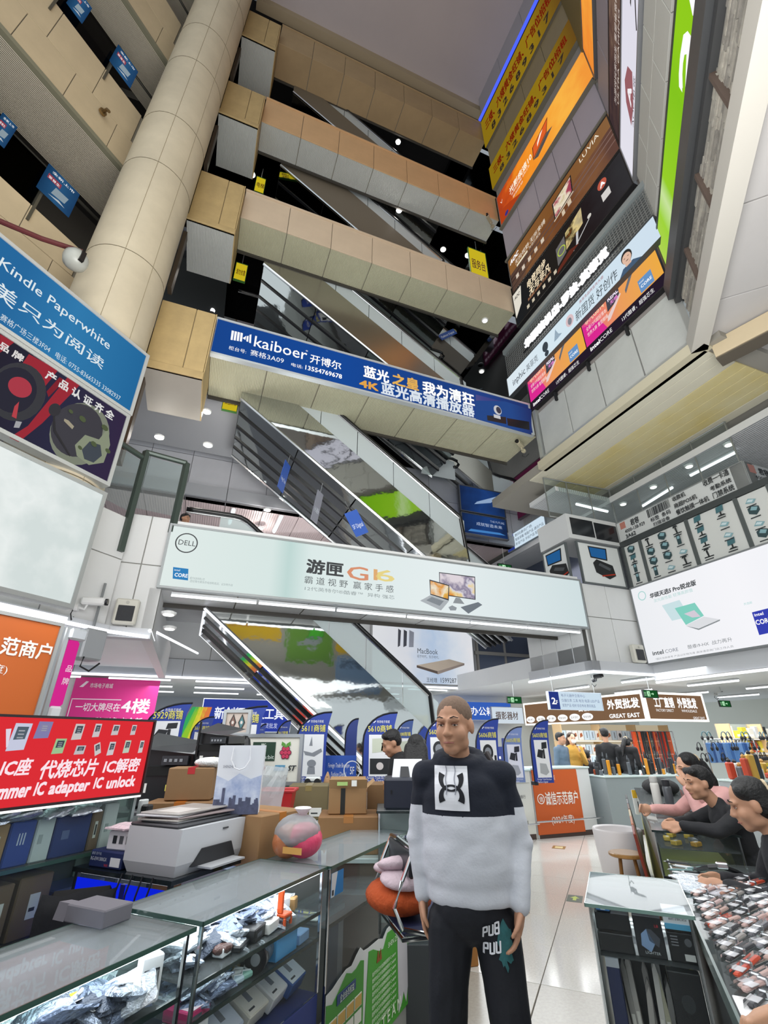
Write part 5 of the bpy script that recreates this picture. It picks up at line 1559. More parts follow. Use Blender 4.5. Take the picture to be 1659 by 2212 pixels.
for z in LV:
    for i in range(19):
        c = rnd.randrange(3)
        p = DE(9.64 + i * .2, 11.38, z)
        if first[c]:
            protos[c].location = p
            first[c] = False
        else:
            clone(protos[c], p)
# hanging straps by the shop door
ST = ['c8341c', 'd8501c', '1e1e20', '2c2c30', 'e0641c', '9a2a20', '3a3a3c']
for i in range(30):
    p = DE(11.0 + i * .047, 10.35, .55)
    s = thing('lanyard', 'coloured lanyard hanging in the row by the shop door', 'strap', p, RD + rnd.uniform(-20, 20), 'lanyards by the brown shop')
    Hh = rnd.uniform(.75, 1.1)
    col = ST[(i // 4 + rnd.randrange(2)) % len(ST)]
    MB().prism([(-.016, 1.18 - Hh), (.016, 1.18 - Hh), (.02, 1.2), (-.02, 1.2)], 0, .006).obj('ribbon', M(col, .6), s)
    MB().cyl((0, 0, 1.17 - Hh), (0, 0, 1.12 - Hh), .012, n=6).obj('clip', STEEL, s)
rk = thing('hanging_rail', 'steel rail carrying the coloured lanyards', 'rail', DE(10.9, 10.36, 0), RD)
MB().tube([(0, .01, 1.76), (1.6, .01, 1.76)], .012, 6).obj('bar', STEEL, rk)
for x in (0, 1.6):
    MB().cyl((x, .01, 0), (x, .01, 1.76), .014, n=6).obj('leg', STEEL, rk)
# shop counter with white boxes on it, under the brown fascia
cab('counter', 'white shop counter under the brown fascia', 'counter', DE(8.0, 9.5, 0), RD, 2.4, .5, 1.0, M('d8dcdc', .5))
for i in range(8):
    t = clone(protos[i % 3], DE(8.75 + i * .2, 9.6, 1.0), RD, 'white boxed accessory standing on the shop counter', 'boxed accessories on the shop counter')
cab('counter', 'grey glass-topped counter right of the orange one, crowded with tools', 'counter', DE(7.55, 7.95, 0), RD - 8, 2.3, .55, .95, M('8c9698', .4), group=None)
# shelf boxes behind right, blue bags, cases, wall of gadgets on the right
sh2 = shelf('grey shelving with yellow and white boxes at the far right', DE(11.6, 8.1, 0), RD, 3.2, 1.9, (.9, 1.3, 1.6), M('aeb6b4', .5))
YB = ['e8d84c', 'e8e4d8', 'd84c2c', 'd8c840', 'c8ccd0', '3a3c40']
for z in (.9, 1.3, 1.6):
    for i in range(13):
        t = thing('retail_box', 'small retail box on the far right grey shelving', 'box', DE(11.75 + i * .23, 8.2, z), RD, 'retail boxes on the far right shelving')
        MB().use(M(YB[rnd.randrange(6)], .5)).rbox(-.08, .08, 0, .1, 0, rnd.uniform(.14, .25), .006).obj('carton', None, t)
        MB().box(-.05, .05, -.003, 0, .03, .08).obj('label', M('f0f0ec', .5), t)
for i in range(14):
    t = thing('gadget_pouch', 'blue pouch hanging on the rack behind the sellers', 'pouch', DE(9.3 + i * .085, 7.0, 1.18), RD + rnd.uniform(-15, 15), 'blue pouches on the rack')
    MB().use(M(rnd.choice(('3f6aa8', '5a86c0', '2f5490', '6a90c4')), .4)).rbox(-.06, .06, -.015, .015, 0, .34, .012).obj('pouch', None, t)
    MB().tube([(-.02, 0, .34), (0, 0, .4), (.02, 0, .34)], .006, 5).obj('hook', STEEL, t)
rk = thing('hanging_rail', 'steel rail carrying the blue pouches', 'rail', DE(9.2, 7.0, 0), RD)
MB().tube([(0, 0, 1.58), (1.4, 0, 1.58)], .012, 6).obj('bar', STEEL, rk)
for x in (0, 1.4):
    MB().cyl((x, 0, 0), (x, 0, 1.58), .014, n=6).obj('leg', STEEL, rk)
# glass wall cabinets behind the sellers on the right
wc = thing('glass_cabinet', 'long glass-shelved cabinet behind the sellers on the right', 'cabinet', AB(9.6, -2.15, 0), RA - 180)
for z in (.55, .95, 1.3):
    MB().box(0, 5.0, 0, .4, z - .02, z).obj('glass_shelf', GL('cfe0de', .3, .25), wc)
for x in (0, 1.25, 2.5, 3.75, 4.97):
    MB().box(x, x + .03, 0, .4, 0, 1.32).obj('upright', M('aeb4b4', .35, .4), wc)
MB().box(0, 5, .38, .42, 0, 1.32).obj('back_panel', M('7f8890', .5), wc)
for z, n in ((.55, 22), (.95, 24), (1.3, 20)):
    for i in range(n):
        w_ = rnd.uniform(.1, .2)
        t = thing('packed_tool', 'small packed tool on the glass cabinet behind the sellers', 'tool pack', AB(9.5 - i * 4.8 / n, -2.3, z), RA - 180 + rnd.uniform(-15, 15), 'packed tools on the right glass cabinet')
        c = rnd.choice(('8c9298', 'b8bcc0', 'd8dadc', '3a3e44', '54585e', '9a5a30', 'c8ccd2', 'a8322c'))
        MB().use(M(c, .4)).rbox(0, w_, 0, .12, 0, rnd.uniform(.07, .24), .01).obj('pack', None, t)
        MB().box(.02, w_ - .02, -.003, 0, .02, .05).obj('label', M('ecece8', .5), t)
# tools standing on the counters at right of the orange counter
for i in range(34):
    a = rnd.uniform(7.6, 9.7)
    t = thing('tool', 'small dark tool crowded on the counter right of the orange panel', 'tool', DE(a, rnd.uniform(8.05, 8.35) - (a - 7.55) * .14, .95), rnd.uniform(0, 360), 'tools on the counter right of the orange panel')
    h = rnd.uniform(.08, .3)
    c = rnd.choice(('1c1d20', '2a2c30', '3a3e42', '8a3a1c', 'c8861c', '5a6066', 'b0b4b6'))
    MB().use(M(c, .4)).rbox(-.03, .03, -.025, .025, 0, h, .008).obj('handle', None, t)
    MB().lathe([(.012, 0), (.02, .05), (.008, .12)], 8).obj('head', M('4a4e52', .3, .6), t, (0, 0, h))
# pink shop board and white wall at the left
pk = Sign('hoarding', 'bright pink floor-guide board with white lettering on the left back wall', 'sign', DE(-2.75, 13.9, 1.1), RD, 1.9, 1.85, M('e0288c', .45), .06, .0)
pk.polys([[(.12, 1.62), (.2, 1.62), (.3, 1.75), (.24, 1.76)]], M('fbe8f2', .5))
pk.text('市场电子商城', .34, 1.62, .12, M('fbe8f2', .5), w=.5, bold=.01)
pk.text('一切大牌尽在', .15, 1.1, .2, M('fbe8f2', .5), w=.95, bold=.015)
pk.text('4楼', 1.14, 1.08, .36, M('fbf0f6', .5), w=.62, bold=.02)
pk.text('品牌形象店全新', .45, .78, .2, M('fbe8f2', .5), w=1.2, bold=.015)
pk.polys([rect(.03, .5, .05, 1.36), rect(.03, 1.34, 1.1, 1.36)], M('fbe8f2', .5))
# blue board, coloured arch and hanging goods at the far back left of the escalator
bb = Sign('shop_sign', 'far blue shop fascia with white lettering under the escalator', 'sign', DE(.3, 15.5, 1.75), RD, 2.6, .9, E('3446a8', .85), .1, .02)
bb.text('新创辉仪表工具', .35, .38, .34, E('f0f4ff', 1), w=2.0, bold=.02)
bb.text('INSTRUMENT TOOL 现货批发', .5, .12, .16, E('d8e0ff', .9), w=1.7)
arch = thing('shop_arch', 'rainbow striped arch at the far back behind the flags', 'arch', DE(-.55, 15.3, 1.3), RD)
for i, c in enumerate(('3fb86a', '9ad43c', 'f0e04a', 'f08a4a')):
    MB().prism([(.1 + i * .2, 0), (.3 + i * .2, 0), (.75 + i * .12, 1.1), (.58 + i * .1, 1.1)], 0, .1).obj('stripe', E(c, .8), arch)
b3_ = Sign('hoarding', 'blue board lettered in English with a round 5F badge', 'sign', (.0, 0, 0), 0, .01, .01, M('2f58b4', .5), .02, 0) if False else None
q0, q1 = onp(700, 1690, Vector((0, 1, 0)), 6.6), onp(770, 1632, Vector((0, 1, 0)), 6.6)
ft = Sign('hoarding', 'blue board lettered in English with a round 5F badge', 'sign', (q0.x, q0.y, q0.z), 0, q1.x - q0.x, q1.z - q0.z, M('2b58b8', .5), .03, .0)
fw, fh = ft.W, ft.H
ft.text('Foreign Trade Boutique', fw * .1, fh * .55, fh * .24, M('f0f4fa', .5), w=fw * .68, shear=.15)
ft.text('Fashion Digital', fw * .2, fh * .22, fh * .24, M('f0f4fa', .5), w=fw * .48, shear=.15)
ft.ring(fw * .87, fh * .45, fh * .36, .012, M('f0f4fa', .5))
ft.text('5F', fw * .8, fh * .3, fh * .4, M('f0f4fa', .5), w=fw * .13, bold=.01)
fst = cab('counter', 'white counter carrying the blue 5F board', 'counter', (q0.x - .1, q0.y - .1, 0), 0, .75, .5, q0.z, M('d2d8da', .5))
# bright stalls across the back: blue and yellow boards, dark hanging stock
for i, (s_, w_, z_, h_, c, tx_) in enumerate(((3.6, 2.0, 2.1, .4, 'e4e8ec', '数码配件批发'), (5.6, 1.3, 1.9, .35, 'e8c430', '手机维修'), (7.4, 2.4, 2.1, .55, '3a64c0', '电脑办公耗材'), (8.9, 1.2, 2.0, .5, 'd8e4ee', '摄影器材'))):
    s = Sign('shop_sign', 'far stall fascia %s at the back beyond the escalator foot' % ('in white', 'in yellow', 'in blue', 'in pale blue')[i], 'sign', DE(s_, 14.3 - .2 * i, z_), RD, w_, h_, E(c, .9), .08, .015)
    s.text(tx_, w_ * .12, h_ * .3, h_ * .5, E('ffffff', 1) if i == 2 else M('5a3a2c', .5), w=w_ * .7, bold=.01)
for i in range(8):
    s_ = -4.5 + i * 1.75
    c = cab('counter', 'low far stall counter at the back of the hall', 'counter', DE(s_, 12.4 + (i % 3) * .5, 0), RD, 1.5, .5, 1.0, M(('b4bcc0', '8c98b0', 'c8ccd0', '5a6a8c')[i % 4], .5), group='far stall counters')
for i in range(60):
    s_ = rnd.uniform(-4.4, 9.0)
    t = thing('stock_item', 'small goods stacked on the far stall counters', 'goods', DE(s_, 12.5 + (int((s_ + 4.5) / 1.75) % 3) * .5 + rnd.uniform(0, .3), 1.0), RD + rnd.uniform(-20, 20), 'goods on the far stall counters')
    c = rnd.choice(('2a3a7c', '3a4ca0', 'e0e4ea', '1c1e24', '2c2e34', 'c8ccd4', 'b83c2c', '3c6ab0', 'd8b840'))
    MB().use(M(c, .5)).rbox(0, rnd.uniform(.12, .3), 0, .2, 0, rnd.uniform(.15, .6), .01).obj('carton', None, t)
    MB().box(.02, .1, -.003, 0, .05, .12).obj('label', M('f0f0f0', .5), t)
# left foreground pillar boards: orange honour panel, pink and white column
op = Sign('hoarding', 'large orange merchant-honour panel with grey lower half at the left edge', 'sign', AB(.78, 4.6, .9), RA, 2.04, 1.68, M('c4601c', .5), .12, .03, M('a9aaa8', .35, .5))
op.polys([rect(.03, .03, 2.01, .85)], M('b9bcc0', .5))
op.tx('范商户', -6, 1412, 104, 1420, 1376, M('f2eee6', .5), bold=.02)
op.tx('度)', -20, 1450, 12, 1455, 1432, M('f2eee6', .5))
op.polys([rect(1.3, .62, 1.95, .63)], M('8a8c90', .5))
MB().box(.03, .1, .05, .1, -.9, 0).obj('leg', M('8a8c8c', .4, .4), op.root)
MB().box(1.94, 2.01, .05, .1, -.9, 0).obj('leg', M('8a8c8c', .4, .4), op.root)
MB().box(0, 2.04, -.03, .0, 1.7, 1.74).obj('light_strip', E('f4f6ff', 1.5), op.root)
pc = thing('poster_column', 'slim column clad in pink and white posters beside the orange panel', 'column', AB(3.10, 4.88, 0), RA)
MB().use(M('e8eaee', .4)).rbox(0, .12, 0, .2, 0, 1.88, .02).obj('lower_poster', None, pc)
MB().use(E('e8309c', .8)).rbox(0, .12, 0, .2, 1.88, 2.5, .02).obj('upper_poster', None, pc)
MB().use(M('c8ccd0', .3, .6)).rbox(-.03, .15, -.03, .23, 2.5, 2.62, .02).obj('cap', None, pc)
MB().use(M('b4b8ba', .3, .6)).rbox(-.07, -.01, .0, .2, 0, 2.62, .01).obj('steel_jamb', None, pc)
text('acer', .015, 1.42, .08, M('6ab83c', .5), pc, y=-.008, w=.09, bold=.01)
m = MB()
for i in range(20):
    a, b = 2 * pi * i / 20, 2 * pi * (i + 1) / 20
    m.prism([(.06 + .045 * cos(a), 1.68 + .045 * sin(a)), (.06 + .045 * cos(b), 1.68 + .045 * sin(b)), (.06 + .038 * cos(b), 1.68 + .038 * sin(b)), (.06 + .038 * cos(a), 1.68 + .038 * sin(a))], -.004, -.002)
m.obj('emblem', M('4a7aa8', .5), pc)
text('品', .03, 2.2, .07, M('f8e0ee', .5), pc, y=-.008, bold=.01)
text('牌', .03, 2.08, .07, M('f8e0ee', .5), pc, y=-.008, bold=.01)
eb = thing('junction_box', 'grey metal box under the left soffit with cables', 'box', onp(178, 1400, vB, 5.9), RA)
MB().use(M('a4a8ac', .4, .3)).rbox(0, .3, 0, .25, -.12, .26, .02).obj('case', None, eb)
MB().tube([(.05, 0, -.1), (.0, -.05, -.22), (.15, -.02, -.26), (.28, 0, -.15)], .012, 5).obj('cable', DARK, eb)
MB().cyl((.15, .12, .26), (.15, .12, .9), .02, n=6).obj('bracket', M('8a8e90', .4, .4), eb)

# head-height warning boards hung at the escalator crossings
for i, (u, v, t_, w_, h_, tx_) in enumerate(((600, 1050, 8.3, .22, .75, 'Foreign Trade'), (672, 1120, 8.3, .2, .75, '小心碰头'), (770, 1160, 8.3, .3, .55, '5F Digital'), (870, 985, 10.75, .9, .22, 'Foreign Trade Boutique'), (935, 1010, 10.75, .9, .26, '小心碰头 Digital'), (905, 690, 10.75, .9, .24, 'Foreign Trade Boutique'), (955, 735, 10.75, .9, .24, 'Fashion Digital'))):
    q = onp(u, v, vE2, t_)
    w = Sign('warning_board', ('tall blue board hung at the left side of the second escalator', 'grey leaning warning board below the second escalator', 'small blue board lowest at the second escalator foot', 'long blue board slanting behind the second escalator, upper', 'long blue board slanting behind the second escalator, lower', 'long blue board behind the third escalator, upper', 'long blue board behind the third escalator, lower')[i], 'sign', q, RD, w_, h_, M(('2f55a8', '8a8c98', '3a60b8', '24509c', '1f4690', '24509c', '1f4690')[i], .4), .02, .0)
    w.root.rotation_euler = (0, radians((14, 12, -30, -42, -42, -42, -42)[i]), radians(RD + (50, 40, 0, 0, 0, 0, 0)[i]))
    w.text(tx_, w_ * .08, h_ * .3, min(h_ * .5, .14), M('e4ecf6', .5), w=w_ * .8)
    MB().cyl((w_ / 2, .01, h_), (w_ / 2, .01, h_ + .25), .006, n=5).obj('hanger', M('8a8e90', .4, .5), w.root)

# crowded counters deeper on the right
cab('counter', 'grey stall counter below the blue pouches', 'counter', DE(8.9, 6.2, 0), RD, 2.2, .5, .95, M('9aa0a2', .5))
cab('counter', 'white stall counter nearest the far right shelving', 'counter', DE(9.6, 4.6, 0), RD, 2.6, .5, .95, M('c4c8c8', .5))
for i in range(46):
    k = i % 2
    q = DE((8.95, 9.65)[k] + rnd.uniform(0, (2.0, 2.4)[k]), (6.25, 4.65)[k] + rnd.uniform(0, .36), .95)
    t = thing('stall_item', ('small goods crowded on the grey counter below the blue pouches', 'small goods crowded on the white counter nearest the far right shelving')[k], 'goods', q, RD + rnd.uniform(-25, 25), ('goods on the grey stall counter', 'goods on the white stall counter')[k])
    h = rnd.uniform(.08, .42)
    MB().use(M(rnd.choice(('1c1d21', '2c2f34', '44606a', 'b8442c', 'd8dade', 'c8a040', '8a5a34', '6a7076', 'e4e4e0', '3a4a6a')), .4)).rbox(-.06, .06, -.05, .05, 0, h, .02).obj('body', None, t)
    MB().lathe([(.03, 0), (.035, .03), (.01, .06)], 10).obj('top', M(rnd.choice(('1c1d21', 'c8ccd0', 'b8863c')), .4), t, (0, 0, h))
for i in range(24):
    t = thing('headset', 'dark headset hanging in the row above the grey stall counter', 'headset', DE(8.95 + i * .088, 6.9 + .1 * (i % 2), 1.2 + .18 * (i % 3)), RD + rnd.uniform(-20, 20), 'headsets above the grey stall counter')
    MB().tube([(.06 * cos(a), 0, .07 + .08 * sin(a)) for a in [pi * j / 7 for j in range(8)]], .009, 5).obj('headband', M(('141518', '2a2c30', '3f6a74')[i % 3], .4), t)
    for x in (-.06, .06):
        MB().ell((x, 0, .04), (.018, .03, .04), None, 8, 6).obj('ear_cup', M('17181c', .4), t)

for (s1, z0, W, H, c, lab, tx_, tc) in ((5.6, 4.5, 2.2, 2.9, '6a9a3c', 'green laptop hoarding on the opposite parapet, seen mirrored in the escalator', '超极本', 'e8f0e0'), (7.9, 5.0, 2.2, 1.0, 'd8b020', 'yellow banner with red lettering on the opposite parapet, seen mirrored', '现金收购', 'a02818'), (3.2, 5.4, 2.4, .9, 'd8b020', 'yellow banner beside the green hoarding on the opposite parapet', '黄金旺铺', 'a02818'), (7.9, 3.4, 2.2, 1.5, '7f9cc0', 'pale blue hoarding below the yellow banner on the opposite parapet', 'OUSHIRONG', '1c2430')):
    w = Sign('hoarding', lab, 'sign', DE(s1, -4.18, z0), RD + 180, W, H, M(c, .5), .03, .03)
    w.text(tx_, W * .12, H * .7, min(H * .3, .5), M(tc, .5), w=W * .76, bold=.02)
    if c == '6a9a3c':
        mini_laptop(w, .5, .7, 1.3, 1.2, M('4ac02c', .4))

for i, (u0, v0, u1, v1, t_) in enumerate(((478, 884, 518, 853, 8.9), (548, 412, 575, 388, 8.9), (503, 602, 536, 574, 8.9), (1018, 596, 1048, 548, 8.6))):
    a, b = onp(u0, v0, vE2, t_), onp(u1, v1, vE2, t_)
    w = Sign('hanging_sign', ('small lit yellow sign below the left end of the blue hoarding bridge', 'small yellow sign by the left end of the topmost visible mirror', 'small yellow sign above the left end of the blue hoarding', 'tall yellow sign at the right end of the greenish stone bridge')[i], 'sign', a, RD, (b - a).dot(vE1), b.z - a.z, E('e0c828', .75), .05, .012, M('3a6a2c', .5))
    w.text(('安全乘梯', '电梯', '请勿依靠', '服务台')[i], w.W * .12, w.H * .35, w.H * .35, M('6a2c14', .5), w=w.W * .76, bold=.01)
    MB().cyl((w.W / 2, .02, w.H), (w.W / 2, .02, w.H + .5), .008, n=5).obj('hanger', M('8a8e90', .4, .5), w.root)
for i, (s_, t_) in enumerate(((-1.05, 9.1), (-.75, 9.9), (-1.5, 10.0), (-.35, 10.4), (-1.9, 9.3))):  # flags added in place of those mirrored in the landing ceiling
    f, H = flag(0, 0, RD, .5, 1.0, 2.5, ('3A02', '3A05', '3A08', '3A11', '3A15')[i], 'blue feather flag standing in for a ceiling reflection, third floor landing, ' + ('foremost', 'second', 'third', 'nearest the escalator', 'leftmost')[i])
    fart(f, .5, 1.0, H, i % 4)
    f.location = DE(s_, t_, 8.42)

# ------------------------------------------------------------------ foreground stalls
EDGE = M('3f5a52', .12)
EDGD = M('1e2a2a', .15)
CG = GL('fbfdfd', .07, .01)
CGT = GL('f8fbfd', .10, .13)  # dust and a milky sheen put into the top glass
CHR = M('d4d8da', .12, 1.0)
def glass_case(lab, a0, a1, b0, b1, H, shelves, zb, base, rz=RA, loc=None, lamp=True, edge=EDGE, back=True, name='glass_case'):
    L, D = a1 - a0, b1 - b0
    c = thing(name, lab, 'display case', loc or AB(a0, b0, 0), rz)
    MB().use(base).rbox(0, L, 0, D, 0, zb, .006).obj('base', None, c)
    MB().box(-.01, L + .01, -.012, D + .012, H - .012, H).obj('glass_top', CGT, c)
    m = MB()
    for y in (-.016, D + .012):
        m.box(-.014, L + .014, y, y + .004, H - .013, H + .001)
    for x in (-.014, L + .01):
        m.box(x, x + .004, -.016, D + .016, H - .013, H + .001)
    m.obj('top_edge', edge, c)
    MB().box(.006, L - .006, 0, .005, zb, H - .013).obj('front_pane', CG, c)
    MB().box(0, .005, .006, D - .006, zb, H - .013).obj('side_pane', CG, c)
    MB().box(L - .005, L, .006, D - .006, zb, H - .013).obj('side_pane', CG, c)
    if back:
        MB().box(.006, L - .006, D - .008, D, zb, H - .013).obj('back_panel', M('c4cfcd', .3), c)
    for x in (0, L - .012):
        for y in (0, D - .012):
            MB().box(x, x + .012, y, y + .012, zb, H - .013).obj('corner_post', CHR, c)
    for z in shelves:
        MB().box(.008, L - .008, .008, D - .02, z - .008, z).obj('glass_shelf', GL('f4f8f9', .1, .05), c)
        MB().box(.004, L - .004, .004, .01, z - .012, z + .002).obj('shelf_edge', M('20302e', .15), c)
    if lamp:
        MB().box(.02, L - .02, .012, .02, H - .026, H - .014).obj('light_strip', E('f2f8ff', 6.0), c)
        lamp_ = bpy.data.lights.new('case_lamp', 'AREA')
        lamp_.shape, lamp_.size, lamp_.size_y, lamp_.energy, lamp_.color = 'RECTANGLE', L * .9, D * .6, 2.6 * L, (.95, .98, 1)
        lo = bpy.data.objects.new('case_lamp', lamp_)
        put(lo, c, (L / 2, D * .45, H - .03), Euler((0, 0, 0)))
        MB().box(.02, L - .02, D - .04, D - .03, H - .03, H - .016).obj('light_strip', E('f2f8ff', 4.0), c)
    return c
caseA = glass_case('front-most glass display case full of silver bags, at the lower left', .2, 1.65, 1.48, 1.88, 1.0, (.82,), .5, M('2b3036', .5))
caseB = glass_case('glass display case with blue base full of boxes and silver bags', 1.72, 2.58, 1.49, 1.89, 1.0, (.82, .72), .52, M('1a2f74', .5))
caseC = glass_case('nearly empty glass display case with a torn green poster on its front', 2.61, 3.70, 1.47, 1.85, 1.0, (.75,), .12, M('9a9c98', .6), lamp=False, back=False)

# crumpled bags: five shapes, copied
SILV = [M('b9c4d4', .25, .85, bump=('noise', 40, .8)), M('8d97a8', .3, .7, bump=('noise', 40, .8)), M('d8dfe8', .3, .5, bump=('noise', 40, .8)), M('3d4656', .3, .4, bump=('noise', 40, .8)), M('cfd8e2', .2, .3, bump=('noise', 40, .8)), M('7d8aa4', .3, .5, bump=('noise', 40, .8))]
def bag_mesh(seed, w, l, mat):
    r = random.Random(seed)
    n, k = 7, 6
    vs, fs = [], []
    for s in (1, -1):
        for i in range(n):
            for j in range(k):
                u, v = i / (n - 1), j / (k - 1)
                bul = sin(pi * u) ** .6 * sin(pi * v) ** .6
                vs.append(((u - .5) * w + r.uniform(-.004, .004), (v - .5) * l + r.uniform(-.004, .004), s * (.004 + .014 * bul + r.uniform(-.004, .005) * bul) + .012))
    for s in (0, 1):
        o = s * n * k
        for i in range(n - 1):
            for j in range(k - 1):
                f = (o + i * k + j, o + (i + 1) * k + j, o + (i + 1) * k + j + 1, o + i * k + j + 1)
                fs.append(f if s == 0 else f[::-1])
    rim = [i * k for i in range(n)] + [(n - 1) * k + j for j in range(1, k)] + [i * k + k - 1 for i in range(n - 2, -1, -1)] + [j for j in range(k - 2, 0, -1)]
    o = n * k
    for a, b in zip(rim, rim[1:] + rim[:1]):
        fs.append((b, a, o + a, o + b))
    return MB().use(mat).add(vs, fs).mesh('bag')
BAGS = [bag_mesh(i, .085 + .02 * (i % 3), .11 + .015 * (i % 4), SILV[i % 6]) for i in range(12)]
LABM = [MB().use(M(c, .5)).box(-.022, .022, -.012, .016, .031, .033).mesh('label') for c in ('f4f6f8', 'eef0f4', 'e8e4d0')]
def bag(p, rz, lab, grp, tilt=(0, 0), k=None, s=1.0, sticker=True):
    k = rnd.randrange(12) if k is None else k
    o = bpy.data.objects.new('component_bag', BAGS[k])
    put(o, None, p, Euler((tilt[0], tilt[1], radians(rz))))
    o.scale = (s, s, s)
    tag(o, lab, 'bag', grp)
    if sticker:
        l = bpy.data.objects.new('sticker', LABM[k % 3])
        put(l, o, (rnd.uniform(-.012, .012), rnd.uniform(-.02, .02), 0))
    return o
def heap(n, a0, a1, b0, b1, z0, zh, lab, grp, s=1.0, sk=.55):
    for i in range(n):
        a, b = rnd.uniform(a0, a1), rnd.uniform(b0, b1)
        bag(AB(a, b, z0 + zh * rnd.random() ** 1.4), rnd.uniform(0, 360), lab, grp, (rnd.uniform(-.5, .5), rnd.uniform(-.5, .5)), s=s * rnd.uniform(.75, 1.15), sticker=rnd.random() < sk)
heap(95, .75, 1.52, 1.55, 1.8, .825, .05, 'crumpled silver component bag heaped in the front-most left case', 'component bags in the front-most case')
heap(60, 1.80, 2.50, 1.60, 1.82, .825, .035, 'crumpled silver component bag on the upper shelf of the blue-based case', 'component bags in the blue-based case')
heap(16, 1.80, 2.0, 1.56, 1.8, .725, .03, 'silver component bag on the lower shelf of the blue-based case', 'component bags on the lower shelf')

def carton(lab, loc, rz, L, D, H, col='a8845c', tape='b8783c', label=None, name='carton', cat='box', grp=None, tilt=None, printed=None, rough=.7):
    c = thing(name, lab, cat, loc, rz, grp)
    if tilt:
        c.rotation_euler = (tilt[0], tilt[1], radians(rz))
    MB().use(M(col, rough, noise=(6, .08))).rbox(0, L, 0, D, 0, H, min(.006, H * .1)).obj('board', None, c)
    if tape:
        MB().box(L * .42, L * .58, -.001, D + .001, H - .04 if H > .08 else 0, H + .0012).obj('tape', M(tape, .35), c)
    if label:
        x0, z0, w_, h_ = label
        MB().box(L * x0, L * (x0 + w_), -.002, 0, H * z0, H * (z0 + h_)).obj('label', M('e9e9e6', .5), c)
        MB().box(L * (x0 + .15 * w_), L * (x0 + .7 * w_), -.003, -.0015, H * (z0 + .3 * h_), H * (z0 + .45 * h_)).obj('print', INK, c)
    if printed:
        for (body, x, z, s_, colr, w_) in printed:
            text(body, L * x, H * z, s_, M(colr, .5), c, y=-.003, w=L * w_)
    return c
# --- in the front-most case
wbx = carton('tall white accessory box with a window standing in the front-most case', AB(1.52, 1.545, .822), RA - 20, .075, .04, .125, 'f2f3f4', None, name='accessory_box')
MB().box(.012, .062, -.002, 0, .02, .09).obj('window', M('3a3c40', .2), wbx)
for i in range(3):
    MB().cyl((.02 + i * .016, -.006, .024), (.02 + i * .016, -.006, .085), .006, n=8).obj('tip', M('c8ccd0', .2, .8), wbx)
fb = thing('foam_block', 'grey foam block lying on top of the front-most case', 'block', AB(1.50, 1.74, 1.001), RA)
MB().use(M('6d6b72', .9)).rbox(0, .12, 0, .2, 0, .052, .004).obj('foam', None, fb)
MB().prism([(0, 0), (.06, 0), (.06, .045), (.012, .05)], .2, .26).obj('wedge', M('6d6b72', .9), fb)
for i in range(16):
    a = .55 + (i % 8) * .12
    t = thing('module_pack', 'white clear-packed module in the row at the back of the front-most case', 'component', AB(a, 1.72 + .07 * (i // 8), .93), RA + rnd.uniform(-6, 6), 'packed modules in the front-most case')
    MB().use(M('e2e6ec', .2)).rbox(0, .1, 0, .055, 0, .03, .006).obj('blister', None, t)
    MB().box(.015, .085, .01, .045, .03, .033).obj('module', M(rnd.choice(('f4f4f6', 'c8ccd4', '3a6a58')), .4), t)
MB().box(.25, 1.43, .18, .38, .918, .926).obj('glass_shelf', GL('dcebe6', .25, .06), caseA)
t = thing('probe_cable', 'red and black probe leads in the front-most case corner', 'cable', AB(1.56, 1.56, .87), RA)
MB().tube([(0, 0, .11), (.02, .01, .06), (-.01, .03, .02), (.04, .05, .0)], .003, 5).obj('red_lead', M('b03030', .4), t)
MB().tube([(.02, 0, .11), (-.01, .02, .05), (.03, .03, .01)], .003, 5).obj('black_lead', DARK, t)
ty = thing('yellow_tag', 'yellow tagged packet among the silver bags, front-most case', 'packet', AB(1.33, 1.62, .885), RA + 25)
MB().use(M('eef0ea', .4)).rbox(0, .09, 0, .05, 0, .012, .003).obj('packet', None, ty)
MB().box(.03, .06, .005, .045, .012, .014).obj('tag', M('e8dc30', .5), ty)
# --- in the blue-based case: upper shelf
def pack(lab, a, b, z, rz, L, D, H, col, name='retail_box', extra=None, rough=.4, tilt=None):
    t = thing(name, lab, 'box', AB(a, b, z), rz)
    if tilt: t.rotation_euler = (tilt[0], tilt[1], radians(rz))
    MB().use(M(col, rough)).rbox(0, L, 0, D, 0, H, .004).obj('carton', None, t)
    if extra:
        for (x0, x1, y0, y1, c) in extra:
            MB().box(L * x0, L * x1, D * y0, D * y1, H, H + .001).obj('print', M(c, .5), t)
        MB().box(L * .2, L * .6, -.001, 0, H * .3, H * .6).obj('side_print', M('5a5e66', .5), t)
    return t
pack('long white box lettered in grey near the front of the blue-based case', 1.93, 1.55, .823, RA + 8, .13, .05, .03, 'eceef0', extra=((.1, .4, .2, .5, '8a8e94'),))
pack('black device with silver keys near the front of the blue-based case', 2.0, 1.52, .823, RA + 18, .1, .05, .02, '1c1e22', 'device', extra=((.1, .35, .2, .8, 'd0d4d8'), (.4, .6, .2, .8, 'd0d4d8'), (.65, .85, .2, .8, 'd0d4d8')))
pack('black power brick in the middle of the blue-based case', 2.10, 1.53, .823, RA + 12, .11, .07, .045, '141518', 'power_brick', extra=((.7, .9, .1, .3, '3a3c40'),))
pack('white adapter left of the orange holder, blue-based case', 2.2, 1.53, .823, RA + 10, .1, .05, .04, 'eceae6', 'adapter')
pack('white adapter behind the black power brick, blue-based case', 2.14, 1.585, .823, RA + 12, .11, .05, .045, 'e8e6e2', 'adapter')
pack('green boxed board with yellow sticker, blue-based case', 2.03, 1.64, .835, RA + 10, .12, .06, .03, '1f3a30', extra=((.4, .9, .1, .9, 'cfe040'),))
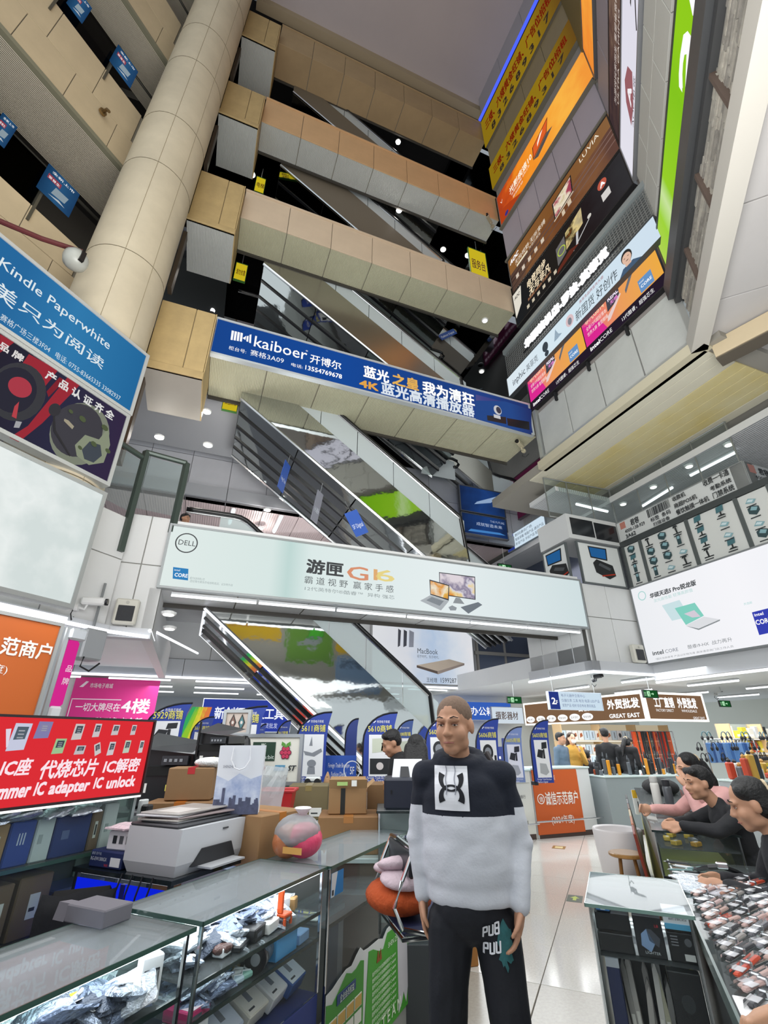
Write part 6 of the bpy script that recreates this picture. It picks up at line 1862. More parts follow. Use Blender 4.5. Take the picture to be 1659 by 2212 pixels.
pack('large white flat box at the left end of the blue-based case', 1.9, 1.7, .835, RA + 10, .15, .08, .07, 'eceef0')
pack('small white box stacked behind the orange holder', 2.36, 1.60, .86, RA - 10, .08, .06, .04, 'eef0f2')
pack('tan small carton at the far end of the blue-based case', 2.47, 1.58, .835, RA + 20, .06, .05, .05, 'b08a58')
oh = thing('phone_holder', 'orange plastic stand on the upper shelf of the blue-based case', 'stand', AB(2.31, 1.525, .823), RA)
OR = M('e0561c', .4)
MB().use(OR).rbox(0, .06, 0, .05, .03, .045, .004).obj('seat', None, oh)
MB().use(OR).rbox(0, .012, 0, .012, 0, .03, .002).obj('leg', None, oh)
MB().use(OR).rbox(.048, .06, 0, .012, 0, .03, .002).obj('leg', None, oh)
MB().use(OR).rbox(0, .06, .038, .05, 0, .03, .002).obj('leg', None, oh)
MB().use(OR).rbox(.0, .014, .02, .05, .045, .13, .003).obj('back', None, oh)
pk_ = thing('brown_pouch', 'brown shiny pouch in the blue-based case', 'pouch', AB(1.96, 1.58, .83), RA)
MB().ell((0, 0, .015), (.05, .035, .02), None, 12, 7).obj('pouch', M('5a3a34', .3, bump=('noise', 30, .8)), pk_, smooth=True)
# lower shelf
pack('bright blue box on the lower shelf of the blue-based case', 2.24, 1.51, .722, RA + 2, .17, .1, .085, '4aa0dc', extra=None, rough=.3)
t = bpy.data.objects['retail_box.007'] if 'retail_box.007' in bpy.data.objects else None
rl = thing('foil_roll', 'roll wrapped in silver foil on the lower shelf', 'roll', AB(2.12, 1.56, .772), RA)
MB().cyl((0, -.03, 0), (.13, .02, 0), .048, n=20).obj('foil', M('9aa0a4', .25, .8, bump=('noise', 40, .9)), rl)
MB().cyl((-.004, -.034, 0), (-.012, -.037, 0), .046, n=20).obj('end', M('18191c', .4), rl)
MB().cyl((-.012, -.038, 0), (-.018, -.04, 0), .02, n=14).obj('core', M('8a8e92', .4), rl)
for i in range(9):
    t = thing('usb_stick', 'small translucent cable pack on the lower shelf of the blue-based case', 'cable', AB(1.98 + (i % 3) * .05, 1.53 + (i // 3) * .05, .724), RA + rnd.uniform(-40, 40), 'small cable packs on the lower shelf')
    MB().use(M(rnd.choice(('7fb8dc', 'c8e0ec', 'e8d8a0', '9ad0c0', 'f0f4f4')), .25)).rbox(0, .07, 0, .03, 0, .02, .006).obj('pack', None, t)
    MB().tube([(.01, .005, .022), (.03, .025, .024), (.06, .01, .022), (.05, .028, .022)], .003, 5).obj('cable', M('e8eef2', .4), t)
pack('pink box with white label, upper of two at the near end of the lower shelf', 1.74, 1.515, .70, RA, .11, .12, .04, 'd8407c', extra=((.1, .9, .0, .4, 'f0dce4'),))
pack('dark pink box, lower of two at the near end of the case', 1.74, 1.515, .60, RA, .11, .12, .055, 'b02c50', extra=((.1, .9, .0, .4, 'e8c8d4'),))
pack('white box under the pink ones at the near end of the case', 1.74, 1.515, .657, RA, .11, .12, .04, 'eceef0', extra=((.1, .5, .0, .3, '3a3c40'),))
pack('clear pack of blue gadgets at the far end of the lower shelf', 2.44, 1.52, .722, RA + 6, .1, .08, .04, '8fb4dc', rough=.2)
# bottom: tilted boxes
for (lab, a, col, top, rz_) in (('blue and white webcam box tilted at the far end of the case floor', 2.42, '2f5a9c', 'e4ecf4', 8), ('white camera box tilted in the middle of the case floor', 2.28, 'e6e6e8', 'f0f0f0', 10), ('cream box tilted left of the white camera box', 2.12, 'd8d4c8', 'e8e4dc', 6), ('pale blue boxed bulb set at the near side of the case floor', 1.95, 'b8c4dc', 'd4dcec', 4)):
    t = thing('retail_box', lab, 'box', AB(a, 1.56, .535), RA + rz_)
    t.rotation_euler = (radians(28), 0, radians(RA + rz_))
    MB().use(M(col, .4)).rbox(0, .15, 0, .16, 0, .06, .004).obj('carton', None, t)
    MB().box(.006, .144, .006, .154, .06, .0612).obj('top_print', M(top, .4), t)
    MB().prism(oval(.06, .085, .02, .04, 14), -.001, .0).obj('print', M('6a6e78', .4), t, (0, 0, .0)) if False else MB().box(.05, .08, .05, .11, .0612, .0622).obj('print', M('7a7e88', .4), t)
    MB().box(.02, .06, .02, .028, .0612, .0622).obj('print', M('3a3c44', .4), t)
MB().box(.02, .84, .33, .34, .53, .8).obj('mirror_back', M('9aa6b4', .2, .3), caseB)
MB().box(.02, .84, .28, .3, .82, .92).obj('inner_ledge', GL('dcebe6', .25, .06), caseB)
for i in range(12):
    a = 1.82 + i * .055
    t = thing('tool_part', 'small metal part on the back ledge of the blue-based case', 'part', AB(a, 1.80, .925), RA + rnd.uniform(-30, 30), 'metal parts on the back ledge')
    MB().use(M(rnd.choice(('5a5e64', '8a8e94', '3a3c40', 'c8ccd0')), .3, .6)).rbox(0, .035, 0, .03, 0, rnd.uniform(.02, .05), .004).obj('block', None, t)
    MB().cyl((.017, .015, .02), (.017, .015, .065), .005, n=6).obj('pin', CHR, t)

# --- green poster on the third case
gp = thing('torn_poster', 'torn green poster with white lettering on the third case front', 'poster', AB(2.61, 1.466, 0), RA)
GRN = M('3f8f2c', .5)
edge_ = [(0, .5), (.06, .505), (.12, .52), (.2, .535), (.26, .53), (.31, .555), (.36, .575), (.40, .55), (.46, .545), (.52, .545), (.6, .545), (.66, .53), (.72, .56), (.8, .565), (.88, .545), (.97, .535), (1.06, .54), (1.08, .54)]
MB().prism([(0, .12)] + edge_ + [(1.08, .12)], -.004, -.002).obj('torn_backing', M('d4d6d4', .6), gp)
low_ = [(x, z - (.035 + .02 * sin(x * 23))) for x, z in edge_]
MB().prism([(0, .12)] + low_[:8] + [(.39, .12)], -.007, -.005).obj('sheet', GRN, gp)
MB().prism([(.40, .12)] + low_[8:-1] + [(1.06, .12)], -.007, -.005).obj('sheet', M('459a30', .5), gp)
MB().prism([(.88, .13), (.93, .16), (.96, .2), (1.0, .14), (1.03, .2), (1.03, .47), (.96, .49), (.87, .47)], -.009, -.0075).obj('torn_patch', M('c9c6cc', .6), gp)
LG = M('e6f2dc', .5)
MB().use(M('1f3f74', .5)).rbox(.1, .3, -.0105, -.008, .43, .47, .01).obj('title_pill', None, gp)
text('企业会员权益', .125, .437, .032, LG, gp, y=-.013, w=.15)
m = MB()
for i in range(4):
    for j in range(4):
        m.prism(rect(.02 + i * .09, .16 + j * .062, .1 + i * .09, .21 + j * .062), -.0105, -.008)
m.obj('price_grid', M('e2e0d4', .5), gp)
m = MB()
for i in range(4):
    m.prism(rect(.025 + i * .09, .35, .095 + i * .09, .392), -.0125, -.0108)
m.obj('price_head', M('c8a050', .5), gp)
text('SHEN ZHEN', .72, .47, .035, LG, gp, y=-.01, w=.2)
text('A T E A M', .55, .15, .07, LG, gp, y=-.01, w=.36, bold=.01)
for i in range(9):
    text('提供专业芯片烧录解密服务 IC adapter', .5, .41 - i * .027, .02, LG, gp, y=-.01, w=.34)
m = MB().prism([(.56, .45), (.58, .5), (.6, .46), (.615, .5), (.63, .45)], -.0105, -.008)
m.obj('emblem', M('8a4a1c', .5), gp)
bc = thing('card', 'blue and white card hung inside the third case front', 'card', AB(2.64, 1.474, .86), RA)
MB().box(0, .13, 0, .002, 0, .1).obj('sheet', M('2f8ad0', .5), bc)
MB().prism([(0, 0), (.03, 0), (.06, .1), (0, .1)], -.002, 0).obj('white_part', M('e8ecee', .5), bc)
MB().box(.006, .02, -.004, -.002, .008, .03).obj('print', INK, bc)
ps = thing('paper_sheet', 'white leaflet on the shelf of the third case', 'leaflet', AB(2.66, 1.56, .752), RA + 20)
MB().use(M('e4e8e2', .5)).rbox(0, .12, 0, .08, 0, .006, .002).obj('sheet', None, ps)
pst = thing('support_post', 'grey post under the shelf inside the third case', 'post', AB(3.05, 1.66, .12), RA)
MB().box(-.03, .03, -.03, .03, 0, .62).obj('shaft', M('6d7072', .5), pst)
MB().box(-.06, .06, -.06, .06, 0, .01).obj('foot', M('6d7072', .5), pst)

# --- printer stand glowing blue
pst_ = thing('printer_stand', 'glass-topped stand glowing deep blue inside, behind the silver-bag case', 'stand', AB(2.12, 2.06, 0), RA)
MB().box(0, .52, 0, .68, 0, .12).obj('base', M('1a1c20', .5), pst_)
MB().box(.004, .01, .02, .66, .12, .94).obj('end_panel', E('1028f0', .75), pst_)
MB().box(-.012, .53, -.012, .69, .965, .985).obj('glass_top', M('1c2328', .1), pst_)
MB().box(.02, .5, .02, .66, .955, .965).obj('inner_lamp', E('f0f0ff', 1.6), pst_)
MB().box(.02, .52, .1, .66, .12, .6).obj('inner_block', M('c8ccd8', .5), pst_)
for x, y in ((.0, .0), (.5, .0), (0, .66), (.5, .66)):
    MB().box(x, x + .02, y, y + .02, .12, .965).obj('corner_post', M('3a4046', .4, .4), pst_)
MB().box(.0, .02, .30, .33, .12, .94).obj('mid_rib', M('18207c', .5), pst_)
for i in range(5):
    t = thing('white_carton', 'white small carton inside the glowing printer stand', 'box', AB(2.24 + i * .075, 2.085, .602), RA, 'cartons inside the printer stand')
    MB().use(M(('e8eaf4', 'd0d4e8', 'f0f0f8')[i % 3], .5)).rbox(0, .065, 0, .06, 0, .1 + .04 * (i % 3), .004).obj('carton', None, t)
    MB().box(.01, .05, -.002, 0, .02, .05).obj('print', M('8088b0', .5), t)
pr = thing('inkjet_printer', 'white desktop inkjet printer with dark top on the blue-lit stand', 'printer', AB(2.13, 2.06, .986), RA)
W_ = M('c9cbcf', .4)
L, D = .50, .36
vs = [(0.02, .02, 0), (L - .02, .02, 0), (L - .02, D - .02, 0), (.02, D - .02, 0), (0, 0, .05), (L, 0, .05), (L, D, .05), (0, D, .05), (0, -.01, .2), (L + .02, -.01, .2), (L + .02, D, .2), (0, D, .2)]
fs = [(3, 2, 1, 0), (0, 1, 5, 4), (1, 2, 6, 5), (2, 3, 7, 6), (3, 0, 4, 7), (4, 5, 9, 8), (5, 6, 10, 9), (6, 7, 11, 10), (7, 4, 8, 11), (8, 9, 10, 11)]
MB().add(vs, fs).obj('body', W_, pr)
MB().use(M('3a3c40', .5)).rbox(0, L, .02, D, .2, .215, .006).obj('scanner_lid', None, pr)
MB().prism([(.1, .03), (.42, .03), (.38, .1), (.16, .1)], -.012, .03).obj('paper_slot', M('2a2c30', .5), pr)
MB().box(.3, .34, -.014, -.004, .165, .172).obj('status_light', M('4a4c50', .4), pr)
MB().box(.14, .4, -.1, .02, .022, .03).obj('output_tray', M('b4b6ba', .5), pr)
for i in range(5):
    t = thing('magazine', ('glossy magazine, topmost of the pile on the white printer', 'magazine second from top on the white printer', 'magazine third from top on the white printer', 'magazine second from bottom on the white printer', 'magazine at the bottom of the pile on the white printer')[4 - i], 'magazine', AB(2.16, 2.12, 1.202 + i * .009), RA + (0, 6, -4, 9, 3)[i])
    MB().use(M(('8a8c90', 'd4d0c8', '9a8c8c', 'c8c8cc', 'b0aca8')[i], .25, bump=('noise', 12, .4))).rbox(0, .4, 0, .26, 0, .008, .002).obj('cover', None, t)
    MB().box(.05, .22, .05, .2, .008, .0086).obj('cover_print', M(('5a5c64', '9a7a74', '6a7480', 'a8a0a8', 'd8d4d0')[i], .3), t)
for i in range(3):
    t = thing('magazine', ('large open magazine behind the white printer, topmost', 'magazine under the open one behind the white printer', 'grey folder at the bottom behind the white printer')[2 - i], 'magazine', AB(2.3, 2.42, 1.12 + i * .012), RA - 8 + 4 * i)
    t.rotation_euler = (radians(-6), radians(-8), radians(RA - 8 + 4 * i))
    MB().use(M(('9a9c98', 'c8c4a8', '8c9094')[i], .25, bump=('noise', 10, .5))).rbox(0, .42, 0, .28, 0, .01, .002).obj('cover', None, t)
    MB().box(.04, .2, .04, .24, .01, .0106).obj('cover_print', M('6a6c74', .3), t)
sd = thing('sanitizer_bottle', 'small clear pump bottle behind the white printer', 'bottle', onp(421, 1788, Vector((0, 1, 0)), 3.25))
MB().lathe([(.03, -.05), (.032, .03), (.012, .05), (.012, .065)], 14).obj('bottle', GL('e8f0f0', .2, .2), sd)
MB().lathe([(.016, .065), (.016, .08), (.005, .085), (.005, .1)], 12).obj('pump', M('eceef0', .4), sd)
MB().box(-.035, .008, -.008, .008, .098, .108).obj('nozzle', M('eceef0', .4), sd)
rb = carton('dark blue router box with white model lettering on the blue-lit stand', AB(2.14, 2.68, .986), RA - 90, .24, .16, .075, '1c2a5c', None, printed=(('RG-EW1300GX', .05, .42, .022, 'dfe4ee', .5), ('睿易 双千兆', .06, .75, .014, 'c8d0e4', .3), ('WiFi', .5, .12, .016, 'd84040', .12)), name='router_box')
MB().box(.16, .23, -.002, 0, .012, .05).obj('label', M('e4e6ea', .5), rb)
wb2 = carton('white gadget box with three pictures, on top of the router box', AB(2.16, 2.60, 1.062), RA - 86, .2, .14, .085, 'e9e8ec', None, name='gadget_box')
for i in range(3):
    MB().box(.04 + i * .045, .066 + i * .045, -.002, 0, .03, .065).obj('print', M(('2a2c30', '5a5c60', '9a9a9c')[i], .5), wb2)
pb = thing('plastic_packet', 'pinkish clear plastic packet lying on the white gadget box', 'packet', AB(2.24, 2.54, 1.148), RA)
o = bpy.data.objects.new('packet', bag_mesh(31, .2, .16, M('e4d0d8', .25, bump=('noise', 20, .9))))
put(o, pb)
for i in range(4):
    t = thing('hanging_cable', 'black cable hanging down the glowing stand', 'cable', AB(2.10, 2.16 + i * .07, .96), RA, 'cables of the printer stand')
    r = .02 + .012 * i
    MB().tube([(0.0, 0, .03), (-.015, .01, -.05), (-.02, .05 - r, -.2 - r), (-.02, .04, -.38 - r), (-.01, .08, -.46)], .0045, 5).obj('cord', DARK, t)
# black chair back and dark jacket
ch = thing('office_chair', 'black office chair draped with a dark jacket behind the front-most case', 'chair', AB(1.93, 2.42, 0), RA - 40)
ch.scale = (.62, .62, .95)
BKF = M('141416', .8)
MB().use(BKF).rbox(-.24, .24, -.24, .24, .42, .5, .03).obj('seat', None, ch)
MB().use(BKF).rbox(-.23, .23, .2, .28, .52, .98, .04).obj('backrest', None, ch)
MB().cyl((0, 0, .08), (0, 0, .42), .03, n=10).obj('gas_lift', M('2a2b2e', .4, .5), ch)
for i in range(5):
    a = 2 * pi * i / 5
    MB().tube([(0, 0, .1), (.28 * cos(a), .28 * sin(a), .05)], .025, 6).obj('leg', BKF, ch)
    MB().ell((.28 * cos(a), .28 * sin(a), .028), (.028, .028, .028), None, 8, 6).obj('caster', BKF, ch)
jk = thing('jacket', 'dark jacket hung over the black office chair', 'jacket', AB(1.93, 2.42, 0), RA - 40)
jk.scale = (.62, .62, .95)
vs, fs = [], []
for i in range(13):
    for j in range(5):
        z = (.5 + .47 * min(i, 12 - i) / 6)
        y = .19 - .03 * (6 - min(i, 6)) / 6 if i <= 6 else .29 + .03 * (i - 6) / 6
        vs.append(((j - 2) * .13 * (1 - .1 * sin(i)), y + .01 * sin(j * 2 + i), z + .01 * cos(j * 3)))
for i in range(12):
    for j in range(4):
        fs.append((i * 5 + j, i * 5 + j + 1, i * 5 + j + 6, i * 5 + j + 5))
MB().add(vs, fs).obj('cloth', M('1a1b1f', .85, bump=('noise', 9, .6)), jk, smooth=True)
rc = thing('red_cloth', 'red cloth bundle low beside the black chair', 'cloth', AB(1.25, 2.35, .55), RA)
MB().ell((0, 0, .06), (.14, .1, .06), None, 14, 8).obj('bundle', M('a81c1c', .8, bump=('noise', 8, .8)), rc, smooth=True)
st_ = thing('stool_block', 'low dark crate under the red cloth', 'crate', AB(1.1, 2.22, 0), RA)
MB().use(M('26262a', .7)).rbox(0, .3, 0, .3, 0, .55, .01).obj('body', None, st_)
MB().box(.02, .28, -.004, 0, .3, .5).obj('front', M('34343a', .7), st_)

# --- red light box over the left glass cabinet
lcab = thing('glass_cabinet', 'left glass cabinet of cartons under the red sign', 'cabinet', AB(.3, 2.76, 0), RA)
for z in (.72, 1.03, 1.285):
    MB().box(0, 2.14, 0, .42, z - .012, z).obj('glass_shelf', GL('d4e2de', .15, .12), lcab)
    MB().box(0, 2.14, -.004, .002, z - .015, z + .002).obj('shelf_edge', EDGE, lcab)
MB().box(0, 2.14, .41, .43, 0, 1.28).obj('back_panel', M('6a7478', .4), lcab)
MB().box(0, 2.14, 0, .42, 0, .45).obj('base', M('22262c', .6), lcab)
for x in (0, 1.2, 2.12):
    MB().box(x, x + .02, -.002, .018, .45, 1.285).obj('upright', M('9aa4a4', .25, .5), lcab)
MB().box(1.24, 2.12, .002, .007, .73, 1.27).obj('sliding_pane', GL('f6fbf9', .1, .02), lcab)
MB().box(.1, 1.3, .008, .013, .73, 1.27).obj('sliding_pane', GL('f6fbf9', .1, .02), lcab)
MB().box(2.12, 2.14, .02, .4, .45, 1.28).obj('end_pane', GL('d4e2de', .15, .1), lcab)
rs = Sign('light_box', 'red light box of chip sockets with white Chinese and English lettering', 'sign', AB(.75, 2.70, 1.29), RA, 1.66, .415, E('e03038', .95), .12, .012, M('2c2022', .4))
PK = E('fbe4ec', 1.0)
rs.polys([rect(.0, -.012, 1.66, .0)], E('ffffff', 1.4))
for b_, p_ in (('IC座', (-8, 1680, 62, 1665, 1646)), ('代烧芯片', (80, 1678, 204, 1673, 1642)), ('IC解密', (218, 1668, 296, 1664, 1640))):
    rs.tx(b_, *p_, PK, bold=.025, shear=.12)
for b_, p_ in (('Programmer', (-100, 1733, 58, 1722, 1697)), ('IC', (68, 1719, 91, 1715, 1690)), ('adapter', (102, 1714, 188, 1708, 1686)), ('IC', (198, 1704, 217, 1700, 1680)), ('unlock', (226, 1702, 286, 1698, 1677))):
    rs.tx(b_, *p_, PK, k=.76, bold=.035, shear=.12)
def sock(u, v, w_, h_, c1, c2, tilt=0):
    cx, cz = rs.at(u, v)
    def R(pts):
        return [(cx + x * cos(tilt) - z * sin(tilt), cz + x * sin(tilt) + z * cos(tilt)) for x, z in pts]
    rs.polys([R([(-w_, -h_), (w_ * .85, -h_ * .92), (w_, h_), (-w_ * .8, h_)])], E(c1, .85))
    rs.polys([R([(-w_ * .6, -h_ * .2), (w_ * .6, -h_ * .15), (w_ * .7, h_ * .75), (-w_ * .5, h_ * .75)])], E(c2, .6))
    rs.polys([R(rect(-w_ * .3, -h_ * .1 + k_ * h_ * .25, w_ * .35, -h_ * .0 + k_ * h_ * .25)) for k_ in range(3)], E('b8bcc4', .7))
sock(41, 1592, .045, .062, 'd4d8ee', '6a7a88')
sock(92, 1577, .04, .04, '8a88b8', 'a8a4d0')
for u, v, w_, h_, c in ((166, 1581, .03, .04, 'd8d0d0'), (206, 1578, .022, .035, 'd8d0d4'), (245, 1577, .024, .028, 'd4ccd0'), (283, 1577, .018, .028, 'd4ccd0'), (121, 1612, .032, .036, 'a8d09c'), (165, 1620, .03, .022, 'ccc8cc'), (202, 1618, .02, .03, 'd8d4d4'), (231, 1617, .022, .035, 'dcd4d8'), (264, 1613, .022, .034, 'c8d8c4'), (294, 1613, .016, .034, 'dcd4d4')):
    sock(u, v, w_, h_, c, '55606a', .4 if u == 202 else 0)
rs.polys([[rs.at(0, 1575), rs.at(12, 1574), rs.at(4, 1612), rs.at(0, 1615)]], E('e8e0f0', .9))
# cartons in the cabinet
specs = ((1.54, .13, 'a07c58', 'brown carton with a white label, leftmost in the left cabinet'), (1.67, .09, 'a8845e', 'brown carton with a pale label, second in the left cabinet'), (1.76, .13, '2a4aa0', 'blue box with three white bars in the left cabinet'), (1.89, .10, 'd0d8dc', 'white box right of the three-bar blue box'), (1.99, .21, '20387c', 'wide dark blue box in the left cabinet'), (2.20, .07, '7c6450', 'narrow brown box with label right of the wide blue box'), (2.27, .10, 'd8dce0', 'tall white box at the right end of the left cabinet'))
for a, L, c, lab in specs:
    h = .19 if c != 'd8dce0' else .22
    t = carton(lab, AB(a, 2.80, 1.03), RA, L - .006, .2, h, c, None, name='boxed_goods')
    if c in ('a07c58', 'a8845e', '7c6450'):
        MB().box(L * .3, L * .55, -.002, 0, .06, .14).obj('label', M('dcdcd8', .5), t)
        MB().box(L * .36, L * .5, -.003, -.0015, .075, .125).obj('print', INK, t)
    elif c == '2a4aa0':
        for k_ in range(3):
            MB().box(.045 + k_ * .014, .051 + k_ * .014, -.002, 0, .09, .14).obj('stripe', M('c8d0e8', .5), t)
    else:
        MB().box(L * .2, L * .4, -.002, 0, .08, .12).obj('print', M('5a6a9a' if c == '20387c' else 'a8b0b4', .5), t)
carton('small white lidded box on top of the tall white box, left cabinet', AB(2.20, 2.82, 1.252), RA, .16, .14, .03, 'dfe3ea', None, name='boxed_goods')
for i in range(14):
    a = 1.5 + i * .052
    o = bag(AB(a, 2.82 + .03 * (i % 3), 1.222 + .008 * (i % 2)), rnd.uniform(0, 360), 'crumpled white and silver plastic bag on the cartons under the red sign', 'plastic bags under the red sign', (rnd.uniform(-.3, .3), rnd.uniform(-.3, .3)), k=(2, 4, 2, 0)[i % 4], s=1.25, sticker=False)
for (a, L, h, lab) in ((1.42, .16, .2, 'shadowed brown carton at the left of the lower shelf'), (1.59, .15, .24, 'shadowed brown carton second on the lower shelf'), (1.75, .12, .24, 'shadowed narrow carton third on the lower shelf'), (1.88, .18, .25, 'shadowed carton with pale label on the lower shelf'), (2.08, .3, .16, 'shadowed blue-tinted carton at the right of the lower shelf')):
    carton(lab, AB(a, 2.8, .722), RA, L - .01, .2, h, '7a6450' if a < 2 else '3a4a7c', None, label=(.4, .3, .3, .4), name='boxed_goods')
ps_ = thing('power_strip', 'white power strip with black plugs at the end of the left cabinet', 'power strip', AB(2.50, 2.78, .95), RA)
MB().use(M('d8dcdc', .4)).rbox(0, .06, 0, .03, 0, .3, .006).obj('body', None, ps_)
for z in (.05, .15, .23):
    MB().use(M('1a1b1e', .5)).rbox(.0, .05, -.06, 0, z, z + .045, .008).obj('plug', None, ps_)
    MB().tube([(.025, -.05, z), (.05, -.1, z - .03), (.08, -.06, z - .12)], .006, 5).obj('cable', DARK, ps_)
pstd = thing('shelf_unit', 'grey narrow stand behind the power strip', 'stand', AB(2.48, 2.84, 0), RA)
MB().use(M('4a5254', .5)).rbox(0, .5, 0, .4, 0, 1.1, .01).obj('body', None, pstd)
MB().box(.02, .48, -.004, 0, .1, 1.0).obj('front', M('5c6668', .4), pstd)

# --- black printers, cartons, paper bag behind
def yz(u, v, Y):
    return onp(u, v, Vector((0, 1, 0)), Y)
bs_ = thing('stall_table', 'dark table carrying the two black printers', 'table', (-2.05, 4.0, 0))
MB().use(M('3a3c40', .5)).rbox(0, .95, 0, .6, .9, 1.12, .01).obj('table_top', None, bs_)
for x in (.03, .9):
    for y in (.03, .55):
        MB().box(x, x + .03, y, y + .03, 0, .9).obj('leg', M('2a2c30', .5), bs_)
def mfp(lab, x, y, z, w_, d_, h_, rz):
    p = thing('office_printer', lab, 'printer', (x, y, z), rz)
    BP = M('17181b', .35)
    MB().use(BP).rbox(0, w_, 0, d_, 0, h_ * .55, .02).obj('body', None, p)
    MB().prism([(0, h_ * .55), (w_, h_ * .55), (w_, h_ * .7), (0, h_ * .78)], .02, d_).obj('scanner', BP, p)
    MB().add([(0, -.02, h_ * .78), (w_, -.02, h_ * .72), (w_, d_, h_ * .86), (0, d_, h_)], [(0, 1, 2, 3)]).obj('lid', M('26282b', .3), p)
    MB().box(w_ * .12, w_ * .88, -.012, .03, h_ * .42, h_ * .54).obj('output_slot', M('050506', .8), p)
    MB().box(w_ * .5, w_ * .95, -.03, .0, h_ * .56, h_ * .68).obj('control_panel', M('2c2f34', .4), p)
    for k_ in range(4):
        MB().box(w_ * (.54 + k_ * .09), w_ * (.59 + k_ * .09), -.034, -.03, h_ * .6, h_ * .64).obj('button', M('8a8e94', .4), p)
    MB().box(w_ * .2, w_ * .3, -.004, 0, h_ * .2, h_ * .32).obj('sticker', M('e4e4e0', .5), p)
    MB().box(w_ * .62, w_ * .68, -.004, 0, h_ * .22, h_ * .3).obj('sticker', M('e0d860', .5), p)
    MB().cyl((w_ * .1, -.01, h_ * .3), (w_ * .13, -.03, h_ * 1.0), .009, n=6).obj('antenna', M('101114', .4), p)
    return p
mfp('big black office printer, left of two on the dark table', -1.95, 4.1, 1.121, .44, .4, .52, 4)
mfp('black office printer with yellow sticker, right of the big one', -1.50, 4.12, 1.36, .26, .4, .36, -4)
dp = thing('pedestal', 'black drum-shaped stand under the right printer', 'stand', (-1.37, 4.3, 1.121))
MB().lathe([(.16, 0), (.17, .02), (.15, .12), (.16, .22), (.14, .238)], 20).obj('drum', M('1c1d20', .4), dp)
MB().lathe([(.165, .1), (.168, .11), (.165, .12)], 20).obj('ring', M('3a3c40', .4), dp)
for i, c in enumerate(('17181a', 'c8ccd0', '17181a')):
    q = yz(490 + i * 17, 1640, 4.78)
    t = thing('moulded_dome', ('black rounded moulding, leftmost of three beside the paper bag', 'grey translucent rounded moulding between two black ones', 'black rounded moulding, rightmost of three beside the paper bag')[i], 'moulding', (q.x, q.y, q.z))
    MB().lathe([(.055, -.12), (.06, -.02), (.062, .1), (.05, .16), (.025, .19), (.004, .195)], 18).obj('shell', M(c, .2), t, smooth=True)
    MB().lathe([(.063, -.13), (.066, -.12), (.06, -.11)], 18).obj('rim', M('6a6c70', .3), t)
dt = thing('stall_table', 'grey ledge carrying the rounded mouldings', 'table', (-1.55, 4.64, 0))
MB().use(M('6a6e72', .5)).rbox(0, .5, 0, .3, 1.18, 1.27, .01).obj('table_top', None, dt)
for x in (.02, .45):
    MB().box(x, x + .03, .13, .16, 0, 1.24).obj('leg', M('3a3c40', .5), dt)
# low service counter between the stalls
sc_ = cab('counter', 'low grey service counter under the cartons', 'counter', AB(2.67, 1.9, 0), RA, 1.0, .62, .945, M('6c6a66', .6))
bx = carton('large brown carton carrying the paper bag', AB(2.60, 1.93, .946), RA - 6, .38, .36, .25, '97734c', 'b87430')
pbg = thing('paper_bag', 'white paper carrier bag printed with a city skyline, on the brown carton', 'bag', AB(2.62, 2.13, 1.198), RA - 58)
PBW = M('dfe2e8', .45)
MB().add([(-.13, -.05, 0), (.13, -.05, 0), (.13, .05, 0), (-.13, .05, 0), (-.135, -.05, .36), (.135, -.05, .36), (.135, .05, .36), (-.135, .05, .36)],
         [(3, 2, 1, 0), (0, 1, 5, 4), (1, 2, 6, 5), (2, 3, 7, 6), (3, 0, 4, 7)]).obj('body', PBW, pbg)
MB().prism([(-.132, .0), (.132, .0), (.133, .2), (.07, .18), (0, .21), (-.06, .17), (-.132, .2)], -.053, -.0512).obj('sky_print', M('8fa0c8', .5, noise=(9, .0, 'dfe6f2')), pbg)
sk_ = [(-.132, 0)]
r3 = random.Random(5)
x = -.13
while x < .12:
    w_ = r3.uniform(.008, .02)
    h_ = r3.uniform(.04, .09) + (.05 if r3.random() < .12 else 0)
    sk_ += [(x, h_), (x + w_, h_)]
    x += w_
sk_ += [(.132, .04), (.132, 0)]
MB().prism(sk_, -.056, -.0535).obj('skyline_print', M('5a5f7c', .5, noise=(40, .5)), pbg)
for y in (-.058, .055):
    MB().tube([(-.05, y, .35), (-.055, y - .01, .28), (-.03, y - .015, .24), (0, y - .015, .23), (.03, y - .015, .24), (.055, y - .01, .28), (.05, y, .35)], .004, 6).obj('handle', M('e4e6ea', .5), pbg)
text('SHENZHEN', -.1, .24, .02, M('7a7e88', .5), pbg, y=-.054, w=.07)
carton('brown carton with red tape behind the paper bag, upper of two', (-1.52, 3.74, 1.21), 8, .31, .22, .2, '8a6a48', 'b8282c', name='carton')
carton('brown carton with white delivery label, lower of two behind the paper bag', (-1.62, 3.68, .96), 6, .46, .27, .246, '84623f', 'b86a24', label=(.28, .35, .16, .5), name='carton')
carton('big brown carton at the bottom of the stack behind the paper bag', (-1.66, 3.66, 0), 6, .5, .29, .958, '7c5c3c', 'b86a24', name='carton')
cg = thing('crochet_cover', 'white knitted cover on the red-taped carton', 'cloth', (-1.27, 3.86, 1.41), 0)
MB().ell((0, 0, .03), (.12, .08, .035), None, 16, 8).obj('cover', M('e0e0e0', .8, bump=('noise', 60, .9)), cg, smooth=True)
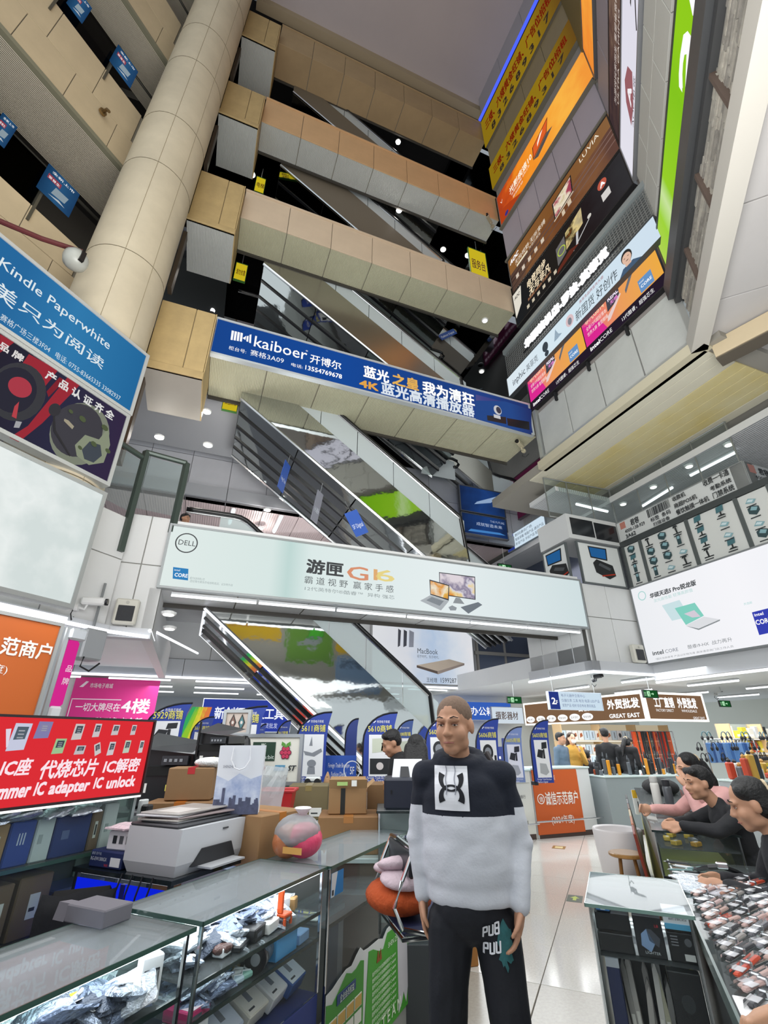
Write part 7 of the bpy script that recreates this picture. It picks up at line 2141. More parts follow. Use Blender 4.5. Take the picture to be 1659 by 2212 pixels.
# plastic bag with red basket and olive carton
rbk = thing('basket', 'red plastic basket behind the clear bag', 'basket', (-.98, 4.3, 1.0))
vs, fs = [], []
for (z, k_) in ((0, .8), (.22, 1.0)):
    vs += [(.12 - .13 * k_, .1 - .1 * k_, z), (.12 + .13 * k_, .1 - .1 * k_, z), (.12 + .13 * k_, .1 + .1 * k_, z), (.12 - .13 * k_, .1 + .1 * k_, z)]
MB().add(vs, [(3, 2, 1, 0), (0, 1, 5, 4), (1, 2, 6, 5), (2, 3, 7, 6), (3, 0, 4, 7)]).obj('tub', M('b81c20', .35), rbk)
MB().tube([(-.02, 0, .22), (.26, 0, .22), (.26, .2, .22), (-.02, .2, .22)], .012, 6, closed=True).obj('rim', M('c82428', .35), rbk)
pcl = thing('plastic_bag', 'clear crinkled plastic bag hanging over the red basket', 'bag', (-.86, 4.1, 1.06))
o = bpy.data.objects.new('film', bag_mesh(77, .2, .34, GL('f2f4f6', .35, .35, key='film')))
put(o, pcl, (0, 0, .17), Euler((radians(80), .1, 0)))
carton('olive-brown carton behind the red basket', (-.82, 4.62, .98), 4, .34, .3, .25, '75694a', '8a7a4c', label=(.55, .1, .3, .25))
gcs = glass_case('glass case carrying the white component sign', 0, 1.0, 0, .45, 1.2, (.75,), .3, M('8f9698', .5), 0, Vector((-1.45, 4.98, 0)), lamp=False)
tb = cab('counter', 'low grey counter under the olive carton and basket', 'counter', (-1.05, 4.28, 0), 0, .6, .66, .978, M('6c7072', .5))
ws = Sign('light_box', 'white framed sign of component maker logos, lettered PURCHASING', 'sign', Vector((-1.54, 5.0, 1.205)), -1, .76, .43, M('e9e8de', .4), .06, .03, M('b4b8bc', .3, .7))
ws.ring(.16, .27, .05, .014, M('4a9aa0', .5)); ws.ring(.09, .27, .05, .014, M('4a9aa0', .5))
ws.text('+', .143, .252, .05, M('4a9aa0', .5), bold=.02)
ws.polys([rect(.28, .2, .5, .36)], M('23402f', .5))
ws.text('BBC', .36, .33, .025, M('e8f0e8', .5), bold=.02)
ws.ring(.39, .285, .022, .006, M('6ad08a', .5))
ws.text('micro:bit', .29, .215, .05, M('e8f4ec', .5), w=.2)
ws.polys([oval(.6 + .035 * cos(a), .27 + .038 * sin(a), .022, .022, 12) for a in [i * pi / 3 for i in range(6)]], M('5a1c34', .5))
ws.polys([oval(.6 + .034 * cos(a), .27 + .037 * sin(a), .017, .017, 12) for a in [i * pi / 3 for i in range(6)]] + [oval(.6, .27, .018, .018, 12)], M('c8385c', .5))
ws.polys([[(.6, .31), (.555, .335), (.56, .365), (.595, .345)], [(.6, .31), (.645, .335), (.64, .365), (.605, .345)]], M('5a9a3c', .5))
ws.polys([oval(.4, .14, .022, .022)], M('c83c2c', .5))
ws.text('M', .385, .128, .03, M('f0e0d8', .5), bold=.02)
ws.text('MICROCHIP', .36, .1, .014, M('a84030', .5))
ws.polys([[(.5, .12), (.6, .12), (.61, .165), (.515, .165)]], M('5a9ac0', .5))
ws.text('ATMEL', .51, .13, .03, M('e8f4f8', .5), w=.09)
ws.text('ST', .63, .12, .06, M('1c2228', .5), w=.08, bold=.03, shear=.3)
ws.text('PURCHASING', .27, .045, .055, M('6a4034', .5), w=.36, bold=.015)
pfm = Sign('picture_frame', 'silver framed picture of two diamond shapes above the white sign', 'picture', Vector((-1.62, 5.12, 1.62)), -2, .28, .24, M('d8c8bc', .5), .04, .03, M('c4c8c8', .3, .7))
for cx, c in ((.1, '8a6a60'), (.19, '5a8a90')):
    pfm.polys([[(cx, .04), (cx + .035, .12), (cx, .2), (cx - .035, .12)]], M('33302e', .5))
    pfm.polys([[(cx, .06), (cx + .024, .12), (cx, .18), (cx - .024, .12)]], M(c, .5))
    pfm.polys([oval(cx, .12, .012, .016, 10)], M('e8e0d8', .5))
pfs = thing('display_stand', 'thin stand holding up the framed diamond picture', 'stand', (-1.5, 5.17, 0))
MB().cyl((0, 0, 0), (0, 0, 1.64), .015, n=8).obj('pole', M('8a8e92', .4, .5), pfs)
MB().lathe([(.14, 0), (.14, .02), (.02, .03)], 14).obj('foot', M('3a3c40', .5), pfs)
MB().box(-.1, .1, -.05, .02, 1.6, 1.618).obj('bracket', M('8a8e92', .4, .5), pfs)
tc = thing('toy_car', 'black and white toy robot car on the glass case by the white sign', 'toy', (-.74, 5.0, 1.2), 0)
MB().use(M('e0e4e4', .4)).rbox(0, .14, 0, .09, .03, .07, .01).obj('body', None, tc)
for x in (.025, .115):
    MB().cyl((x, -.012, .03), (x, .102, .03), .03, n=14).obj('wheel', M('1a1a1c', .6), tc)
wd_ = thing('figurine', 'small tan wooden figurine beside the toy car', 'figurine', (-.53, 5.0, 1.2))
MB().lathe([(.03, 0), (.035, .03), (.025, .07), (.012, .1), (.004, .115)], 12).obj('body', M('b08a64', .6), wd_, smooth=True)
MB().ell((0, -.02, .07), (.01, .006, .01), None, 8, 6).obj('face', M('8a6444', .6), wd_)
# cartons and second printer behind the third case
cab('counter', 'low dark counter under the open carton', 'counter', (-.52, 3.95, 0), 0, .5, .55, .85, M('4a443e', .6))
carton('wide brown carton under the open one', (-.48, 4.02, .851), 3, .44, .4, .23, '8a6540', 'a8703a')
ob = carton('open brown carton with black tape and raised flaps', (-.42, 4.12, 1.083), 4, .29, .27, .17, '9a7750', None, label=None)
MB().box(.09, .125, -.002, .0, .0, .17).obj('black_tape', M('1c1e1c', .4), ob)
MB().add([(0, 0, .17), (.29, 0, .17), (.29, -.03, .23), (0, -.03, .23), (0, .004, .17), (.29, .004, .17), (.29, -.026, .234), (0, -.026, .234)], [(0, 1, 2, 3), (7, 6, 5, 4), (0, 4, 5, 1), (3, 2, 6, 7)]).obj('flap', M('a5845c', .7), ob)
MB().add([(.29, .0, .17), (.29, .27, .17), (.35, .27, .22), (.35, 0, .22)], [(0, 1, 2, 3)]).obj('flap', M('a5845c', .7), ob)
MB().add([(0, .27, .17), (.29, .27, .17), (.29, .3, .23), (0, .3, .23)], [(0, 1, 2, 3)]).obj('flap', M('a5845c', .7), ob)
MB().box(.06, .14, -.032, -.03, .19, .215).obj('green_label', M('a8c878', .5), ob)
MB().box(.17, .21, -.032, -.03, .185, .225).obj('label', M('e8e8e4', .5), ob)
carton('brown carton half hidden between open carton and dark printer', (-.14, 4.5, .851), 2, .32, .3, .40, '80603e', 'a8703a')
cab('counter', 'dark counter under the half hidden carton', 'counter', (-.2, 4.51, 0), 0, .5, .4, .85, M('4a443e', .6))
c2 = glass_case('dark-edged glass case carrying the printer with upright paper', 0, .42, 0, .4, 1.13, (.78, .95), .4, M('3a3e42', .5), 0, Vector((-.04, 3.92, 0)), lamp=False, edge=EDGD)
p2_ = thing('paper_printer', 'dark printer with upright white paper behind the walking man', 'printer', (.0, 3.96, 1.131))
MB().use(M('1c2130', .45)).rbox(0, .36, 0, .3, 0, .2, .015).obj('body', None, p2_)
MB().add([(.06, .12, .19), (.28, .12, .19), (.3, .2, .32), (.08, .2, .32)], [(0, 1, 2, 3)]).obj('paper', M('e4e6ec', .5), p2_)
MB().add([(.12, .11, .19), (.2, .11, .19), (.19, .16, .27), (.13, .16, .27)], [(0, 1, 2, 3)]).obj('paper_guide', M('14161c', .4), p2_)
MB().box(.05, .06, -.004, 0, .1, .125).obj('port', M('0a0b10', .4), p2_)
MB().box(.28, .29, -.004, 0, .1, .125).obj('port', M('0a0b10', .4), p2_)
# pink bag on the third case
pkb = thing('tied_bag', 'tied clear bag of pink and brown packets on the third case', 'bag', AB(2.70, 1.715, 1.0), RA)
MB().ell((.0, -.02, .085), (.11, .1, .085), None, 18, 12).obj('pink_packet', M('d8486c', .4, bump=('noise', 9, .9)), pkb, smooth=True)
MB().ell((-.04, .06, .08), (.1, .08, .08), None, 18, 12).obj('brown_packet', M('a8643c', .4, bump=('noise', 9, .9)), pkb, smooth=True)
MB().ell((-.01, .02, .12), (.13, .13, .09), None, 20, 12).obj('film', GL('f4f0f2', .35, .3, key='film2'), pkb, smooth=True)
MB().lathe([(.02, .2), (.03, .215), (.05, .235), (.045, .24), (.01, .225)], 12).obj('knot', M('e8e4e6', .4), pkb)
MB().box(-.13, -.128, -.09, .03, .04, .07).obj('paper_slip', M('c8964c', .5), pkb)
# tall chrome chair with cushion and towel
hc = thing('chrome_chair', 'tall chrome-framed bar chair beside the third case', 'chair', (.13, 2.86, 0), 105)
for x in (-.06, .34):
    MB().tube([(x, -.2, .765), (x, -.05, .775), (x, .06, .80), (x, .1, .88), (x, .06, .98), (x, .0, 1.1)], .010, 8).obj('side_frame', CHR, hc)
MB().tube([(-.06, 0, 1.1), (.14, .02, 1.12), (.34, 0, 1.1)], .012, 8).obj('top_rail', CHR, hc)
MB().use(M('23262c', .3)).rbox(-.05, .33, -.01, .02, .98, 1.1, .01).obj('backrest', None, hc)
MB().use(M('20284c', .6)).rbox(-.05, .33, -.26, .06, .765, .80, .015).obj('seat', None, hc)
MB().tube([(-.06, -.27, .762), (.34, -.27, .762), (.34, .06, .762), (-.06, .06, .762)], .010, 8, closed=True).obj('seat_frame', CHR, hc)
MB().cyl((.14, -.2, .02), (.14, -.2, .76), .03, n=12).obj('pedestal', CHR, hc)
MB().lathe([(.19, 0), (.19, .012), (.05, .03)], 20, (.14, -.2, 0)).obj('base', CHR, hc)
cu = thing('cushion', 'rust orange plush cushion on the chrome chair', 'cushion', (.13, 2.92, .805), 105)
MB().ell((.1, .03, .07), (.2, .17, .075), None, 20, 12).obj('cover', M('b04a1c', .9, bump=('noise', 30, .7)), cu, smooth=True)
tw = thing('towel', 'folded pinkish towel on the orange cushion', 'towel', (.13, 2.92, .94), 105)
for i, (x, z, s_) in enumerate(((.02, .0, 1.0), (.16, .02, .9), (.08, .05, .8))):
    MB().ell((x, .02, z + .02), (.11 * s_, .13, .035), Quaternion((0, 1, 0), .2 * (i - 1)), 16, 8).obj('fold', M('c8b4bc', .9, bump=('noise', 16, .8)), tw, smooth=True)
# floor marks
gm = thing('floor_marking', 'green floor arrow sticker on the aisle tiles', 'sticker', AB(6.78, .71, .0005), RA)
MB().box(-.12, .14, -.08, .08, 0, .001).obj('sheet', M('2f4a38', .4), gm)
MB().add([(-.06, -.018, .002), (.02, -.018, .002), (.02, -.05, .002), (.1, 0, .002), (.02, .05, .002), (.02, .018, .002), (-.06, .018, .002)], [(0, 1, 2, 3, 4, 5, 6)]).obj('arrow', M('b8c84c', .5), gm)
bm_ = thing('floor_marking', 'brown-edged pale floor sticker further up the aisle', 'sticker', onz(1207, 1831, .0005), RA)
MB().box(-.1, .14, -.1, .1, 0, .001).obj('sheet', M('8a6a3c', .4), bm_)
MB().box(-.05, .09, -.06, .06, .001, .0015).obj('centre', M('d0c090', .4), bm_)
cx_ = carton('cardboard box on the floor seen between the man\'s legs', onz(978, 2095, 0), 15, .22, .3, .4, 'a06c34', None, label=(.1, .5, .1, .1))

# ------------------------------------------------------------------ right-hand stalls
cR = glass_case('near right display case of dark boxes beside the aisle', 2.93, 3.53, -.17, .25, .9, (.72,), .12, M('26282c', .5), lamp=False, edge=M('7c9a92', .1), back=True)
# its contents face the viewer, so things stand along the end
for (lab, b, w_, h_, z, c, ex) in (('plain black box, upper of two at the aisle side of the right case', .08, .15, .07, .80, '101114', None), ('plain black box, lower of two at the aisle side of the right case', .08, .15, .07, .724, '121316', None),
                          ('black box picturing a silver lighter in the right case', -.05, .12, .15, .724, '0e1018', 'pic'), ('white and blue boxed lamp, lettered upside down, top right in the case', -.165, .105, .065, .835, 'e4e8ec', 'txt'), ('black box with barcode under the white one in the right case', -.165, .105, .105, .724, '141518', 'bar')):
    t = thing('boxed_lighter', lab, 'box', AB(2.96, b + w_, z), RA - 90)
    MB().use(M(c, .25)).rbox(0, w_ - .004, 0, .12, 0, h_ - .004, .003).obj('carton', None, t)
    if ex == 'pic':
        MB().prism([(.02, .04), (.055, .02), (.075, .05), (.05, .1), (.025, .08)], -.002, 0).obj('print', M('8aa8d0', .3), t)
        MB().prism([(.055, .06), (.09, .04), (.1, .07), (.07, .1), (.05, .1)], -.002, 0).obj('print', M('4a4e58', .3), t)
        text('LIGHTER', .03, .014, .014, M('d0d4d8', .5), t, y=-.004, w=.06)
        text('LB', .085, .11, .014, M('e03040', .5), t, y=-.004, w=.015)
    elif ex == 'txt':
        MB().box(0, .1, -.002, 0, 0, .02).obj('band', M('5ab0d8', .4), t)
        text('ARC IGNITION', .09, .058, .016, INK, t, y=-.004, w=.075, rot=pi)
        text('PORTABLE LAMP', .09, .042, .012, INK, t, y=-.004, w=.07, rot=pi)
    elif ex == 'bar':
        MB().box(.055, .095, -.002, 0, .008, .03).obj('label', M('d8d8d4', .5), t)
        for k_ in range(4):
            MB().box(.012, .04, -.002, 0, .055 + k_ * .01, .059 + k_ * .01).obj('print', M('7a7c80', .5), t)
        MB().prism(oval(.078, .07, .014, .014, 14), -.002, 0).obj('emblem', M('5a5c60', .5), t)
t = thing('boxed_lighter', 'small blue packet under the glass top corner of the right case', 'box', AB(2.95, .22, .872), RA - 90)
MB().use(M('3a80c8', .3)).rbox(0, .06, 0, .08, 0, .014, .003).obj('carton', None, t)
MB().box(.02, .04, -.002, 0, .004, .01).obj('print', M('dfe8f0', .5), t)
nb = thing('long_box', 'tall navy box lettered in white on the lower level of the right case', 'box', AB(2.96, .215, .40), RA - 90)
MB().use(M('1c2858', .4)).rbox(0, .055, 0, .1, 0, .3, .003).obj('carton', None, nb)
MB().box(0, .055, -.001, .1, .27, .302).obj('lid', M('c8ccd4', .4), nb)
text('CHARGING TYPE FOUR', .04, .02, .022, M('e4e8f0', .5), nb, y=-.003, w=.22, rot=-pi / 2)
for i in range(17):
    c = ('9a958f', 'b0aaa4', '8a8480', 'c8c4be', '7c7a78', 'a8a48c', '8f8c40', 'a8a02c', 'b0a830', '8a8c3a')[min(9, i * 10 // 17)]
    t = thing('slim_packet', 'slim packet in the row standing low in the right case', 'packet', AB(2.97 + .012 * (i % 3), .15 - i * .018, .285), RA - 90 + rnd.uniform(-6, 6), 'slim packets low in the right case')
    t.rotation_euler = (radians(rnd.uniform(-12, -4)), radians(rnd.uniform(-7, 7)), radians(RA - 90))
    h = rnd.uniform(.3, .44)
    MB().use(M(c, .35)).prism([(0, 0), (.02, 0), (.022, h - .04), (.012, h), (.0, h - .03)], 0, .22).obj('sleeve', None, t)
    MB().box(.004, .017, -.002, 0, h * .3, h * .55).obj('label', M('e0dcd4', .5), t)
t = thing('black_gift_box', 'flat black gift box with faint emblem on the right of the right case', 'box', AB(2.96, -.03, .5), RA - 90)
MB().use(M('15161a', .3)).rbox(0, .125, 0, .05, 0, .19, .003).obj('carton', None, t)
MB().prism(oval(.06, .09, .025, .03, 16), -.002, 0).obj('emblem', M('2e3034', .3), t)
sup = thing('inner_rack', 'dark inner rack carrying boxes in the right case', 'rack', AB(3.0, .235, .12), RA - 90)
MB().use(M('1c1d20', .5)).rbox(.01, .39, .13, .3, 0, .56, .01).obj('body', None, sup)
MB().box(.07, .40, -.05, .12, .145, .16).obj('ledge', M('1c1d20', .5), sup)
MB().box(.0, .06, -.05, .12, .255, .275).obj('ledge', M('1c1d20', .5), sup)
MB().box(.255, .395, -.05, .12, .355, .375).obj('ledge', M('1c1d20', .5), sup)
# long lit counter with watch straps
lcR = thing('glass_counter', 'long right-hand counter with glowing white glass top', 'display case', AB(1.15, -.70, 0), RA)
MB().use(M('34373b', .5)).rbox(0, 3.2, 0, .50, 0, .78, .01).obj('base', None, lcR)
MB().box(.02, 3.18, .02, .48, .78, .835).obj('lit_panel', E('fbfdff', 1.15), lcR)
MB().box(-.01, 3.21, -.01, .512, .84, .852).obj('glass_top', GL('f0f8f6', .14, .03), lcR)
MB().box(-.012, 3.212, .505, .515, .78, .853).obj('front_edge', M('5a6a68', .2), lcR)
MB().box(0, 3.2, .485, .5, .1, .78).obj('side_pane', M('59646a', .15), lcR)
mr_ = thing('marble_pad', 'white marbled pad on the near end of the right counter', 'pad', AB(1.55, -.5, .8525), RA)
MB().use(M('f0f0f2', .3, noise=(3, .08))).rbox(0, .75, -.1, .3, 0, .006, .002).obj('slab', None, mr_)
MB().box(.01, .74, -.09, .29, .006, .0065).obj('sheet', M('f4f4f4', .3, noise=(3, .06)), mr_)
SCOL = ['c9a99f', 'b89a90', 'c4a8a4', '8a8a90', '5a5a60', 'bf9f98', 'c8431c', '1c1c20', '2a2a2e', '9a948f', '3a3a3e', 'b07a60']
strap_first = {}
dirv = math.degrees(math.atan2((vA * .74 - vB * .47).y, (vA * .74 - vB * .47).x))
def strap(p, rz, c, L, grp, lab, braid=False):
    t = thing('watch_strap', lab, 'strap', p, rz, grp)
    MB().use(M(c, .45)).rbox(0, L, -.011, .011, .004, .016, .005).obj('band', None, t)
    if braid:
        m = MB().use(M(c, .5))
        for k_ in range(int(L / .016)):
            m.ell((k_ * .016 + .01, (-1) ** k_ * .004, .014), (.011, .008, .008), None, 6, 4)
        tag(m.obj('braid', None, t), kind='stuff')
    MB().use(M('c4c8cc', .2, .9)).rbox(L * .46, L * .54, -.016, .016, .002, .024, .004).obj('buckle', None, t)
    MB().box(L * .1, L * .3, -.014, .014, .016, .0175).obj('sleeve_glint', M('f0f0f2', .15, .2), t)
    MB().add([(-.01, -.017, .001), (L + .01, -.017, .001), (L + .01, .017, .001), (-.01, .017, .001), (-.01, -.013, .024), (L + .01, -.013, .024), (L + .01, .013, .024), (-.01, .013, .024)], [(4, 5, 6, 7), (0, 1, 5, 4), (2, 3, 7, 6)]).obj('clear_sleeve', GL('fcfcfd', .08, .03, key='sleeve'), t)
rows = 0
for i in range(21):
    a0 = 3.42 - i * .06
    for j in range(3):
        c = SCOL[(i * 5 + j * 7 + i // 3) % len(SCOL)]
        br = c in ('c8431c', '1c1c20')
        L = .235
        p = AB(a0 + j * .2 + rnd.uniform(-.01, .01), -.235 - j * .128, .856 + .014 * (i % 2))
        strap(p, dirv + rnd.uniform(-7, 7), c, L, 'watch straps laid on the right counter', 'sleeved watch strap in the slanting rows on the right counter', br and i % 2 == 0)
gcard = thing('strap_card', 'pale grey card holding a watch strap at the head of the rows', 'card', AB(3.45, -.45, .854), RA - 5)
MB().use(M('cfcfd6', .4)).rbox(0, .18, 0, .2, 0, .02, .003).obj('card', None, gcard)
MB().use(M('e8e8ec', .2)).rbox(.1, .13, .05, .17, .02, .03, .005).obj('strap', None, gcard)
for i in range(9):
    t = thing('strap_packet', 'clear crinkled packet beside the strap cards', 'packet', AB(3.55 + .07 * (i % 4), -.22 - .03 * (i // 4), .854 + .01 * (i % 2)), RA + rnd.uniform(-60, 60), 'clear packets on the right counter')
    o = bpy.data.objects.new('film', BAGS[(4, 2)[i % 2]])
    put(o, t)
    o.scale = (.8, .8, .8)
for (lab, a, b, rz) in (('black watch strap curled over a grey card, near right of the counter', 2.45, -.55, 60), ('black watch strap lying apart at the far end of the right counter', 3.95, -.45, 160)):
    t = thing('watch_strap', lab, 'strap', AB(a, b, .866), rz)
    MB().tube([(-.12, 0, .0), (-.06, .03, .03), (0, .04, .05), (.07, .03, .04), (.12, -.02, .015), (.13, -.08, .01)], [.012, .014, .016, .014, .012, .008], 6).obj('band', M('17181b', .4), t)
    MB().use(M('c4c8cc', .2, .9)).rbox(-.03, .03, .02, .06, .04, .07, .006).obj('buckle', None, t)
t = thing('grey_card', 'grey display card under the curled black strap', 'card', AB(2.25, -.75, .854), RA + 10)
MB().use(M('b8b8c0', .5)).rbox(0, .28, 0, .26, 0, .008, .002).obj('card', None, t)
MB().box(.04, .2, .04, .06, .008, .009).obj('print', M('8a8a94', .5), t)
# pens and bits at the far end of the lit counter
for i in range(7):
    t = thing('pen', 'slim pen lying at the far end of the right counter', 'pen', AB(3.85 + .06 * i, -.3 - .04 * (i % 3), .862), RA + 100 + rnd.uniform(-30, 30), 'pens on the right counter')
    MB().cyl((0, 0, 0), (.13, 0, 0), .006, n=8).obj('barrel', M(rnd.choice(('d8dce0', '1c1e22', '7a9a9c', 'c8ccd0')), .3), t)
    MB().cyl((.13, 0, 0), (.145, 0, 0), .004, .001, n=8).obj('tip', CHR, t)
# second right counter further up
cR2 = glass_case('right-hand glass counter further up the aisle, with a chrome tray on top', 4.86, 8.6, -.72, -.16, .95, (.84,), .62, M('a8ac60', .5), lamp=False, edge=EDGD)
MB().box(-.005, .0, .04, .5, .12, .60).obj('end_panel', M('b0b068', .5), cR2)
MB().box(-.01, 0, 0, .56, .6, .66).obj('end_band', M('14161a', .4), cR2)
for i in range(40):
    t = thing('small_part', 'small packed part in the right-hand glass counter', 'part', AB(4.95 + (i % 20) * .18, -.25 - .18 * (i // 20) - rnd.uniform(0, .08), .842), RA + rnd.uniform(-40, 40), 'packed parts in the right counter')
    MB().use(M(rnd.choice(('c8ccd0', '8a8e90', 'd8b84c', 'e8e8e4', '3a3e40', 'c89a3c')), .3)).rbox(0, .08, 0, .05, 0, .03, .005).obj('pack', None, t)
    MB().box(.01, .05, .01, .03, .03, .0315).obj('label', M('f0f0f0', .5), t)
tr_ = thing('chrome_tray', 'shiny chrome tray on the right-hand counter', 'tray', AB(5.82, -.66, .951), RA)
MB().use(CHR).rbox(0, .6, 0, .42, 0, .012, .004).obj('plate', None, tr_)
for (x0, x1, y0, y1) in ((0, .6, 0, .012), (0, .6, .408, .42), (0, .012, 0, .42), (.588, .6, 0, .42)):
    MB().box(x0, x1, y0, y1, .012, .035).obj('rim', CHR, tr_)
for (lab, a, b, c, c2, h) in (('white vacuum flask on the chrome tray', 6.24, -.30, 'dcdad4', 'c8c8c4', .24), ('dark steel vacuum flask on the chrome tray', 6.14, -.40, '55585c', '2a2c30', .22)):
    t = thing('vacuum_flask', lab, 'flask', AB(a, b, .964))
    MB().lathe([(.04, 0), (.042, .01), (.042, h - .04), (.034, h - .02)], 18).obj('body', M(c, .3, .2 if c[0] == '5' else 0), t, smooth=True)
    MB().lathe([(.036, h - .02), (.038, h - .01), (.038, h + .03), (.03, h + .035)], 18).obj('lid', M(c2, .35), t)
for i in range(5):
    t = thing('clear_bag', 'crumpled clear bag of small items on the chrome tray', 'bag', AB(5.9 + .09 * i, -.56 + .04 * (i % 2), .97), RA + 50 * i, 'clear bags on the chrome tray')
    o = bpy.data.objects.new('film', BAGS[(4, 2, 0)[i % 3]])
    put(o, t, None, Euler((.3, .2 * i, 0)))
bc_ = thing('black_cloth', 'black cloth heaped at the far end of the right counter', 'cloth', AB(8.0, -.45, .95), RA)
MB().ell((0, 0, .07), (.5, .22, .1), None, 20, 10).obj('cloth', M('141417', .85, bump=('noise', 6, .9)), bc_, smooth=True)
pcd = thing('carded_case', 'yellow carded phone case hanging on the right counter end', 'packet', AB(8.62, -.1, .62), RA - 70)
MB().use(M('f0f0ee', .4)).rbox(0, .16, 0, .02, 0, .3, .004).obj('card', None, pcd)
MB().box(0, .16, -.003, 0, .2, .3).obj('header', M('e8b830', .5), pcd)
MB().use(M('1a1b1e', .4)).rbox(.05, .11, -.012, 0, .04, .16, .008).obj('case', None, pcd)
for i in range(6):
    t = thing('leaning_board', ('dark red leaning board by the right counter side, nearest', 'orange-brown leaning board second by the counter side', 'cream leaning board third by the counter side', 'brown leaning board fourth by the counter side', 'grey leaning board fifth by the counter side', 'black leaning board furthest by the counter side')[i], 'board', AB(5.0 + i * .55, -.10, 0), RA)
    t.rotation_euler = (radians(-6), 0, radians(RA))
    MB().use(M(('7a2c1c', 'b0663c', 'c8b490', '6a4430', '6a6e74', '1c1e24')[i], .5)).rbox(0, .5, -.02, 0, 0, .9, .006).obj('board', None, t)
    MB().box(.05, .45, .0, .003, .3, .8).obj('print', M(('a04a30', 'c88a5c', 'dccca8', '8a6448', '8a8e94', '34383e')[i], .5), t)
# stool and white drum seat in the aisle
so = thing('wooden_stool', 'round varnished wooden stool in the aisle', 'stool', AB(6.85, .10, 0), RA)
WD = M('b0844c', .3, noise=(7, .25))
MB().lathe([(.17, .42), (.185, .43), (.185, .45), (.17, .458)], 24).obj('seat', WD, so)
for i in range(4):
    a = pi / 4 + i * pi / 2
    MB().cyl((.1 * cos(a), .1 * sin(a), .42), (.15 * cos(a), .15 * sin(a), 0), .018, .02, n=8).obj('leg', M('8a6030', .4, noise=(7, .25)), so)
MB().tube([(.12 * cos(pi / 4 + i * pi / 2), .12 * sin(pi / 4 + i * pi / 2), .2) for i in range(4)], .01, 6, closed=True).obj('stretcher', M('8a6030', .4), so)
ds = thing('tub_seat', 'white moulded tub seat behind the wooden stool', 'seat', AB(7.6, .17, 0), RA)
MB().lathe([(.2, 0), (.24, .02), (.27, .3), (.29, .56), (.28, .58), (.25, .56), (.2, .4), (.02, .38)], 28).obj('shell', M('e4dfdf', .4), ds, smooth=True)
MB().lathe([(.21, 0), (.245, .0), (.24, .03)], 24).obj('foot_ring', M('c8c4c4', .5), ds)
# cage trolley at the walking man's side
tg = thing('wire_basket', 'tan wire-sided upright basket on the floor beyond the walking man', 'basket', (1.34, 6.0, 0), 10)
TW = M('c8a480', .4)
for z in (.02, .27, .52):
    MB().tube([(0, 0, z), (.14, 0, z), (.14, .3, z), (0, .3, z)], .008, 6, closed=True).obj('hoop', TW, tg)
for i in range(5):
    for (x, y) in ((.035 * i, 0), (.14, .06 * i + .04)):
        MB().cyl((x, y, 0), (x, y, .52), .004, n=6).obj('post', TW, tg)

# ------------------------------------------------------------------ people
V = Vector
_pend = []
class Vol(MB):
    """overlapping tapered limbs and lumps, fused into one skin"""
    def cap(s, p0, p1, r0, r1=None, n=12):
        r1 = r0 if r1 is None else r1
        s.cyl(p0, p1, r0, r1, n)
        s.ell(p0, (r0,) * 3, None, n, 8)
        s.ell(p1, (r1,) * 3, None, n, 8)
        return s
    def path(s, pts, rs):
        for i in range(len(pts) - 1):
            s.cap(pts[i], pts[i + 1], rs[i], rs[i + 1])
        return s
    def loft(s, rings, q, n=28):
        """closed tube of elliptical rings (centre, half width, half depth)"""
        vs = [V(c) + q @ V((a * cos(2 * pi * j / n), b * sin(2 * pi * j / n), 0)) for c, a, b in rings for j in range(n)]
        k = len(rings)
        fs = [(i * n + j, i * n + (j + 1) % n, (i + 1) * n + (j + 1) % n, (i + 1) * n + j) for i in range(k - 1) for j in range(n)]
        return s.add(vs, fs + [tuple(range(n))[::-1], tuple(range((k - 1) * n, k * n))])
def rumple(me, amp, f):
    """soft cloth folds: push the skin in and out along stretched noise"""
    from mathutils import noise
    me.update()
    ns = [v.normal.copy() for v in me.vertices]
    for v, n_ in zip(me.vertices, ns):
        c = v.co
        t = noise.noise(V((c.x * f[0] + c.z * f[3], c.y * f[1], c.z * f[2] - c.x * f[3]))) + .5 * noise.noise(V((c.x * f[0] * 2.3 + 7, c.y * 2 * f[1], c.z * f[2] * 2.1)))
        v.co = c + n_ * amp * t
FOLD = {'top': (.0065, (7, 7, 11, 4)), 'trousers': (.006, (14, 14, 5, 2))}
def fuse(vol, name, mats, parent, vox, it=4, paint=None):
    o = bpy.data.objects.new(name, vol.mesh(name))
    COL.objects.link(o)
    m = o.modifiers.new('fuse', 'REMESH')
    m.mode = 'VOXEL'
    m.voxel_size = vox
    sm = o.modifiers.new('smooth', 'SMOOTH')
    sm.iterations, sm.factor = it, .5
    _pend.append((o, mats if isinstance(mats, list) else [mats], parent, paint))
    return o
def name_(o):
    return o.name.split('.')[0]
def settle():
    bpy.context.view_layer.update()
    dg = bpy.context.evaluated_depsgraph_get()
    done = []
    for o, mats, parent, paint in _pend:
        me = bpy.data.meshes.new_from_object(o.evaluated_get(dg))
        done.append(me)
    for (o, mats, parent, paint), me in zip(_pend, done):
        o.modifiers.clear()
        o.data = me
        me.materials.clear()
        for m in mats:
            me.materials.append(m)
        me.polygons.foreach_set('use_smooth', [True] * len(me.polygons))
        if name_(o) in FOLD:
            rumple(me, *FOLD[name_(o)])
        if paint:
            me.polygons.foreach_set('material_index', [paint(p.center) for p in me.polygons])
        o.parent = parent
    _pend.clear()
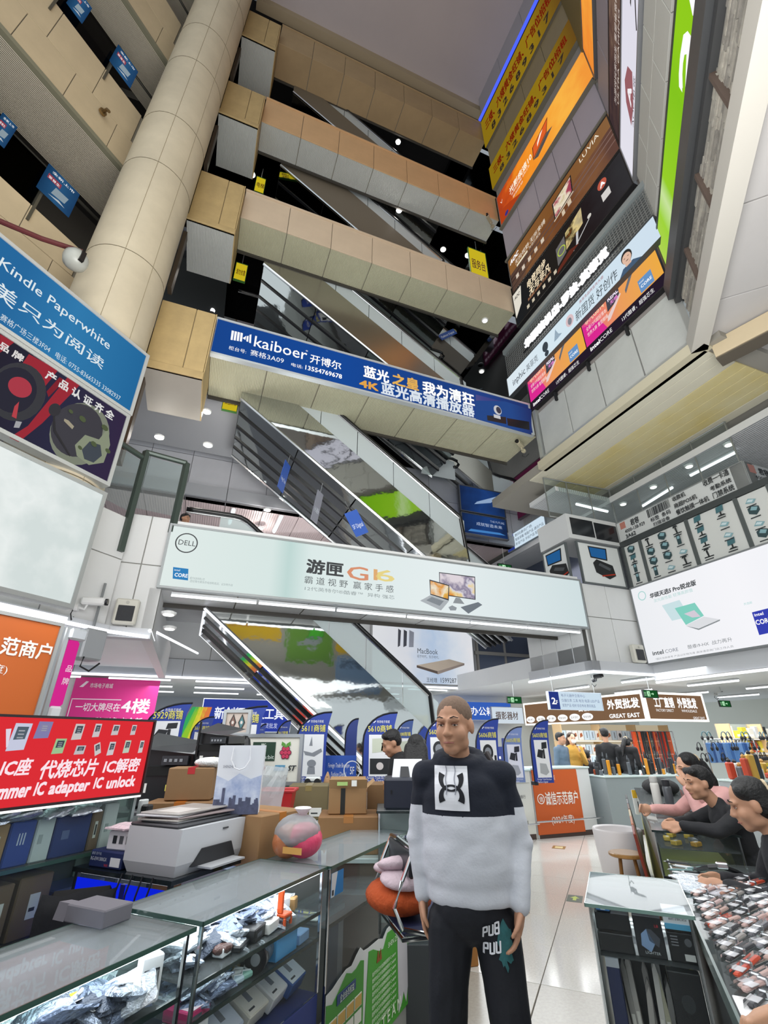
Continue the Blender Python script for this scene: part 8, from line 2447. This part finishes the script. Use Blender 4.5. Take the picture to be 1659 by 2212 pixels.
def hand(vol, w, d, n, l, curl=.35, s=1.0):
    """palm, four unequal fingers and a thumb; d along the fingers, n out of the palm, l towards the thumb"""
    w, d, n, l = V(w), V(d).normalized(), V(n).normalized(), V(l).normalized()
    q = Matrix((l, d, n)).transposed().to_quaternion()
    vol.ell(w + d * .045 * s, (.041 * s, .055 * s, .017 * s), q, 12, 8)
    vol.cap(w - d * .01, w + d * .05 * s, .024 * s, .02 * s)
    for k, (off, ln) in enumerate(((.029, .068), (.010, .078), (-.010, .072), (-.028, .055))):
        p = w + d * .085 * s + l * off * s
        a = 0
        for j, f in enumerate((.45, .32, .23)):
            a += curl * (1.0 + .12 * k)
            dd = d * cos(a) + n * sin(a) + l * off * 1.2
            p2 = p + dd.normalized() * ln * f * s
            vol.cap(p, p2, (.0098 - j * .0008) * s, (.009 - j * .0008) * s, 8)
            p = p2
    p0, p1 = w + d * .022 * s + l * .03 * s, w + d * .06 * s + l * .055 * s + n * .01
    vol.cap(p0, p1, .014 * s, .011 * s, 8).cap(p1, p1 + (d * .8 + n * .4).normalized() * .03 * s, .011 * s, .009 * s, 8)
def head_vol(vol, c, q, s=1.0, fine=True):
    T = lambda x, y, z: V(c) + q @ V((x * s, y * s, z * s))
    E_ = lambda p, r: vol.ell(T(*p), tuple(k * s for k in r), q, 18, 12)
    E_((0, .012, .034), (.075, .094, .088))
    E_((0, -.022, -.03), (.066, .068, .084))
    E_((0, -.056, -.088), (.036, .030, .026))
    for x in (-1, 1):
        E_((x * .038, -.054, -.03), (.029, .03, .033))
        E_((x * .043, -.01, -.066), (.020, .04, .03))
        E_((x * .077, .012, -.006), (.011, .021, .032))
        vol.cap(T(x * .014, -.088, .026), T(x * .046, -.076, .024), .011 * s, .010 * s, 8)
    vol.cap(T(0, -.086, .012), T(0, -.108, -.028), .008 * s, .013 * s, 8)
    for x in (-1, 1):
        E_((x * .012, -.098, -.032), (.010, .011, .009))
    E_((0, -.084, -.058), (.024, .014, .007))
    E_((0, -.082, -.070), (.021, .014, .008))
def face(parent, c, q, s, brow='1d1714', lip='9a5a50'):
    T = lambda x, y, z: V(c) + q @ V((x * s, y * s, z * s))
    for x in (-1, 1):
        MB().ell(T(x * .031, -.078, .004), (.0125 * s, .006 * s, .0042 * s), q, 10, 7).obj('eye', M('d8d4cc', .25), parent, smooth=True)
        MB().ell(T(x * .031, -.0828, .004), (.0052 * s, .003 * s, .0042 * s), q, 8, 6).obj('iris', M('15100e', .2), parent, smooth=True)
        MB().tube([T(x * .017, -.081, .007), T(x * .031, -.0865, .0095), T(x * .045, -.079, .006)], .0026 * s, 5).obj('eyelid', M('7a5040', .6), parent)
        MB().tube([T(x * .015, -.094, .032), T(x * .032, -.093, .037), T(x * .05, -.081, .032)], [.002 * s, .003 * s, .0015 * s], 6).obj('eyebrow', M(brow, .8), parent)
    MB().tube([T(-.024, -.086, -.065), T(0, -.0975, -.0635), T(.024, -.086, -.065)], [.002 * s, .0045 * s, .002 * s], 6).obj('lips', M(lip, .5), parent)
SKIN = M('bd8d70', .55, noise=(14, .08))
def person(lab, loc, rz, top, low, J=None, yaw=0, pitch=0, roll=0, hair='short', skin=None, s=1.0, vox=.011, faced=True, bulk=1.0, paint=None, topm=None, grp=None, shoes='e0e0de', legs=True, curl=.35, hcol='0f0e0f', build=True, hs=1.0):
    P = dict(hip=(0, 0, .93), neck=(0, .015, 1.43), head=(0, -.02, 1.585), shL=(.175, .01, 1.375), shR=(-.175, .01, 1.375), elL=(.215, .03, 1.10), elR=(-.215, .03, 1.10), wrL=(.22, -.05, .87), wrR=(-.22, -.05, .87),
             hpL=(.09, 0, .90), hpR=(-.09, 0, .90), knL=(.1, -.02, .49), knR=(-.1, -.02, .49), anL=(.1, .02, .09), anR=(-.1, .02, .09), dL=(0, -.1, -1), dR=(0, -.1, -1), toe=(0, -1, 0))
    P.update(J or {})
    P = {k: V(v) for k, v in P.items()}
    r = thing('person', lab, 'person', loc, rz, grp)
    r.scale = (s, s, s)
    sk = skin or SKIN
    up = (P['neck'] - P['hip']).normalized()
    ax = (P['shL'] - P['shR']).normalized()
    fw = up.cross(ax).normalized() * -1
    qs = Matrix((ax, -fw, up)).transposed().to_quaternion()
    at = lambda k: P['hip'].lerp(P['neck'], k)
    def torso(v, g):
        v.ell(at(.70) - fw * -.005, ((.165 + g) * bulk, (.105 + g) * bulk, .20 + g), qs, 20, 12)
        v.ell(at(.30), ((.155 + g) * bulk, (.105 + g) * bulk, .19 + g), qs, 20, 12)
        v.cap(P['shL'], P['shR'], .062 + g, .062 + g)
        v.cap(at(.86), at(1.0), .075 + g, .055 + g)
    def arms(v, g):
        for k in 'LR':
            v.path([P['sh' + k], P['el' + k], P['wr' + k]], [.052 + g, .042 + g, .03 + g * .8])
    def lg(v, g):
        v.ell(P['hip'] - V((0, 0, .02)), (.15 + g, .11 + g, .12 + g), None, 18, 12)
        for k in 'LR':
            v.path([P['hp' + k], P['kn' + k], P['an' + k]], [.082 + g, .056 + g, .04 + g])
            t = P['an' + k] + P['toe'].normalized() * .15
            v.cap(V((P['an' + k].x, P['an' + k].y, P['an' + k].z - .035)), V((t.x, t.y, P['an' + k].z - .05)), .036, .03)
    qh = Euler((radians(pitch), radians(roll), radians(yaw))).to_quaternion()
    b = Vol()
    torso(b, -.012)
    arms(b, -.006)
    if legs: lg(b, -.012)
    b.cap(at(.97), P['head'] + qh @ V((0, .02, -.06)), .05, .052)
    head_vol(b, P['head'], qh, hs)
    for k, sg in (('L', 1), ('R', -1)):
        d = P['d' + k].normalized()
        l = (fw - d * fw.dot(d)).normalized()
        hand(b, P['wr' + k] + d * .015, d, -ax * sg - d * (-ax * sg).dot(d), l, curl)
    if vox < .008:
        fuse(b, 'body', [sk, M('a5604e', .55)], r, vox, 3)
    else:
        fuse(b, 'body', sk, r, vox, 3)
    g = Vol()
    torso(g, .008)
    arms(g, .010)
    if build is not True: build(g, P, at, qs)
    fuse(g, 'top', topm or M(top, .8, bump=('noise', 24, .25)), r, vox * 1.15, 6 if build is True else 14, paint)
    if legs:
        g = Vol()
        lg_ = P['toe']
        g.ell(P['hip'] - V((0, 0, .02)), (.165, .122, .13), None, 18, 12)
        for k in 'LR':
            g.path([P['hp' + k], P['kn' + k], P['an' + k] + V((0, 0, .02))], [.096, .074, .062])
        fuse(g, 'trousers', M(low, .8, bump=('noise', 18, .3)), r, vox * 1.2, 6)
        for k in 'LR':
            t = P['an' + k] + P['toe'].normalized() * .16
            Vol().cap(V((P['an' + k].x, P['an' + k].y, P['an' + k].z - .045)), V((t.x, t.y, P['an' + k].z - .055)), .045, .036).obj('shoe', M(shoes, .5), r, smooth=True)
    T = lambda x, y, z: P['head'] + qh @ V((x * hs, y * hs, z * hs))
    if hair:
        hm = M(hcol, .55, bump=('noise', 60, .5))
        h = Vol()
        if hair == 'buzz':
            MB().ell(T(0, .017, .044), (.0778 * hs, .0932 * hs, .0815 * hs), qh, 44, 26).obj('hair', M('7d6656', .85, noise=(90, .35)), r, smooth=True)
        else:
            h.ell(T(0, .024, .050), (.0835 * hs, .092 * hs, .083 * hs), qh, 20, 12)
            h.ell(T(0, .045, .015 if hair == 'short' else .0), (.0795 * hs, .066 * hs, (.066 if hair == 'short' else .085) * hs), qh, 20, 12)
            if hair == 'short':
                h.cap(T(-.05, -.045, .088), T(.05, -.045, .088), .03 * hs)
            if hair in ('long', 'pony'):
                h.cap(T(-.06, -.02, .07), T(.06, -.02, .07), .034 * hs)
            if hair == 'long':
                for x in (-.06, -.02, .02, .06):
                    h.path([T(x, .06, .0), T(x * 1.2, .085, -.14), T(x * 1.1, .09, -.3)], [.05, .05, .03])
            if hair == 'pony':
                h.path([T(0, .09, .06), T(0, .14, .0), T(.02, .155, -.13), T(.03, .14, -.32)], [.035, .045, .05, .015])
        if hair != 'buzz':
            fuse(h, 'hair', hm, r, .012, 3)
        if hair == 'pony':
            MB().tube([T(.035 * cos(a), .105, .055 + .035 * sin(a)) for a in [i * pi / 4 for i in range(8)]], .012, 6, closed=True).obj('hair_tie', M('c8b494', .6), r)
    if faced:
        face(r, P['head'], qh, hs)
    return r, P, qh

# --- the walking man
def hoodie(g, P, at, qs):
    g.loft([(at(f), w_, d_) for f, w_, d_ in ((-.03, .172, .122), (.0, .180, .13), (.10, .182, .132), (.15, .196, .142), (.3, .2, .146), (.45, .196, .146), (.6, .198, .142), (.75, .192, .138), (.86, .172, .13), (.93, .125, .11), (.99, .08, .08))], qs)
    c = P['neck']
    ring = [c + V((.095 * sin(a), -.085 * cos(a) + .015, .0 + .035 * (1 - cos(a)) * .5)) for a in [i * pi / 8 for i in range(16)]]
    for i in range(16):
        k = .028 + .018 * (1 - cos(i * pi / 8)) * .5
        g.cap(ring[i], ring[(i + 1) % 16], k)
    g.ell(c + V((0, .12, -.03)), (.11, .06, .09), None, 16, 10)
    for k in 'LR':
        for f in (.25, .45, .62, .8):
            p = P['el' + k].lerp(P['wr' + k], f)
            g.ell(p, (.051 - .008 * f, .051 - .008 * f, .016), None, 14, 8)
        g.ell(P['el' + k], (.058, .056, .05), None, 14, 8)
NAVY, OFFW = M('141a28', .9, bump=('noise', 90, .1)), M('c9ccd4', .9, bump=('noise', 90, .1))
man, MP, MQ = person('shaven-headed man in navy and white hooded sweatshirt walking down the aisle', (.375, 2.5, 0), 0, '000000', '10131c',
    dict(hip=(0, .0, .985), neck=(-.005, .015, 1.485), head=(-.035, -.025, 1.655), shL=(.175, -.02, 1.435), shR=(-.175, .05, 1.435), elL=(.225, -.02, 1.185), elR=(-.215, .09, 1.19), wrL=(.185, -.085, .985), wrR=(-.205, .07, .99),
         hpL=(.095, -.01, .90), hpR=(-.095, .02, .90), knL=(.115, -.06, .51), knR=(-.135, .02, .50), anL=(.125, -.02, .1), anR=(-.19, .10, .1), dL=(-.25, -.12, -.95), dR=(.03, -.05, -1), toe=(-.25, -1, 0)),
    yaw=-27, pitch=3, hair='buzz', vox=.0062, paint=lambda c: 0 if c.z > 1.292 + .03 * (abs(c.x) > .2) else 1, topm=[NAVY, OFFW], build=hoodie, s=1.0, curl=.3, hs=1.08)
# --- the others
sit = dict(hip=(0, 0, .52), hpL=(.09, 0, .5), hpR=(-.09, 0, .5), knL=(.1, -.16, .47), knR=(-.1, -.16, .47), anL=(.1, -.02, .09), anR=(-.1, -.02, .09))
def seated(**k):
    d = dict(sit)
    d.update(k)
    return d
ph, PP, _ = person('man in black jacket with bowed head looking at his phone', (.14, 5.25, 0), -82, '17181b', '22242a',
    dict(head=(0, -.06, 1.55), elL=(.2, -.06, 1.12), elR=(-.2, -.06, 1.12), wrL=(.09, -.27, 1.16), wrR=(-.07, -.27, 1.15), dL=(-.3, -.9, .1), dR=(.3, -.9, .1)), pitch=22, vox=.011, hcol='141214')
mp = thing('mobile_phone', 'dark phone held by the man in the black jacket', 'phone', ph.matrix_basis @ V((.01, -.365, 1.19)), -82)
MB().use(M('15161a', .2)).rbox(-.035, .035, -.06, .06, 0, .009, .003).obj('case', None, mp)
MB().box(-.031, .031, -.055, .055, .009, .0095).obj('screen', E('8a94a8', .6), mp)
person('woman with long black hair seen from behind beside the phone man', (.30, 4.85, 0), 170, '1b1a1d', '1b1c22', dict(head=(0, -.03, 1.50), neck=(0, .015, 1.36), shL=(.16, .01, 1.31), shR=(-.16, .01, 1.31)), pitch=15, hair='long', vox=.012, faced=False)
person('man in black leaning over the right-hand counter, looking left', (2.81, 4.30, 0), -100, '1a1b1f', '20222a',
    seated(hip=(0, .05, .55), neck=(0, -.16, 1.12), head=(.0, -.26, 1.27), shL=(.19, -.10, 1.07), shR=(-.19, -.12, 1.05), elL=(.24, -.30, .98), elR=(-.24, -.30, .98), wrL=(.1, -.48, .985), wrR=(-.08, -.46, .985), dL=(-.3, -1, 0), dR=(.3, -1, 0)), yaw=8, pitch=4, vox=.0085)
person('woman in pink sweater resting her chin on her hand behind the man in black', (3.06, 4.86, 0), -88, 'd8a4a0', '3a3c44',
    seated(hip=(0, .05, .6), neck=(0, -.16, 1.20), head=(0, -.27, 1.35), shL=(.17, -.1, 1.15), shR=(-.17, -.12, 1.14), elL=(.16, -.36, 1.0), elR=(-.2, -.34, 1.0), wrL=(.05, -.36, 1.19), wrR=(-.12, -.62, 1.02), dL=(-.2, .1, 1), dR=(.1, -1, .1)), pitch=10, hair='pony', vox=.0085, skin=M('d0a084', .55))
person('woman in dark clothes with a low ponytail seated at the near right counter', (2.22, 3.08, 0), -118, '17171d', '1c1d24',
    seated(hip=(0, .05, .56), neck=(0, -.05, 1.10), head=(0, -.12, 1.255), shL=(.17, -.04, 1.05), shR=(-.17, -.04, 1.05), elL=(.2, -.15, .84), elR=(-.2, -.15, .84), wrL=(.1, -.34, .87), wrR=(-.1, -.34, .87), dL=(-.2, -1, 0), dR=(.2, -1, 0)), pitch=14, hair='pony', vox=.0085, hs=1.08)
for (x, y) in ((2.81, 4.35), (3.06, 4.91), (2.22, 3.13)):
    so_ = thing('seat_stool', ('grey stool under the man in black', 'grey stool under the woman in pink', 'grey stool under the ponytailed woman')[[2.81, 3.06, 2.22].index(x)], 'stool', (x, y, 0))
    MB().lathe([(.16, 0), (.17, .02), (.14, .37), (.17, .38), (.16, .40)], 16).obj('drum', M('5a5c60', .6), so_)
    MB().lathe([(.165, .40), (.17, .41), (.15, .43)], 16).obj('pad', M('2a2b30', .7), so_)
person('man in grey-blue shirt standing beyond the orange counter', (3.75, 11.0, 0), 40, '56687a', '2a2c34', None, yaw=10, vox=.014)
person('woman in a yellow jacket and white face mask beyond the orange counter', (4.12, 11.35, 0), 5, 'c89a44', '3a3c44', dict(elL=(.2, -.1, 1.12), wrL=(.06, -.2, 1.32), dL=(-.3, 0, 1)), hair='long', vox=.014, skin=M('d8ac90', .55), hcol='3a2418')
mk = thing('face_mask', 'white face mask on the woman in yellow', 'mask', (4.12, 11.35, 0), 5)
MB().ell((0, -.10, 1.535), (.055, .035, .045), None, 14, 8).obj('cloth', M('eceef0', .7), mk, smooth=True)
for x in (-1, 1):
    MB().tube([(x * .05, -.1, 1.55), (x * .078, -.01, 1.58)], .003, 5).obj('ear_loop', M('eceef0', .7), mk)
person('broad man in black with his back turned at the lit shop', (4.72, 11.0, 0), 170, '131316', '1c1d22', dict(head=(0, -.02, 1.62)), s=1.03, vox=.014, faced=False, bulk=1.08)
person('woman in black short sleeves bending over goods at the lit shop', (5.0, 10.75, 0), 130, '141417', '1c1d22', dict(neck=(0, -.06, 1.38), head=(0, -.13, 1.50), wrL=(.2, -.3, .95), wrR=(-.2, -.3, .95)), pitch=25, hair='pony', vox=.014, faced=False)
person('dark-haired person crouched low behind the orange counter', (4.46, 11.56, 0), 150, '26262c', '26262c', seated(neck=(0, -.03, 1.12), head=(0, -.08, 1.24), shL=(.17, 0, 1.06), shR=(-.17, 0, 1.06), elL=(.2, -.1, .8), elR=(-.2, -.1, .8), wrL=(.15, -.3, .75), wrR=(-.15, -.3, .75)), hair='short', vox=.014, faced=False)
f3 = thing('floor_second', None, None, (0, 0, 0), 0, kind='structure')
slab(f3, DE(0, 0), RD, -6, -.74, 7.5, 11.4, 3.95, 4.05, M('9a9ca0', .6), 'floor_section')
slab(f3, DE(0, 0), RD, -.74, .9, 8.7, 11.4, 3.95, 4.05, M('9a9ca0', .6), 'floor_section')
person('man in black and white top riding past on the second floor, upper left', (-4.1, 8.62, 4.05), 70, '16171a', '22242a', dict(elR=(-.22, -.05, 1.15), wrR=(-.2, -.25, 1.22), dR=(0, -1, 0)), yaw=5, vox=.013)
person('person in pale blue shirt behind the second floor glass', (-4.53, 9.3, 4.05), 20, '8aa4c4', '2a2c34', dict(head=(0, -.02, 1.52), neck=(0, .015, 1.38)), vox=.014)
# --- the hand of someone standing at the near right corner
hh = thing('person', 'bare hand and wrist of a person at the lower right corner', 'person', onz(1632, 2200, .93), 0)
hv = Vol()
hand(hv, (.05, -.03, .02), (-.85, .35, -.3), (.2, -.5, -.85), (.3, .85, -.2), .75, 1.0)
hv.path([(.06, -.03, .02), (.14, -.09, .04), (.3, -.2, .02)], [.03, .034, .045])
fuse(hv, 'body', M('c09070', .5, noise=(14, .08)), hh, .005, 3)
Vol().cap((.27, -.18, .02), (.42, -.3, .0), .06, .07).obj('sleeve', M('2a2c34', .8), hh, smooth=True)

settle()

# --- prints that lie on the walking man's clothes
def decal(target, name, mat, c, right, up, polys, lift=.004, grid=None, parent=None):
    """flat artwork pressed on to the cloth along the view square to it"""
    me = target.data
    bvh = BVHTree.FromPolygons([v.co.copy() for v in me.vertices], [tuple(p.vertices) for p in me.polygons])
    c, right, up = V(c), V(right).normalized(), V(up).normalized()
    n = right.cross(up)
    vs, fs = [], []
    def hit(x, z):
        p, nn, i, d = bvh.ray_cast(c + right * x + up * z + n * .5, -n, 1.0)
        if p is None:
            p = c + right * x + up * z
        return p + n * lift
    for pl in polys:
        o = len(vs)
        vs += [hit(*q) for q in pl]
        fs.append(tuple(range(o, o + len(pl))))
    return MB().add(vs, fs).obj(name, mat, parent or man, smooth=True)
def strip2(cl, wf):
    out = []
    P_ = []
    for i, (x, z) in enumerate(cl):
        a, b = V(cl[max(i - 1, 0)]), V(cl[min(i + 1, len(cl) - 1)])
        t = (b - a).normalized()
        w_ = wf(i / (len(cl) - 1))
        P_.append(((x - t.y * w_, z + t.x * w_), (x + t.y * w_, z - t.x * w_)))
    return [(P_[i][0], P_[i + 1][0], P_[i + 1][1], P_[i][1]) for i in range(len(P_) - 1)]
topo = [o for o in man.children if o.name.startswith('top')][0]
tro = [o for o in man.children if o.name.startswith('trousers')][0]
R_, U_ = (.985, -.17, 0), (0, 0, 1)
N_, K_ = 12, 14
sq = [[(-.076 + .152 * i / N_, -.085 + .17 * j / K_) for i, j in ((i, j), (i + 1, j), (i + 1, j + 1), (i, j + 1))] for i in range(N_) for j in range(K_)]
LC = (-.075, -.1, 1.400)
decal(topo, 'chest_patch', M('e2e4ea', .8), LC, R_, U_, sq, .004)
u1 = [(.046 * sin(a) * 1.0, .033 - .043 * cos(a)) for a in [radians(-118 + i * 236 / 22) for i in range(23)]]
wf = lambda t: .0035 + .011 * abs(2 * t - 1) ** 1.3
lg_ = strip2(u1, wf) + strip2([(x, -z) for x, z in u1], wf)
decal(topo, 'chest_logo', M('11141c', .8), LC, R_, U_, lg_, .0065)
for x in (-.022, .018):
    decal(topo, 'drawstring', M('8a8d98', .8), LC, R_, U_, strip2([(x + .003 * sin(k), .085 - .11 * k / 10) for k in range(11)], lambda t: .002), .009)
PC = (.075, -.1, .875)
let = []
def glyph(x0, z0, kind, h=.034, w_=.015):
    S_ = {'P': [[(0, 0), (0, 1), (1, 1), (1, .5), (0, .5)]], 'U': [[(0, 1), (0, 0), (1, 0), (1, 1)]], 'B': [[(0, 0), (0, 1), (1, 1), (1, .5), (0, .5)], [(1, .5), (1, 0), (0, 0)]], 'D': [[(0, 0), (0, 1), (.8, .9), (1, .5), (.8, .1), (0, 0)]], 'J': [[(1, 1), (1, 0), (0, 0), (0, .3)]]}[kind]
    for pl in S_:
        pts = []
        for (a, b), (c_, d_) in zip(pl, pl[1:]):
            pts += [(a + (c_ - a) * k / 4, b + (d_ - b) * k / 4) for k in range(4)]
        pts.append(pl[-1])
        let.extend(strip2([(x0 + a * w_ + .25 * b * h * .3, z0 + b * h + .2 * a * w_) for a, b in pts], lambda t: .0033))
for i, k in enumerate('PUB'):
    glyph(-.055 + i * .024, .012 + .006 * i, k)
for i, k in enumerate('PUU'):
    glyph(-.055 + i * .024, -.045 + .006 * i, k)
decal(tro, 'leg_print', M('e4e6ec', .7), PC, (1, -.1, 0), U_, let, .005)
rr = random.Random(9)
spl = [[(.004 + .062 * i / 6 + .006 * sin(j * 2.1 + i), -.08 + .14 * j / 9 + .01 * cos(i * 1.7 + j)) for i, j in ((i, j), (i + 1, j), (i + 1, j + 1), (i, j + 1))] for i in range(5) for j in range(9) if abs(i - 2) + abs(j - 4.5) * .55 < 3.4]
decal(tro, 'leg_print', M('2c6a6e', .7, noise=(30, .4)), PC, (1, -.1, 0), U_, spl, .004)
bp_ = thing('backpack', 'dark maroon backpack slung behind the walking man', 'backpack', (.375, 2.5, 0))
bv = Vol()
bv.ell((.075, .22, 1.34), (.17, .10, .2), None, 20, 12).ell((.085, .23, 1.22), (.175, .11, .14), None, 20, 12)
fuse(bv, 'bag_body', M('2c0f16', .6, bump=('noise', 20, .3)), bp_, .014, 5)
MB().tube([(.12, .16, 1.5), (.13, .05, 1.53), (.14, -.06, 1.47)], .014, 6).obj('strap', M('1c1014', .7), bp_)
settle()

fit_texts()
